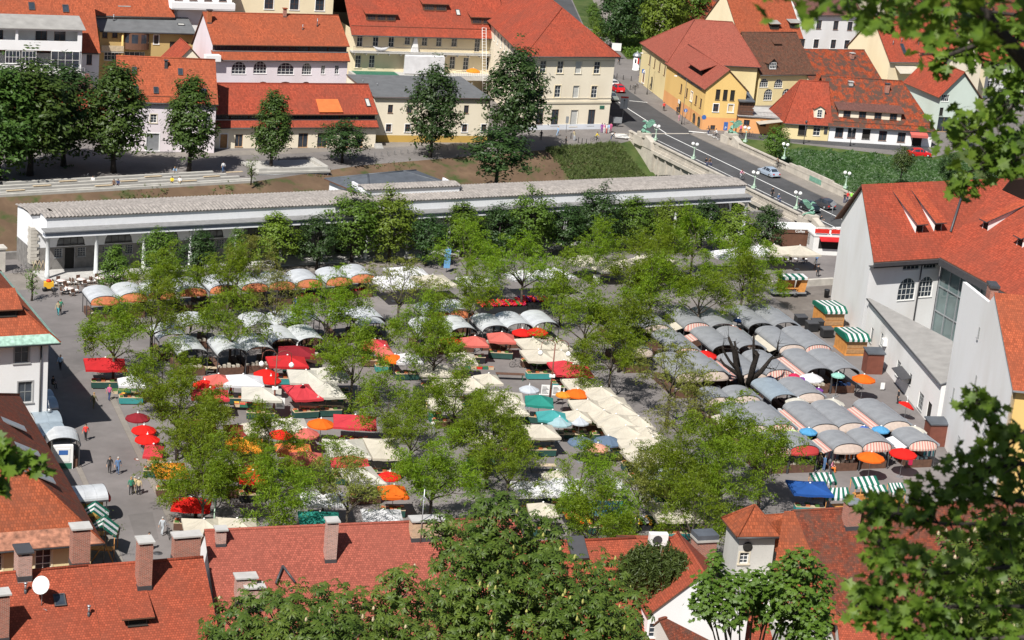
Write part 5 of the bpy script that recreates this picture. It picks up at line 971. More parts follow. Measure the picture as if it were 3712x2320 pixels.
# river steps and deck on the far bank
t = thing('river_steps', 'long white stepped seating terraces along the far river bank', 'steps', BT[2]); d = BT[3]-BT[2]; sa = math.atan2(d.y, d.x); t.rotation_euler.z = sa; LL = d.length; m = MB()
for k in range(4): m.box(-16 if k < 3 else 2, LL-(1.5*k if k else 0), .1+k*1.3, .1+k*1.3+.55, .02-.0*k, .42+.12*k)
m.box(-16, LL, -.25, .1, -1.2, .25); m.build('seat', 'stone_white', t); m = MB()
for k in range(9): m.box(1+k*4.3, 3.6+k*4.3, .2+1.3*(k % 3), .6+1.3*(k % 3), .545+.12*(k % 3), .62+.12*(k % 3))
m.build('bench_slat', 'wood_pale', t)
a, b2 = G(T(1, 1, 20, 118), .4), G(T(1, 1, 705, 98), .4); t = thing('viewing_deck', 'pale timber viewing deck with steel railing above the river bank', 'deck', a.xy.to_3d(), R(ang(a, b2))); LL = (b2-a).length; m = MB(); m.box(0, LL, 0, 7, .1, .4); m.box(.3, LL-.3, .4, .9, .4, .85); m.box(LL-.9, LL, .9, 7, .4, .85); m.build('platform', 'stone_white', t); m = MB(); m.box(.2, LL-.2, .3, 6.8, -.25, .1)
for i in range(7): m.tube([(.3+i*(LL-.6)/6, .25, .1), (.3+i*(LL-.6)/6, .6, -3.2)], .09, 5)
m.build('frame', 'metal_grey', t); balustrade(t, 0, LL, -.35, -.9, 1.0, 1.2, 'railing', 'metal_grey')
m = MB(); m.box(0, LL, -.4, .2, -1.0, -.9); m.build('walkway', 'concrete', t)
for k, (ps, mt) in enumerate((([(0, 2, 462, 168), (0, 2, 790, 136), (0, 2, 900, 420), (0, 2, 600, 560)], 'g_patch'), ([(0, 3, 1210, 330), (0, 3, 1440, 300), (0, 3, 1500, 560), (0, 3, 1290, 580)], 'g_patch'), ([(2, 1, 740, 1110), (2, 1, 1040, 1070), (2, 1, 1100, 1230), (2, 1, 820, 1260)], 'g_patch'))):
    sheet('asphalt_patch', [G(T(*p)) for p in ps], .011, mt)
# ---------------------------------------------------------------- market: barrel-roofed stalls
BW_, BR_, BZ = 1.66, .78, 2.35
def arcxz(n=14, hw=BW_, rise=BR_, z=BZ): return [(-hw*math.cos(math.pi*i/n), z+rise*math.sin(math.pi*i/n)**.9) for i in range(n+1)]
BC = {}
def barrel_parts(ln, hw, val):
    k = (ln, hw, val)
    if k in BC: return BC[k]
    P = arcxz(hw=hw); r = MB(); n = len(P)-1; ribs = max(2, int(ln/.9))
    for i in range(n):
        (x0, z0), (x1, z1) = P[i], P[i+1]
        for j in range(ribs):
            y0, y1 = ln*j/ribs, ln*(j+1)/ribs; d = .012
            r.poly([(x0, y0, z0), (x1, y0, z1), (x1, y1-.04, z1), (x0, y1-.04, z0)], 0, False); r.poly([(x0, y1-.04, z0), (x1, y1-.04, z1), (x1*1.004, y1, z1+d), (x0*1.004, y1, z0+d)])
        r.poly([(x0, 0, z0-.05), (x0, ln, z0-.05), (x1, ln, z1-.05), (x1, 0, z1-.05)], 1)
        r.poly([(x0, -.02, z0-.07), (x1, -.02, z1-.07), (x1, -.02, z1+.015), (x0, -.02, z0+.015)], 1)
    r.box(-hw-.06, -hw+.04, 0, ln, BZ-.14, BZ+.02, 1); r.box(hw-.04, hw+.06, 0, ln, BZ-.14, BZ+.02, 1)
    f = None
    if val:
        f = MB(); Q = arcxz(hw=hw-.05, rise=BR_-.1)
        for i in range(n):
            (x0, z0), (x1, z1) = Q[i], Q[i+1]; k0 = .45*math.sin(math.pi*i/n); k1 = .45*math.sin(math.pi*(i+1)/n)
            f.poly([(x0, -.03-k0, BZ-.02-.05), (x1, -.03-k1, BZ-.02-.05), (x1, -.03, z1), (x0, -.03, z0)])
            f.poly([(x0, -.03-k0, BZ-.25), (x1, -.03-k1, BZ-.25), (x1, -.03-k1, BZ-.07), (x0, -.03-k0, BZ-.07)])
        f = f.data('front_awning')
    p = MB()
    for x in (-hw+.08, hw-.08):
        for y in (.12, ln*.5, ln-.12): p.box(x-.04, x+.04, y-.04, y+.04, 0, BZ-.1)
    c = MB(); c.box(-hw+.2, hw-.2, .25, 1.0, .0, .85); c.box(-hw+.15, -hw+.75, 1.1, ln-.3, 0, .8); c.box(hw-.75, hw-.15, 1.1, ln-.3, 0, .8)
    for i in range(5): c.box(-hw+.3+i*.5, -hw+.62+i*.5, .35, .8, .85, 1.0+.12*(i % 3), 1)
    g = MB(); g.box(hw-.02, hw+.24, -.05, ln, BZ+.05, BZ+.3)
    BC[k] = (r.data('roof'), f, p.data('posts'), c.data('counter'), g.data('gutter')); return BC[k]
def barrel(label, loc, rz, ln, roof='alu_dull', val='valance_pale', hw=BW_, group='grey barrel roofed stalls', gut=False, goods='cloth_beige', name='barrel_stall', sides=None):
    t = thing(name, label, 'market stall', loc, rz, group); r, f, p, c, g = barrel_parts(ln, hw, val is not None)
    def lk(n, me, mats):
        o = link(n, me, mats, t)
        for i, k in enumerate([mats] if isinstance(mats, str) else mats): o.material_slots[i].link = 'OBJECT'; o.material_slots[i].material = M[k]
        return o
    lk('roof', r, [roof, 'metal_dark']); lk('frame', p, 'metal_dark'); lk('counter', c, ['wood_dark', goods])
    if f: lk('front_awning', f, val)
    if gut: lk('gutter', g, 'metal_grey')
    if sides:
        m = MB(); y0, y1, mat = sides; m.slab([(-hw-.05, y0, BZ), (-hw-.05, y1, BZ), (-hw-.95, y1, BZ-.32), (-hw-.95, y0, BZ-.32)][::-1], .04); m.build('side_awning', mat, t)
    return t
RA = 19.0
plain('metal_blue', (.42, .5, .56), .45, .1, 1, metal=.5)
def wl(pl, pr, z=BZ+.03):
    a, b = G(w1(*pl), z), G(w1(*pr), z); return (a+b)/2
ORD = ('first', 'second', 'third', 'fourth', 'fifth', 'sixth', 'seventh', 'eighth', 'ninth', 'tenth')
def brow(rowname, items, ln):
    """one row of the grey block: (front eave corners in photo, awning, gutter, side awning)"""
    cs = [wl(i[0], i[1]) for i in items]
    for k, (it, c) in enumerate(zip(items, cs)):
        c.z = 0; L_ = it[5] if len(it) > 5 else ln
        barrel('grey barrel roofed stall, %s along the %s of the roofed block' % (ORD[k], rowname), c, R(RA), L_, it[6] if len(it) > 6 else 'alu_dull', it[2], gut=it[3], sides=it[4], goods=rnd.choice(['cloth_beige', 'cloth_skyblue', 'cloth_crimson', 'cloth_white', 'cloth_navy']))
PS = 'stripe_pink_side'
brow('topmost row', [((95, 310), (270, 300), None, False, None), ((272, 297), (458, 290), 'valance_pale', True, None), ((562, 285), (745, 275), 'stripe_pink', False, (.3, 2.6, 'cloth_cream')), ((748, 293), (938, 285), None, True, None), ((1032, 290), (1210, 278), None, False, (3.5, 6.6, 'cloth_cream')), ((1212, 283), (1392, 275), None, True, None)], 7.0)
brow('second row', [((150, 470), (322, 460), 'valance_pale', False, None), ((505, 470), (655, 462), 'stripe_pink', True, None), ((775, 450), (955, 440), None, False, (4.4, 6.6, 'stripe_pink_side')), ((958, 448), (1138, 438), None, True, None), ((1252, 448), (1434, 432), 'valance_pale', False, (.6, 6.0, 'cloth_cream')), ((1440, 445), (1622, 436), 'stripe_pink', True, None)], 7.0)
brow('third row', [((515, 650), (690, 640), 'valance_pale', False, None), ((693, 642), (878, 628), 'valance_pale', True, None), ((975, 655), (1160, 640), 'valance_pale', False, (.5, 6.5, PS)), ((1165, 632), (1340, 616), 'stripe_pink', True, None), ((1450, 622), (1640, 605), None, False, (.2, 6.5, PS)), ((1642, 620), (1828, 605), None, True, None)], 7.0)
brow('fourth row', [((735, 832), (912, 818), 'valance_pale', False, None, 3.3), ((918, 820), (1105, 806), 'valance_pale', True, None, 3.3), ((1195, 818), (1390, 795), None, False, None, 5.5, 'metal_blue'), ((1392, 800), (1565, 785), 'valance_pale', True, None)], 5.2)
brow('fifth row', [((985, 1030), (1165, 1028), 'valance_pale', False, (1.5, 5.5, 'cloth_beige')), ((1170, 1030), (1355, 1012), 'stripe_pink', True, None), ((1488, 1022), (1672, 1018), 'valance_pale', False, (.3, 6.5, PS)), ((1675, 1015), (1882, 1008), 'valance_pale', True, None), ((2005, 1008), (2195, 990), 'valance_pale', True, (.3, 6.6, PS))], 7.0)
brow('bottom row', [((1135, 1188), (1325, 1175), 'stripe_pink', False, None), ((1332, 1182), (1530, 1168), 'valance_red', True, None), ((1645, 1172), (1852, 1155), 'valance_pale', False, (.2, 3.6, PS)), ((1858, 1155), (2060, 1140), 'stripe_pink', True, None), ((2188, 1148), (2395, 1132), 'stripe_pink', True, (.2, 3.4, 'cloth_white'))], 3.9)
# silver stalls with rust-red fronts along the colonnade
for k, (x, y) in enumerate(((262, 492), (468, 468), (672, 448), (900, 428), (1120, 410), (1350, 395), (1545, 380), (1745, 366), (1958, 350), (2132, 328))):
    c = G(w2(x, y), BZ); c.z = 0; barrel('silver barrel stall with rust red front panel, %s of the row facing the colonnade' % ORD[k], c, R(AA-6), 4.2, 'alu', 'valance_rust', group='silver stalls along the colonnade', goods='cloth_crimson' if k > 6 else 'cloth_beige')
# pale stalls in the middle of the vegetable market
for k, (x, y, ln) in enumerate(((905, 880, 4.6), (1185, 876, 4.6), (1390, 862, 4.6), (1575, 800, 4.6), (1760, 795, 4.6))):
    c = G(w2(x, y), BZ); c.z = 0; barrel('white barrel roofed stall, %s along the shaded row behind the red canopies' % ORD[k], c, R(24), ln, 'alu', None, 1.62, 'white barrel stalls')
for k, (x, y) in enumerate(((320, 690), (745, 735), (965, 720), (1195, 705), (1370, 690), (1565, 680))):
    c = G(w3(x, y), BZ); c.z = 0; barrel('white barrel roofed stall, %s along the row behind the round red umbrellas' % ORD[k], c, R(22), 4.6, 'alu', None, 1.62, 'white barrel stalls')
for k, (x, y) in enumerate(((780, 602), (945, 585), (300, 640), (130, 650))):
    c = G(w3(x, y), BZ); c.z = 0; barrel('silver barrel stall with rust edged front, %s of the row behind the white stalls' % ORD[k], c, R(24), 4.0, 'alu', 'valance_rust' if k < 2 else None, group='silver stalls mid market')
for k, (x, y) in enumerate(((1400, 690), (1600, 680), (1760, 665), (940, 690), (760, 770))):
    c = G(w2(x, y), BZ); c.z = 0; barrel('pale barrel roofed stall, %s in the tree shaded row of the produce market' % ORD[k], c, R(24), 4.2, 'alu', None, group='pale stalls under the trees')
# kiosks along the white mansion
for k, (x, y) in enumerate(((488, 735), (520, 800), (555, 940), (590, 1050))):
    c = G(T(0, 2, x, y), BZ); c.z = 0; barrel('shaded blue-grey barrel kiosk by the mansion wall, %s from the street corner' % ORD[k], c, R(118), 2.6, 'metal_blue', None, 1.4, 'kiosks in the mansion shadow', name='barrel_kiosk')
c = G(T(0, 2, 600, 1185), BZ); c.z = 0; t = barrel('white corrugated barrel kiosk with landscape poster standing in the sun', c, R(18), 3.0, 'alu', None, 1.55, None, name='barrel_kiosk'); m = MB(); m.box(-.9, .9, -.05, 2.6, 0, 2.3); m.build('cabin', 'wall_white', t); m = MB(); m.box(-.6, .6, -.09, -.055, .75, 2.05); m.build('poster', 'paper', t); m = MB(); m.box(-.42, .42, -.11, -.095, 1.45, 1.9); m.box(-.8, .8, -.085, -.06, .05, .62, 1); m.build('picture', ['plastic_blue', 'plastic_green'], t)
c = G(T(0, 3, 985, 130), BZ); c.z = 0; t = barrel('grey barrel kiosk with dark red end panel beside striped tents', c, R(117), 4.0, 'alu', 'valance_red', 1.4, None, name='barrel_kiosk'); m = MB(); m.box(-1.2, 1.2, .4, 3.6, 0, 2.2); m.build('cabin', 'wall_mustard', t)
# ---------------------------------------------------------------- rectangular canopies and round umbrellas
CC = {}
def canopy_mesh(w, d, h=.55, val=.24, flat=False):
    k = (round(w, 1), round(d, 1), h, val)
    if k in CC: return CC[k]
    m = MB(); ring = []; n = 6
    for s in range(4):
        for i in range(n):
            f = i/n; c = [(-1, -1), (1, -1), (1, 1), (-1, 1)]; a, b = c[s], c[(s+1) % 4]
            x = (a[0]+(b[0]-a[0])*f)*w/2; y = (a[1]+(b[1]-a[1])*f)*d/2; sag = math.sin(math.pi*f)
            sg = .07*sag*(1-.3*abs(math.cos(math.pi*f))); ring.append((x*(1-.02*sag), y*(1-.02*sag), -sg))
    N_ = len(ring); mid = [(x*.5, y*.5, h*.46+z*.6+(.02 if j % 3 == 0 else -.03)) for j, (x, y, z) in enumerate(ring)]
    for i in range(N_):
        j = (i+1) % N_; m.poly([mid[i], mid[j], (0, 0, h)], 0, False); m.poly([ring[i], ring[j], mid[j], mid[i]], 0, False)
        a, b = ring[i], ring[j]; m.poly([(a[0]*1.004, a[1]*1.004, a[2]-val+.03*math.sin(i*2.1)), (b[0]*1.004, b[1]*1.004, b[2]-val+.03*math.sin(j*2.1)), b, a])
    CC[k] = m.data('canopy'); return CC[k]
TBL = None
def table_mesh():
    global TBL
    if TBL: return TBL
    m = MB(); m.box(-1.15, 1.15, -.45, .45, .74, .8, 0); m.box(-1.13, 1.13, -.44, -.42, .12, .74, 1); m.box(-1.13, -1.11, -.42, .44, .12, .74, 1); m.box(1.11, 1.13, -.42, .44, .12, .74, 1)
    for x in (-1, 1):
        for y in (-.38, .38): m.box(x*1.05-.03, x*1.05+.03, y-.03, y+.03, 0, .74, 0)
    p = MB()
    for i in range(6):
        for j in range(2): p.box(-1.08+i*.37, -.78+i*.37, -.38+j*.4, -.05+j*.4, .8, .9+.05*((i*2+j) % 3), (i*3+j*2) % 4)
    TBL = (m.data('table'), p.data('produce')); return TBL
PC = {}
def stall(label, p, w, d, rz, col, h=.72, z=2.35, group='market canopies', table=True, name='canopy_stall', apex=True):
    z += rnd.uniform(-.1, .14); rz += rnd.uniform(-4, 4); q = G(p, z+h+.1 if apex else z); t = thing(name, label, 'market stall', (q.x, q.y, 0), R(rz), group)
    me = canopy_mesh(w, d, h); o = link('canopy', me, 'cloth_cream', t, Vector((0, 0, z))); o.material_slots[0].link = 'OBJECT'; o.material_slots[0].material = M['cloth_'+col]
    if 'pole' not in PC:
        m = MB(); m.tube([(0, 0, .05), (0, 0, 2.9)], .03, 6); m.box(-.3, .3, -.3, .3, 0, .08); PC['pole'] = m.data('pole'); m = MB(); m.lathe([(.001, 0), (.09, .01), (.1, .07), (.05, .12), (.001, .13)], n=8); PC['finial'] = m.data('finial')
    link('pole', PC['pole'], 'metal_grey', t); link('finial', PC['finial'], 'paper', t, Vector((0, 0, z+h-.02)))
    if table:
        a, b = table_mesh(); f = min(1.25, w/2.6); o = link('table', a, ['wood_pale', 'tablecloth_green'], t, Vector((0, -d/2+1.0, 0))); o.scale.x = f
        o.material_slots[1].link = 'OBJECT'; o.material_slots[1].material = M[rnd.choice(['tablecloth_green', 'tablecloth_green', 'tablecloth_green', 'plastic_black', 'wood_dark', 'cloth_aqua'])]
        link('produce', b, ['leaf_produce', 'wood_pale', 'valance_rust', 'plastic_black'], t, Vector((0, -d/2+1.0, 0)), 0).scale.x = f
    return t
plain('leaf_produce', (.07, .16, .03), .8, .3, 4)
UC = {}
def umb_mesh(r, n=10):
    k = round(r, 2)
    if k in UC: return UC[k]
    m = MB(); h = r*.42; rings = []
    for f, zz in ((.5, .6), (.82, .2), (1.0, 0.0)):
        rings.append([((r*f*(1 if i % 2 == 0 else .965))*math.cos(math.pi*i/n), (r*f*(1 if i % 2 == 0 else .965))*math.sin(math.pi*i/n), h*zz-(0 if i % 2 == 0 else .035*f)) for i in range(2*n)])
    rings.append([(x*1.005, y*1.005, z-.16+(.03 if i % 2 else 0)) for i, (x, y, z) in enumerate(rings[-1])]); N_ = 2*n
    for i in range(N_):
        j = (i+1) % N_; m.poly([rings[0][i], rings[0][j], (0, 0, h)], 0, False)
        for a, b in zip(rings, rings[1:]): m.poly([b[i], b[j], a[j], a[i]], 0, False)
    UC[k] = m.data('canopy'); return UC[k]
def umb(label, p, r, col, z=2.15, group='round umbrellas', tilt=0):
    z += .4*(p[0] > 2280 and z > 2)
    q = G(p, z+r*.42+.05); t = thing('parasol', label, 'umbrella', (q.x, q.y, 0), rnd.random()*3, group)
    o = link('canopy', umb_mesh(r), 'cloth_cream', t, Vector((0, 0, z))); o.material_slots[0].link = 'OBJECT'; o.material_slots[0].material = M['cloth_'+col]
    if tilt: o.rotation_euler.x = R(tilt)
    link('pole', PC['pole'], 'metal_grey', t); link('finial', PC['finial'], 'paper', t, Vector((0, 0, z+r*.42-.03))); return t
S_, U_ = stall, umb
E = [  # photo point, width, depth, turn, colour, label
 (w4(1165, 105), 4.2, 3.0, 10, 'white', 'bright white flat canopy between red umbrellas and a lamp post'), (w4(985, 103), 2.6, 2.6, 20, 'salmon', 'faded red canopy tucked beneath the bright white canopy edge'), (w4(925, 203), 3.8, 2.7, 14, 'crimson', 'red canopy below the round red umbrella at the edge of tree leaves'),
 (w4(1300, 200), 4.1, 3.6, 9, 'ivory', 'off-white canopy over fruit tables with turquoise cloths'), (w4(1597, 185), 3.0, 4.6, 25, 'crimson', 'deep red canopy over a long dark green vegetable counter'), (w4(1772, 172), 3.1, 4.3, 22, 'ivory', 'cream canopy beside the deep red one above lettuce trays'),
 (w4(1620, 75), 3.6, 4.2, 16, 'ivory', 'grey-cream canopy behind the lamp post and the deep red canopy'), (w4(1790, 62), 3.4, 4.0, 16, 'ivory', 'tree-shaded cream canopy adjoining the grey-cream one'), (w2(1585, 868), 4.2, 3.2, 12, 'red', 'bright red canopy behind the globes of the lamp post'), (w2(1655, 798), 4.0, 3.0, 10, 'maroon', 'maroon canopy in front of the shaded white barrel roofs'),
 (w4(1235, 455), 2.6, 3.4, 12, 'cream', 'small cream canopy beside a maroon one under a tree'), (w4(1110, 468), 2.2, 3.2, 12, 'maroon', 'maroon canopy half hidden by foliage beside the small cream one'), (w4(1510, 425), 3.4, 3.6, 20, 'ivory', 'cream canopy below the notice boards beside the orange umbrella'), (w4(1978, 400), 4.3, 3.6, 10, 'crimson', 'wide red canopy to the side of the orange umbrella'),
 (w4(1915, 590), 4.0, 5.0, 18, 'ivory', 'large leaf-speckled cream canopy sheltering a corner of the produce rows'), (w4(2190, 590), 3.2, 5.4, 20, 'cream', 'tall cream canopy touching the large leaf-speckled one'), (w4(1172, 563), 3.6, 3.4, 12, 'amber', 'orange-yellow canopy between two leafy trees'), (w4(1535, 600), 3.4, 2.8, 14, 'coral', 'light orange canopy behind the faded red one under a tree fork'),
 (w4(1628, 662), 3.2, 2.6, 12, 'salmon', 'faded red canopy in front of the light orange one'), (w4(1940, 690), 3.6, 1.8, 12, 'crimson', 'narrow red-brown canopy in front of the large leaf-speckled one'), (w4(2030, 790), 3.3, 4.4, 22, 'ivory', 'white canopy dappled by branches behind a round red umbrella'), (w4(2258, 905), 2.5, 2.6, 12, 'orange', 'square orange canopy in front of a round red umbrella'),
 (w4(640, 745), 3.0, 3.2, 15, 'amber', 'bright orange canopy at the kerb half hidden by a tree'), (w4(515, 612), 1.8, 2.8, 10, 'crimson', 'narrow red canopy at the kerb below two red umbrellas'), (w4(790, 995), 3.4, 2.6, 8, 'brightred', 'bright red canopy with wooden crates at the kerb'), (w2(265, 885), 4.2, 3.6, 18, 'red', 'red canopy with plank counter at the kerb corner under a broad tree'),
 (w2(455, 1015), 2.7, 2.2, 18, 'white', 'small pinkish white canopy beside cabbage crates'), (w4(880, 1155), 3.5, 3.8, 14, 'cream', 'cream canopy behind the green street lantern'), (w4(1120, 1150), 3.5, 3.8, 14, 'cream', 'cream canopy next to the one behind the green lantern'), (w4(1720, 1100), 3.6, 3.4, 10, 'teal', 'teal green canopy behind the thin brick chimney'),
 (w4(2180, 1085), 3.6, 3.6, 14, 'white', 'white canopy behind the ochre chimney with antenna'), (w4(1745, 950), 4.0, 3.2, 14, 'white', 'white canopy screened by a thin leafed tree above the teal one'), (w4(1140, 770), 2.6, 2.4, 12, 'maroon', 'maroon canopy glimpsed through leaves near an orange scrap'), (w4(1235, 800), 2.6, 2.2, 12, 'brightred', 'red canopy glimpsed through leaves in front of the orange-yellow one'),
 (w4(1245, 755), 2.4, 2.0, 12, 'amber', 'orange canopy glimpsed through leaves behind a red one'), (w4(1010, 650), 3.2, 2.8, 12, 'cream', 'cream canopy buried in foliage near the orange-yellow one'), (w4(860, 430), 3.0, 2.8, 12, 'salmon', 'faded red canopy buried in foliage near the kerb umbrellas'),
 (w5(745, 100), 2.7, 2.7, 14, 'cream', 'small cream canopy beside the green-legged table'), (w5(625, 130), 2.7, 2.8, 14, 'cream', 'cream canopy under leaves behind the small one by the green-legged table'), (w5(850, 228), 4.4, 3.4, 10, 'cream', 'wide cream canopy beside the silver umbrella'), (w5(905, 310), 3.4, 3.0, 12, 'cream', 'cream canopy in front of the wide one near a teal canopy'),
 (w5(1115, 255), 3.0, 2.8, 4, 'teal', 'dark teal canopy behind the notice boards of the lamp post'), (w5(1208, 365), 3.1, 2.4, 10, 'aqua', 'light teal canopy behind the pale blue umbrella'), (w5(1385, 365), 2.8, 2.4, 14, 'cream', 'cream canopy squeezed between light teal canopy and long cream row'),
 (w5(1130, 470), 3.2, 3.6, 16, 'cream', 'cream canopy casting shade on a wooden bench'), (w5(880, 475), 3.6, 3.6, 14, 'cream', 'cream canopy covered by leaves behind the bench canopy'), (w5(700, 520), 3.4, 3.2, 14, 'cream', 'cream canopy under leaves farther from the bench canopy'), (w5(440, 270), 3.6, 3.2, 14, 'cream', 'cream canopy with leafy shadows beside stacked green crates'), (w5(480, 140), 4.0, 3.2, 14, 'cream', 'cream canopy under the tree near black bins'),
 (w5(1090, 880), 4.2, 3.6, 14, 'white', 'white canopy with branch shadows behind the big chestnut'), (w5(1320, 860), 3.2, 3.6, 14, 'white', 'white canopy adjoining the branch-shadowed one'), (w5(1140, 1035), 2.6, 2.6, 10, 'cream', 'small cream canopy just above the chestnut blossom'), (w5(2090, 1045), 4.4, 4.6, 16, 'cream', 'large cream canopy over flower buckets near the turret'), (w5(1640, 850), 2.6, 2.2, 12, 'white', 'small white canopy among trees before the long cream row'),
 (w5(1590, 1020), 3.4, 2.6, 12, 'lightblue', 'blue canopy mostly hidden by a leafy tree'), (w5(2050, 790), 4.6, 4.2, 16, 'greytarp', 'grey-green flat canopy in tree shade at the end of the cream row'), (w5(1240, 800), 2.6, 1.6, 14, 'beige', 'tan tabletop awning beside leaf shadows'),
 (w3(1465, 742), 3.2, 3.6, 20, 'cream', 'cream canopy at the corner beneath two red umbrellas'), (w3(1635, 748), 3.0, 3.4, 20, 'cream', 'cream canopy beside the corner one below the red umbrellas'), (w3(1505, 828), 3.2, 3.8, 20, 'cream', 'cream canopy behind the lamp globes over green plants'), (w3(1670, 835), 3.2, 3.6, 20, 'cream', 'cream canopy between the lamp post and leafy tree'),
 (w3(1690, 905), 3.0, 2.8, 18, 'crimson', 'red canopy overlapped by a larger red one by the lamp post'), (w3(1757, 935), 4.2, 3.2, 12, 'crimson', 'large red canopy beside the lamp post over plank tables'), (w3(965, 848), 2.8, 3.4, 14, 'cream', 'cream canopy beside the open square over plant trays'), (w3(750, 930), 3.6, 3.4, 14, 'cream', 'cream canopy speckled by leaves behind the plant trays'), (w3(560, 850), 3.0, 2.6, 14, 'white', 'white canopy behind the orange umbrella'),
 (w3(1045, 728), 2.9, 2.6, 12, 'salmon', 'faded red canopy in front of white barrel roofs, by a wider shadow'), (w3(1240, 700), 3.1, 2.8, 12, 'salmon', 'faded red canopy adjoining the two round red umbrellas'), (w2(2220, 750), 3.2, 3.0, 14, 'crimson', 'red canopy in leaf shade behind the orange umbrella'), (w2(2290, 800), 2.0, 2.0, 14, 'salmon', 'small faded red canopy peeping out under leaves'),
 (w3(40, 950), 3.2, 3.2, 14, 'ivory', 'cream canopy shaded by leaves next to lettuce trays'),
 # the long double row of cream canopies
 (w5(1420, 135), 3.6, 3.6, 16, 'cream', 'cream canopy heading the long row, under the red canopy'), (w5(1560, 200), 3.4, 3.6, 16, 'cream', 'cream canopy behind the round orange umbrella'), (w5(1462, 290), 3.4, 3.4, 14, 'cream', 'cream canopy of the long row next to the striped umbrella'), (w5(1635, 265), 3.6, 3.4, 14, 'cream', 'cream canopy in the outer file of the long row behind the orange umbrella'), (w5(1690, 318), 3.4, 3.2, 14, 'cream', 'cream canopy in the outer file, next beyond its middle tent'),
 (w5(1580, 368), 2.6, 2.6, 14, 'cream', 'small low cream canopy between two larger ones in the long row'), (w5(1668, 395), 4.2, 3.4, 12, 'cream', 'wide cream canopy at the middle of the long row'), (w5(1830, 410), 3.0, 3.4, 14, 'cream', 'cream canopy in leaf shade at the outer side of the middle tent'), (w5(1738, 478), 4.2, 3.6, 12, 'cream', 'wide cream canopy above the slate blue umbrellas'), (w5(1890, 488), 3.2, 3.4, 14, 'cream', 'cream canopy beside the wide one above the slate umbrellas'),
 (w5(1815, 575), 3.2, 3.4, 18, 'cream', 'cream canopy at the corner by the slate blue umbrellas'), (w5(1935, 560), 3.4, 3.4, 16, 'cream', 'cream canopy outside the corner one near the yellow-green tree'), (w5(1860, 652), 3.2, 3.6, 20, 'cream', 'cream canopy at the lower end of the long row'), (w5(2035, 635), 3.6, 3.4, 14, 'cream', 'cream canopy closing the outer file by the tree trunks')]
for p, w, d, rz, col, lab in E: stall(lab, p, w, d, rz, col)
for p, w, d, rz, col, lab in ((w3(470, 290), 5.2, 5.0, 26, 'white', 'big white tent roof behind the sparse tall tree'), (w3(740, 285), 5.0, 4.6, 26, 'cream', 'big cream tent roof with a sharp corner beside a blue sign'), (w3(560, 225), 5.0, 4.4, 26, 'white', 'big white tent roof half behind the sharp cornered tent'), (w3(1080, 285), 5.0, 3.4, 26, 'white', 'white tent roof between two leafy trunks'), (w3(1420, 248), 5.2, 3.2, 26, 'white', 'long white tent roof, first of the bright pair near the bench'), (w3(1620, 235), 4.8, 3.2, 26, 'white', 'long white tent roof, second of the bright pair near the bench'), (w3(2200, 165), 5.0, 3.2, 24, 'cream', 'cream tent roof next to the beige octagonal umbrella'), (w3(2370, 130), 5.0, 3.2, 24, 'cream', 'cream tent roof among leaves beyond the beige umbrella'), (T(2, 1, 1350, 900), 5.0, 3.4, 24, 'cream', 'cream tent roof partly under branches beside its twin'), (T(2, 1, 2080, 830), 5.6, 3.8, 26, 'white', 'long white tent roof by the stone stair'), (T(2, 1, 2330, 800), 5.4, 3.6, 26, 'white', 'long white tent roof nearest the coffee kiosk'), (T(3, 1, 60, 790), 4.4, 4.4, 26, 'cream', 'square cream tent over cafe chairs'), (T(3, 1, 305, 800), 4.6, 4.2, 22, 'cream', 'square cream tent over cafe chairs nearest the red kiosk')): stall(lab, p, w, d, rz, col, .8, 2.6, 'white tents near the colonnade', False, 'tent')
umb('large beige octagonal umbrella behind the wooden bench', w3(1985, 160), 2.6, 'beige', 2.3); umb('beige umbrella half behind the large octagonal one', w3(1850, 140), 2.3, 'beige', 2.3)
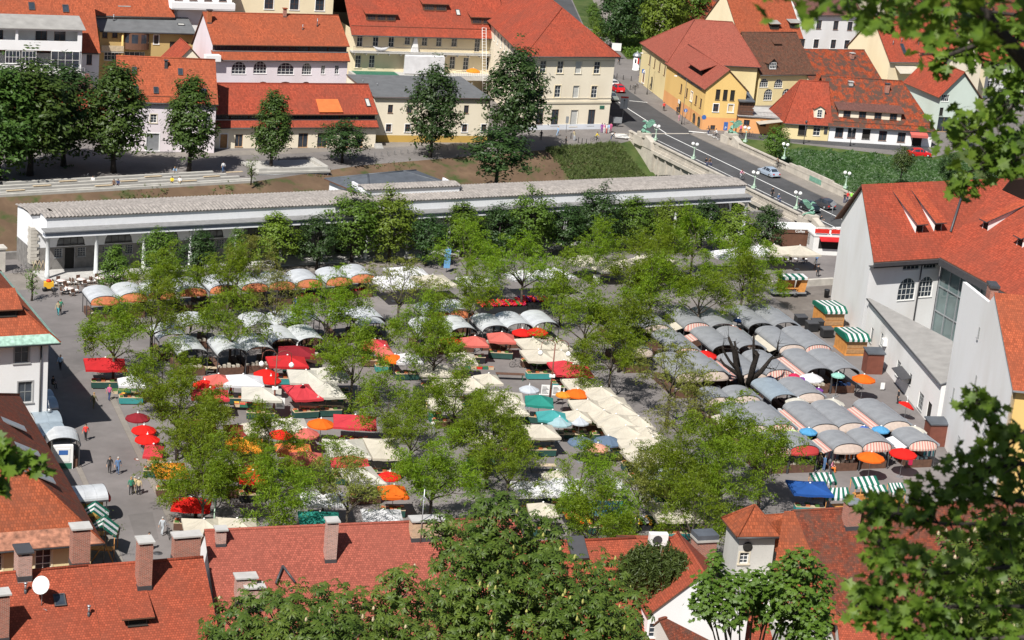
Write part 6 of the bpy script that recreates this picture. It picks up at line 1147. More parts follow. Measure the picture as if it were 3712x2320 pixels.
for p, r, col, lab in ((w4(1332, 72), 1.35, 'brightred', 'red umbrella behind the bright white canopy and lamp globe'), (w4(1365, 122), 1.1, 'brightred', 'red umbrella with pale edge beside the lamp post'), (w4(885, 150), 1.25, 'brightred', 'red umbrella above the red canopy at the leaf edge'), (w4(400, 390), 1.2, 'maroon', 'dusty dark red umbrella overhanging the kerb'), (w4(445, 478), 1.2, 'brightred', 'bright red umbrella at the kerb with a turquoise bag below'), (w4(470, 545), 1.2, 'brightred', 'bright red umbrella at the kerb next to the narrow red canopy'),
 (w4(1620, 500), 1.35, 'salmon', 'salmon pink umbrella in front of a cream canopy'), (w4(1440, 510), 1.2, 'brightred', 'red umbrella hidden in leaves beside the salmon pink one'), (w4(1730, 430), 1.38, 'orange', 'clear orange umbrella between cream and red canopies'), (w4(2228, 815), 1.1, 'brightred', 'round red umbrella standing behind the square orange canopy'),
 (w5(1040, 190), 1.1, 'silver', 'shiny silver umbrella behind the dark teal canopy'), (w5(1288, 235), .85, 'amber', 'orange and yellow striped umbrella by the lamp post'), (w5(1390, 215), 1.35, 'orange', 'wrinkled orange umbrella at the edge of the cream row'), (w5(1258, 418), 1.35, 'skyblue', 'pale blue umbrella in front of the light teal canopy'), (w5(1405, 422), 1.05, 'silver', 'grey umbrella next to the pale blue one'), (w5(1425, 562), 1.45, 'slate', 'slate blue umbrella, the one beside a wooden bench'), (w5(1612, 555), 1.42, 'slate', 'slate blue umbrella touching the cream row'), (w5(1535, 610), 1.12, 'pink', 'salmon pink umbrella in front of two slate blue ones'),
 (w3(465, 865), 1.3, 'orange', 'bright orange umbrella lit through tree branches'), (w3(868, 735), 1.2, 'brightred', 'red umbrella beside the first faded red canopy under leaves'), (w3(1388, 678), 1.2, 'brightred', 'red umbrella between a faded red canopy and its red twin'), (w3(1500, 670), 1.25, 'brightred', 'red umbrella at the end of the white barrel row'),
 (w1(915, 258), 1.25, 'orange', 'orange umbrella wedged among the topmost grey barrel roofs'), (w1(952, 205), .55, 'navy', 'small navy umbrella beside a cream side awning'), (w1(720, 438), 1.35, 'brightred', 'bright red umbrella lying over grey barrel roofs near the pollarded trunk'), (w1(190, 378), .5, 'violet', 'small violet umbrella in tree leaves by grey roofs'), (w1(1490, 603), 1.35, 'white', 'white umbrella beside a pink striped side awning'), (w1(1680, 597), .78, 'mint', 'mint green umbrella between white and orange ones'), (w1(1868, 610), 1.35, 'orange', 'orange umbrella near the brown garden shed'), (w1(1362, 602), .68, 'magenta', 'small crimson umbrella beside the white one'), (w1(1187, 622), .5, 'navy', 'small navy umbrella beside a striped stall front'), (w1(1420, 630), .5, 'purple', 'small purple umbrella tucked behind the white one'), (w1(1537, 708), .55, 'purple', 'small purple umbrella in the gap below the white one'), (w1(1388, 780), 1.35, 'ivory', 'cream umbrella nearer the bluish barrel roof'), (w1(1642, 785), 1.35, 'ivory', 'cream umbrella beside the open yard corner'), (w1(895, 812), .55, 'charcoal', 'small black umbrella under the pollarded tree'), (w1(1347, 1008), .85, 'lime', 'pale lime umbrella between two stall rows'), (w1(1466, 998), .95, 'azure', 'turquoise and white umbrella before the fifth row'), (w1(1866, 985), .7, 'brightblue', 'plain blue umbrella in the gap between barrel stalls'), (w1(1990, 985), .95, 'azure', 'mottled blue umbrella next to the plain blue one'), (w1(2235, 985), 1.35, 'ivory', 'cream umbrella by the rust brown shed'), (w1(1920, 1172), 1.42, 'orange', 'orange umbrella with its shadow in front of the bottom row'), (w1(2155, 1145), 1.42, 'brightred', 'red umbrella in front of the bottom row beside a pink sign'), (w1(1146, 1022), .5, 'navy', 'small navy umbrella beside a striped awning at tree edge')): umb(lab, p, r, col)
tarp = stall('royal blue tarpaulin canopy beside a lamp post and striped stalls', w1(1475, 1395), 3.9, 3.6, 8, 'blue', .45, 2.4, None)
# striped stalls and huts
def striped(label, quad, z=2.3, drop=.45, group='green and white striped stalls'):
    a, b, c, d = [G(w1(*p), zz) for p, zz in zip(quad, (z, z, z-drop, z-drop))]; o = (a+b+c+d)/4; o.z = 0; t = thing('striped_stall', label, 'market stall', o, 0, group)
    ax = (b-a).normalized(); rz = math.atan2(ax.y, ax.x); t.rotation_euler.z = rz; iv = Matrix.Rotation(-rz, 3, 'Z'); P = [iv @ (p-o) for p in (a, b, c, d)]; W0 = (b-a).length
    m = MB(); n = 9
    for i in range(n):
        f0, f1 = i/n, (i+1)/n; l = lambda p, q, f: p+(q-p)*f
        m.poly([l(P[3], P[2], f0), l(P[3], P[2], f1), l(P[0], P[1], f1), l(P[0], P[1], f0)], i % 2); e0, e1 = l(P[3], P[2], f0), l(P[3], P[2], f1); dz = Vector((0, 0, -.22)); m.poly([e0+dz, (e0+e1)/2+dz*1.35, e1+dz, e1, e0], i % 2)
    m.build('tarp', ['cloth_stripegreen', 'cloth_white'], t); m = MB()
    for p in P: m.tube([(p.x*.95, p.y*.95, 0), (p.x*.95, p.y*.95, p.z-.03)], .035, 5)
    m.build('frame', 'wood_orange', t); x0, x1 = P[0].x*.85, P[1].x*.85; m = MB(); m.box(x0, x1, P[3].y*.7, P[3].y*.7+.8, .75, .82); m.box(x0, x1, P[3].y*.7+.02, P[3].y*.7+.05, .1, .75); m.build('counter', 'wood_orange', t)
cloth('cloth_stripegreen', (.015, .15, .1))
striped('green and white striped stall standing beyond the blue tarpaulin', [(1465, 1328), (1640, 1322), (1670, 1400), (1505, 1402)]); striped('green and white striped stall in front of the blue tarpaulin', [(1620, 1436), (1745, 1432), (1768, 1510), (1590, 1512)]); striped('green and white striped stall with a folded blue tarp at its side', [(1768, 1360), (1950, 1348), (1980, 1412), (1800, 1430)]); striped('green and white striped stall in front of the folded blue tarp one', [(1840, 1430), (2010, 1412), (2045, 1475), (1870, 1492)]); striped('green and white striped stall partly behind maple leaves', [(2035, 1402), (2140, 1398), (2170, 1460), (2060, 1470)])
def hut(label, p, rz, w=2.7, d=3.4, mat='wood_orange'):
    q = G(p, 0); t = thing('wooden_hut', label, 'market hut', q, R(rz), 'wooden huts with striped covers'); m = MB(); m.box(-w/2, w/2, 0, d, .15, 2.1); m.box(-w/2-.05, w/2+.05, -.05, d+.05, 0, .15); m.build('body', mat, t)
    m = MB(); m.box(-w/2+.12, w/2-.12, -.035, -.003, .95, 1.85); m.box(-w/2+.12, w/2-.12, -.045, -.003, .3, .85); m.build('shutter', 'wood', t); m = MB(); n = 9
    P = [(-w/2-.2, 2.0), (-w/2-.2, 2.3), (-w/2+.2, 2.62), (w/2-.2, 2.62), (w/2+.2, 2.3), (w/2+.2, 1.95)]
    for j in range(n):
        x0, x1 = -w/2-.2+(w+.4)*j/n, -w/2-.2+(w+.4)*(j+1)/n; zt = 2.62
        m.poly([(x0, -.35, zt-.45), (x1, -.35, zt-.45), (x1, .5, zt), (x0, .5, zt)], j % 2); m.poly([(x0, .5, zt), (x1, .5, zt), (x1, d+.2, zt-.15), (x0, d+.2, zt-.15)], j % 2); m.poly([(x0, -.37, zt-.75), (x1, -.37, zt-.72), (x1, -.35, zt-.45), (x0, -.35, zt-.45)], j % 2)
    for x in (-w/2-.2, w/2+.2): m.poly([(x, -.35, zt-.75), (x, d+.2, zt-.6), (x, d+.2, zt-.15), (x, .5, zt), (x, -.35, zt-.45)], 0)
    m.build('striped_cover', ['cloth_stripegreen', 'cloth_white'], t); return t
hut('wooden hut under a green and white cover beside the white building corner', w1(1640, 275), 18); hut('wooden hut under a green and white cover nearest the rubbish containers', w1(1800, 480), 16)
def shed(label, p, rz, w=2.0, d=1.6, hgt=2.5, mat='brown_metal'):
    q = G(p, 0); t = thing('garden_shed', label, 'shed', q, R(rz)); m = MB(); m.box(-w/2, w/2, 0, d, 0, hgt); m.build('body', mat, t); m = MB(); m.slab([(-w/2-.12, -.15, hgt+.12), (w/2+.12, -.15, hgt+.12), (w/2+.12, d+.12, hgt+.35), (-w/2-.12, d+.12, hgt+.35)], .14); m.build('roof', 'roof_slate', t); return t
shed('rust brown locker shed between striped hut and stained annex', w1(1935, 615), 12); shed('rust brown locker shed at the end of the bottom stall row', w1(2390, 1140), 14)
# striped gable tents and kiosk at the lower street corner
for k, (x0, y0, x1, y1) in enumerate(((745, 290, 990, 400), (815, 430, 1070, 545))):
    a, b = G(T(0, 3, x0+20, y0+90), 2.2), G(T(0, 3, x1, y1-10), 2.2); o = (a+b)/2; o.z = 0; t = thing('striped_tent', 'green and white striped gable tent, the one %s' % ('nearest the grey barrel kiosk' if k == 0 else 'beside the small bare tree'), 'tent', o, math.atan2((b-a).y, (b-a).x)); W0 = (b-a).length+.4; m = MB(); n = 5
    for s in (-1, 1):
        for j in range(n):
            y0_, y1_ = j*2.6/n, (j+1)*2.6/n; m.poly([(0, y0_, 3.0), (0, y1_, 3.0), (s*W0/2, y1_, 2.1), (s*W0/2, y0_, 2.1)], j % 2)
    m.build('cover', ['cloth_stripegreen', 'cloth_white'], t); m = MB()
    for x in (-W0/2+.1, W0/2-.1):
        for y in (.1, 2.5): m.tube([(x, y, 0), (x, y, 2.1)], .035, 5)
    m.box(-W0/2+.3, W0/2-.3, .3, 1.1, .7, .8); m.build('frame', 'wood_orange', t)
# kiosks by the bridge
q = G(T(3, 1, 560, 900), 0); t = thing('red_kiosk', 'white and red drinks kiosk with red awning and illuminated letter boards on its roof', 'kiosk', q, R(12)); m = MB(); m.box(-2.3, 2.3, 0, 2.6, 0, .9); m.box(-2.3, -1.5, 0, 2.6, .9, 2.7); m.box(2.1, 2.3, 0, 2.6, .9, 2.7); m.box(-2.3, 2.3, 1.6, 2.6, .9, 2.7); m.box(-2.4, 2.4, -.1, 2.7, 2.7, 2.95); m.build('body', 'frame_white', t); m = MB(); m.slab([(-1.6, -1.1, 2.3), (2.3, -1.1, 2.3), (2.3, 0, 2.75), (-1.6, 0, 2.75)], .05); m.build('awning', 'cloth_red', t); m = MB(); m.box(-2.3, -.2, -.1, .0, 3.2, 3.8); m.box(.1, 2.3, -.1, 0, 3.2, 3.8); m.build('letter_board', 'plastic_red', t); m = MB()
for x in (-2.2, -.3, .2, 2.2): m.box(x-.05, x+.05, -.05, .05, 2.95, 4.0)
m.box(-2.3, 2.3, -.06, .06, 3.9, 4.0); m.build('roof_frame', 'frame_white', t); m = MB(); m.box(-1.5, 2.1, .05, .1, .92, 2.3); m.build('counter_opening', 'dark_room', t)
q = G(T(3, 1, 260, 830), 0); t = thing('coffee_kiosk', 'low dark kiosk with white flat roof and coffee lettering', 'kiosk', q, R(14)); m = MB(); m.box(-2.8, 2.8, 0, 3.0, 0, 2.2, 1); m.box(-3, 3, -.2, 3.1, 2.75, 2.95); m.box(-2.9, 2.9, -.12, 3, 2.2, 2.75, 1); m.build('body', ['paper', 'frame_brown'], t); me = text_mesh('Coffee', .55, .02); me.materials.append(M['paper']); o = link('lettering', me, None, t, Vector((.3, -.15, 2.48))); o.rotation_euler = (R(90), 0, 0); m = MB(); m.box(2.1, 2.85, -.16, -.12, 2.25, 2.7); m.build('sign_panel', 'plastic_red', t)
q = G(T(3, 1, 200, 1300), 0); t = thing('market_trailer', 'open wooden trailer stall with striped cover parked by the stone wall', 'trailer', q, R(20)); m = MB(); m.box(-2.4, 2.4, 0, 1.8, .5, .7); m.build('chassis', 'metal_grey', t); m = MB(); m.box(-1.2, 1.2, 1.2, 1.3, .7, 2.5); m.prism([(1.3, .1, .7), (2.2, .1, .7), (2.5, .1, 2.6), (1.6, .1, 2.6)], (0, 1.2, 0)); m.box(-1.3, -1.2, 0, 1.3, .7, 2.6); m.box(-1.2, 1.2, .2, .3, 1.1, 1.25); m.build('body', 'wood_orange', t); m = MB()
for j in range(8): m.slab([(-1.5+j*.47, -.2, 2.75), (-1.03+j*.47, -.2, 2.75), (-1.03+j*.47, 1.4, 2.85), (-1.5+j*.47, 1.4, 2.85)], .3, j % 2)
m.build('cover', ['cloth_stripegreen', 'cloth_white'], t); m = MB()
for x in (-.9, .9): m.tube([(x, -.05, .3), (x, .1, .3)], .3, 12)
m.build('wheel', 'plastic_black', t)
# low wall with hedge, bins, containers
m = MB(); a, b = G(T(3, 1, 30, 1215)), G(T(3, 1, 622, 1180)); d = (b-a); t = thing('low_stone_wall', 'low stone wall topped by a clipped hedge beside the white building', 'wall', a, math.atan2(d.y, d.x)); m.box(0, d.length, 0, .5, 0, .9); m.build('wall', 'stone', t)
q = G(T(3, 1, 550, 1300)); m = MB(); m.lathe([(.3, 0), (.36, 1.0), (.4, 1.05), (.36, 1.1)], n=10); tag(m.build('litter_bin', 'plastic_black', None, q), 'dark round litter bin by the low stone wall', 'bin')
def mk_cont():
    t = thing('rubbish_container', '', ''); m = MB(); m.box(-.7, .7, -.5, .5, .15, 1.1); m.build('body', 'plastic_black', t); m = MB(); m.slab([(-.74, -.54, 1.16), (.74, -.54, 1.16), (.74, .54, 1.3), (-.74, .54, 1.3)], .12); m.build('lid', 'metal_dark', t); return t
CN = Proto(mk_cont)
for (x, y), nm in (((1480, 300), 'at the back of the trio by the huts'), ((1520, 285), 'in the middle of the trio by the huts'), ((1590, 345), 'in front of the trio by the huts'), ((1400, 255), 'standing apart near the topmost barrel roofs')): CN('black rubbish container '+nm, 'container', G(w1(x, y)), R(20), 1, 'black rubbish containers')
# ---------------------------------------------------------------- vegetation
npr = np.random.RandomState(5)
leafmat('leaf_locust', (.145, .25, .012), (.27, .365, .022), .8, .5); leafmat('leaf_locust_brown', (.19, .22, .035), (.24, .26, .045), .6, .4)
leafmat('leaf_mid', (.085, .165, .02), (.13, .22, .024), .7, .3); leafmat('leaf_dark', (.03, .07, .016), (.055, .1, .022), .7, .22); leafmat('leaf_far', (.05, .10, .018), (.085, .145, .022), .8, .25); leafmat('leaf_bright', (.15, .24, .025), (.19, .28, .03), .7, .35); leafmat('leaf_ivy', (.025, .075, .014), (.055, .13, .022), .5, .2)
leafmat('leaf_chestnut', (.05, .095, .012), (.15, .2, .03), .35, .25, .3); leafmat('leaf_maple', (.085, .165, .016), (.21, .3, .036), 2.6, .45, .35); leafmat('leaf_olive', (.06, .095, .02), (.1, .135, .03), 1.2, .25); leafmat('leaf_grass', (.1, .15, .035), (.16, .18, .07), 1.0, .2)  # chestnut greens: lit highlights and dark crown interior put into the colour
plain('blossom', (.36, .35, .1), .9, .2, 6); plain('blossom_pale', (.5, .4, .26), .9, .2, 6)
def scatter(name, tv, tf, P, Nn, scl, mat, parent=None, fold=None, smooth=False):
    """many small copies of a leaf outline as one mesh: P points, Nn leaf normals"""
    P = np.asarray(P, float); Nn = np.asarray(Nn, float); n = len(P); tv = np.asarray(tv, float); k = len(tv)
    Nn /= np.linalg.norm(Nn, axis=1, keepdims=True)+1e-9; r = npr.normal(size=(n, 3)); X = np.cross(Nn, r); X /= np.linalg.norm(X, axis=1, keepdims=True)+1e-9; Y = np.cross(Nn, X)
    s = np.asarray(scl).reshape(-1, 1, 1)*np.ones((n, 1, 1))
    V = P[:, None, :]+s*(tv[None, :, 0:1]*X[:, None, :]+tv[None, :, 1:2]*Y[:, None, :]+tv[None, :, 2:3]*Nn[:, None, :]); V = V.reshape(-1, 3)
    loops = []; starts = []; tot = []; c = 0
    fl = np.concatenate([np.asarray(f) for f in tf]); fn = [len(f) for f in tf]
    L_ = (fl[None, :]+(np.arange(n)*k)[:, None]).ravel(); cnt = np.tile(fn, n); st = np.concatenate([[0], np.cumsum(cnt)[:-1]])
    me = bpy.data.meshes.new(name); me.vertices.add(len(V)); me.vertices.foreach_set('co', V.ravel()); me.loops.add(len(L_)); me.loops.foreach_set('vertex_index', L_.astype(np.int32))
    me.polygons.add(len(cnt)); me.polygons.foreach_set('loop_start', st.astype(np.int32)); me.polygons.foreach_set('loop_total', cnt.astype(np.int32)); me.update(calc_edges=True); me.validate()
    return me if parent is None and mat is None else link(name, me, mat, parent)
LEAF = ([(0, -.5, 0), (.22, -.1, .04), (0, .55, 0), (-.22, -.1, .04)], [(0, 1, 2, 3)])
LONG = ([(0, -.5, 0), (.11, 0, .03), (0, .5, -.06), (-.11, 0, .03)], [(0, 1, 2, 3)])
def unit(n): v = npr.normal(size=(n, 3)); return v/np.linalg.norm(v, axis=1, keepdims=True)
def branch(m, p, d, ln, r, depth, tips, spread=.6, up=.15, seg=4, n=5):
    pts = [p]; q = p.copy(); dd = d.copy()
    for i in range(seg):
        dd = (dd+Vector(npr.normal(size=3)*.13)+Vector((0, 0, up*.3))).normalized(); q = q+dd*(ln/seg); pts.append(q.copy())
    rad = [r*(1-.55*i/seg) for i in range(seg+1)]; m.tube(pts, rad, n, 0)
    if depth == 0: tips.append((q, dd)); tips.append((pts[-2], dd)); return
    kids = 3 if depth > 1 else 2
    for i in range(kids):
        a = npr.uniform(0, 2*math.pi); ax = dd.cross(Vector((math.cos(a), math.sin(a), .3))).normalized(); e = (dd+ax*spread*npr.uniform(.6, 1.3)).normalized()
        branch(m, pts[-1 if i else -2], e, ln*npr.uniform(.6, .85), rad[-1]*.9, depth-1, tips, spread, up, 3, 4)
    tips.append((q, dd))
# honey locusts: open, layered crowns of fine leaves
def locust(seed, dens, twig):
    npr.seed(seed); m = MB(); tips = []; m.tube([(0, 0, 0), (.03, .02, 1.4), (-.02, .04, 2.8)], [.19, .15, .13], 7)
    k = 6
    for i in range(k):
        a = 2*math.pi*(i+npr.uniform(-.3, .3))/k; e = Vector((math.cos(a)*.8, math.sin(a)*.8, npr.uniform(.55, 1.1))).normalized(); branch(m, Vector((-.02, .04, 2.5+.12*i)), e, npr.uniform(2.0, 2.7), .085, 2, tips, .75, .05)
    branch(m, Vector((0, 0, 2.8)), Vector((0, 0, 1)), 2.6, .1, 2, tips, .7, .3)
    tr = m.data('trunk'); P = []; Nn = []
    for q, d in tips:
        for f in range(npr.poisson(dens)):
            a = npr.uniform(0, 2*math.pi); el = npr.uniform(-.35, .35); fd = np.array([math.cos(a), math.sin(a), el]); ln = npr.uniform(.6, 1.35); n0 = np.array(q)+npr.normal(size=3)*.25
            sd = np.array([-fd[1], fd[0], 0]); up = np.array([0, 0, 1.0])-fd*el
            for j in range(13):
                t = (j+.5)/13; P.append(n0+fd*ln*t+sd*npr.normal()*.2-np.array([0, 0, .28*t*t])+npr.normal(size=3)*.05); Nn.append(up+npr.normal(size=3)*.55)
    cr = scatter('crown', *LONG, P, Nn, npr.uniform(.22, .46, len(P)), None)
    return tr, cr
LOC = [locust(21, 5.6, 0), locust(22, 4.8, 0), locust(23, 6.2, 0), locust(24, 2.4, 1)]
# dense rounded crowns
def dense(seed, w, hgt, z0, ncl, per, ls, pyramid=0.0, rough=.16, trunk=True, tz=None):
    npr.seed(seed); m = MB(); m.tube([(0, 0, 0), (.05, 0, z0*.6), (0, .05, z0+hgt*.35), (.05, 0, z0+hgt*.75)], [.035*hgt*.6+.08, .03*hgt*.5+.06, .12, .03], 7)
    for i in range(7):
        a = i*2.4; z = z0*.8+hgt*.07*i; m.tube([(0, 0, z), (math.cos(a)*w*.2, math.sin(a)*w*.2, z+hgt*.12), (math.cos(a)*w*.36, math.sin(a)*w*.36, z+hgt*.18)], [.07, .05, .02], 5)
    tr = m.data('trunk'); U = unit(ncl); lob = 1+rough*np.sin(U[:, 0]*5+seed)*np.cos(U[:, 1]*6-seed)+rough*.7*npr.normal(size=ncl)
    rr = npr.uniform(.62, 1, ncl)**.5*lob; C = U*rr[:, None]; f = 1-pyramid*(C[:, 2]+1)/2; C[:, 0] *= f; C[:, 1] *= f
    C = C*np.array([w/2, w/2, hgt/2])+np.array([0, 0, z0+hgt/2]); P = []; Nn = []
    for c, u in zip(C, U):
        k = npr.poisson(per); o = unit(k); rad = npr.uniform(.3, 1, (k, 1))*ls*2.1; P.append(c+o*rad*np.array([1, 1, .7])); Nn.append(o*.5+u*.6+np.array([0, 0, .7])+npr.normal(size=(k, 3))*.35)
    P = np.concatenate(P); Nn = np.concatenate(Nn); return tr, scatter('crown', *LEAF, P, Nn, npr.uniform(.7, 1.3, len(P))*ls, None)
def tree(name, label, pair, base, rz, s, leaf, bark, group, sz=None):
    t = thing(name, label, 'tree', base, rz, group); t.scale = (s, s, sz or s)
    for n, me, mt in (('trunk', pair[0], bark), ('crown', pair[1], leaf)):
        o = link(n, me, mt, t); o.material_slots[0].link = 'OBJECT'; o.material_slots[0].material = M[mt]
    return t
LT = [  # crown centre in the photo, crown width in photo pixels, prototype, leaf
 (w2(330, 740), 230, 0, ''), (w2(610, 610), 250, 1, ''), (w2(660, 320), 200, 2, ''), (w2(1160, 320), 220, 0, ''), (w2(1180, 630), 230, 1, ''), (w2(1510, 440), 180, 3, 'b'), (w2(1880, 560), 240, 2, ''), (w2(2060, 930), 260, 0, ''), (w2(690, 980), 210, 1, ''), (w2(800, 1250), 280, 2, ''), (w2(1330, 170), 150, 3, 'b'),
 (w3(500, 400), 240, 3, 'b'), (w3(640, 620), 200, 1, ''), (w3(1000, 130), 210, 1, ''), (w3(1010, 450), 200, 2, ''), (w3(1400, 260), 230, 0, ''), (w3(1690, 360), 230, 1, ''), (w3(1850, 640), 240, 0, ''), (w3(2040, 860), 220, 2, ''), (w3(760, 800), 190, 0, ''), (w3(900, 1190), 220, 2, ''), (w3(410, 1200), 190, 1, ''), (w3(590, 1400), 180, 0, ''), (w3(1150, 1390), 240, 1, ''), (w3(2270, 330), 240, 2, ''),
 (T(2, 1, 1360, 880), 210, 0, ''), (T(2, 1, 1720, 780), 210, 2, ''), (T(2, 1, 1330, 1230), 230, 1, ''), (T(2, 1, 1780, 1290), 210, 0, ''), (T(2, 1, 2190, 1150), 230, 1, ''), (T(2, 1, 2280, 960), 190, 2, ''), (T(2, 1, 820, 780), 160, 1, ''),
 (w1(120, 270), 230, 0, ''), (w1(470, 640), 260, 3, 'b'), (w1(560, 900), 230, 3, 'b'), (w1(840, 1090), 280, 2, ''), (w1(1140, 1240), 260, 0, ''), (w1(830, 1330), 260, 1, ''), (w1(480, 1290), 240, 2, ''),
 (w4(840, 760), 290, 1, ''), (w4(850, 560), 230, 0, ''), (w4(1350, 590), 180, 2, ''), (w4(1400, 980), 290, 0, ''), (w4(880, 880), 230, 2, ''), (w4(1930, 930), 250, 3, 'b'), (w4(1760, 800), 180, 3, ''),
 (w5(340, 880), 290, 2, ''), (w5(760, 560), 250, 1, ''), (w5(900, 740), 200, 0, ''), (w5(1420, 790), 210, 3, ''), (w5(1560, 1000), 250, 1, ''), (w5(1850, 880), 180, 3, 'b'), (w5(2110, 900), 240, 0, ''), (w5(1500, 1150), 230, 2, ''), (w5(2230, 1120), 170, 1, '')]
NB = [(p, lab.split(' canopy')[0]) for p, w, d, rz, col, lab in E]
ROWN = ('highest band', 'second band', 'third band', 'fourth band', 'fifth band', 'sixth band', 'lowest band')
order = sorted(range(len(LT)), key=lambda i: LT[i][0][1]); bands = [sorted(order[k*8:(k+1)*8], key=lambda i: LT[i][0][0]) for k in range(7)]
TN = {}
for b, ids in enumerate(bands):
    for k, i in enumerate(ids): TN[i] = '%s of %d across the %s of market trees' % (ORD[k], len(ids), ROWN[b])
for i, (p, wpx, pr, lf) in enumerate(LT):
    q = G(p, 5.4); base = Vector((q.x, q.y, 0)); d = (q-CAM).dot(FWD); wid = wpx*d/FPX; s = max(.8, min(1.3, wid/7.1))
    kind = 'thin brownish' if lf == 'b' else ('sparse light green' if pr == 3 else 'feathery yellow-green')
    tree('honey_locust', '%s locust tree, %s' % (kind, TN[i]), LOC[pr], base, (i*1.7) % 6.28, s, 'leaf_locust_brown' if lf == 'b' else 'leaf_locust', 'bark', 'locust trees of the market', .65+.55*s)
# broad-leaved row in front of the colonnade
DN = [dense(31, 5.6, 6.6, 1.7, 210, 20, .36, .45, .2), dense(32, 5.4, 6.2, 1.9, 200, 20, .36, .25, .24), dense(33, 6.4, 7.0, 1.6, 240, 20, .38, .3, .22)]
PL = [(ov(272, 628), 78, 'leaf_mid', 0), (ov(378, 590), 92, 'leaf_mid', 1), (ov(470, 595), 92, 'leaf_dark', 0), (ov(562, 585), 70, 'leaf_mid', 0), (ov(655, 560), 105, 'leaf_bright', 0), (ov(752, 562), 100, 'leaf_dark', 1), (ov(835, 545), 120, 'leaf_mid', 2), (ov(925, 545), 115, 'leaf_bright', 2), (ov(1012, 555), 88, 'leaf_dark', 1), (ov(1095, 535), 105, 'leaf_mid', 0), (ov(1182, 535), 98, 'leaf_dark', 1), (ov(1255, 535), 105, 'leaf_mid', 2), (ov(1335, 535), 95, 'leaf_dark', 0), (ov(1412, 525), 100, 'leaf_dark', 2), (ov(1500, 520), 105, 'leaf_mid', 0), (ov(1582, 522), 92, 'leaf_bright', 1), (ov(1662, 525), 100, 'leaf_dark', 0), (ov(1738, 535), 95, 'leaf_bright', 1), (ov(1815, 535), 88, 'leaf_dark', 0)]
KD = dict(leaf_mid='mid green', leaf_dark='dark green', leaf_bright='fresh yellow-green')
for i, (p, wpx, lf, pr) in enumerate(PL):
    q = G(p, 4.2); d = (q-CAM).dot(FWD); s = wpx*1.5345*d/FPX/5.3
    tree('maple_tree', '%s rounded tree, number %d counted along the colonnade from its stone end wall' % (KD[lf], i+1), DN[pr], (q.x, q.y, 0), i*1.3, s, lf, 'bark_dark', 'row of trees before the colonnade', (1.0 if pr == 2 else .86)*(.7+.3*s))
# far bank
FB = [dense(41, 5.6, 9.6, 2.2, 330, 24, .42, .5, .2), dense(42, 6.2, 9.2, 2.0, 330, 24, .42, .3, .22), dense(43, 4.6, 5.2, 1.8, 170, 20, .36, .1, .25)]
for (p, hgt, s, pr, lf, lab) in ((ov(268, 408), 1.36, 1.75, 0, 'leaf_far', 'tall pointed tree before the white house with six skylights'), (ov(446, 405), 1.2, 1.42, 0, 'leaf_far', 'tall slim tree whose trunk stands by the stepped terrace'), (ov(640, 398), 1.0, 1.12, 0, 'leaf_far', 'slim tree growing through the timber viewing deck'), (ov(1016, 372), 1.3, 1.3, 1, 'leaf_dark', 'broad dark tree casting its shadow before the cream annex'), (ov(1208, 358), 1.5, 1.65, 1, 'leaf_dark', 'large dark tree hiding the corner of the cream house'), (ov(808, 385), .95, 1.5, 2, 'leaf_dark', 'small round tree before the shop windows'), (ov(1172, 432), 1.3, 2.0, 2, 'leaf_dark', 'low spreading dark tree on the brown river slope'), (ov(70, 415), 1.45, 2.1, 1, 'leaf_far', 'leafy tree with trunk behind the stepped terrace end'), (ov(-5, 425), 1.4, 2.0, 1, 'leaf_far', 'dense tree cut by the picture edge beyond the terrace'), (ov(150, 392), 1.3, 1.75, 1, 'leaf_dark', 'dark tree between the two bigger terrace trees'), (ov(20, 350), 1.4, 1.7, 2, 'leaf_mid', 'lighter round tree behind the dense terrace trees')):
    q = G(p, 0); tree('linden_tree', lab, FB[pr], (q.x, q.y, -.5 if 'slope' in lab else 0), p[0], s, lf, 'bark_dark', 'trees on the far bank', hgt)
for i, (p, s, pr, lf, lab) in enumerate(((ov(1455, 85), 1.0, 1, 'leaf_dark', 'tall dark park tree nearest the street wall'), (ov(1500, 60), 1.1, 1, 'leaf_dark', 'dark park tree behind the tall one at the street wall'), (ov(1560, 110), 1.15, 1, 'leaf_bright', 'bright green park tree in front of the dark ones'), (ov(1610, 95), 1.15, 1, 'leaf_mid', 'mid green park tree beside the salmon hipped roof'), (ov(1650, 60), 1.2, 1, 'leaf_mid', 'park tree at the top by the old tiled roof'), (ov(1540, 35), 1.2, 1, 'leaf_mid', 'park tree cropped by the top edge, middle of the clump'), (ov(1600, 30), 1.2, 1, 'leaf_bright', 'light green park tree cropped by the top edge'), (ov(1405, 50), .5, 2, 'leaf_mid', 'small street tree on the verge beside the road'), (ov(1412, 75), .55, 2, 'leaf_bright', 'low bright shrub tree on the verge'), (ov(1400, 22), .5, 2, 'leaf_mid', 'small street tree farther along the verge'), (ov(1540, 128), .6, 2, 'leaf_mid', 'shrub by the path near the advertising column'), (ov(1580, 140), .6, 2, 'leaf_bright', 'bright shrub at the foot of the park trees'))):
    q = G((p[0], p[1]+55), 0); tree('park_tree', lab, FB[pr], (q.x, q.y, 0), i*.9, s*1.4, lf, 'bark_dark', 'trees of the roadside park')
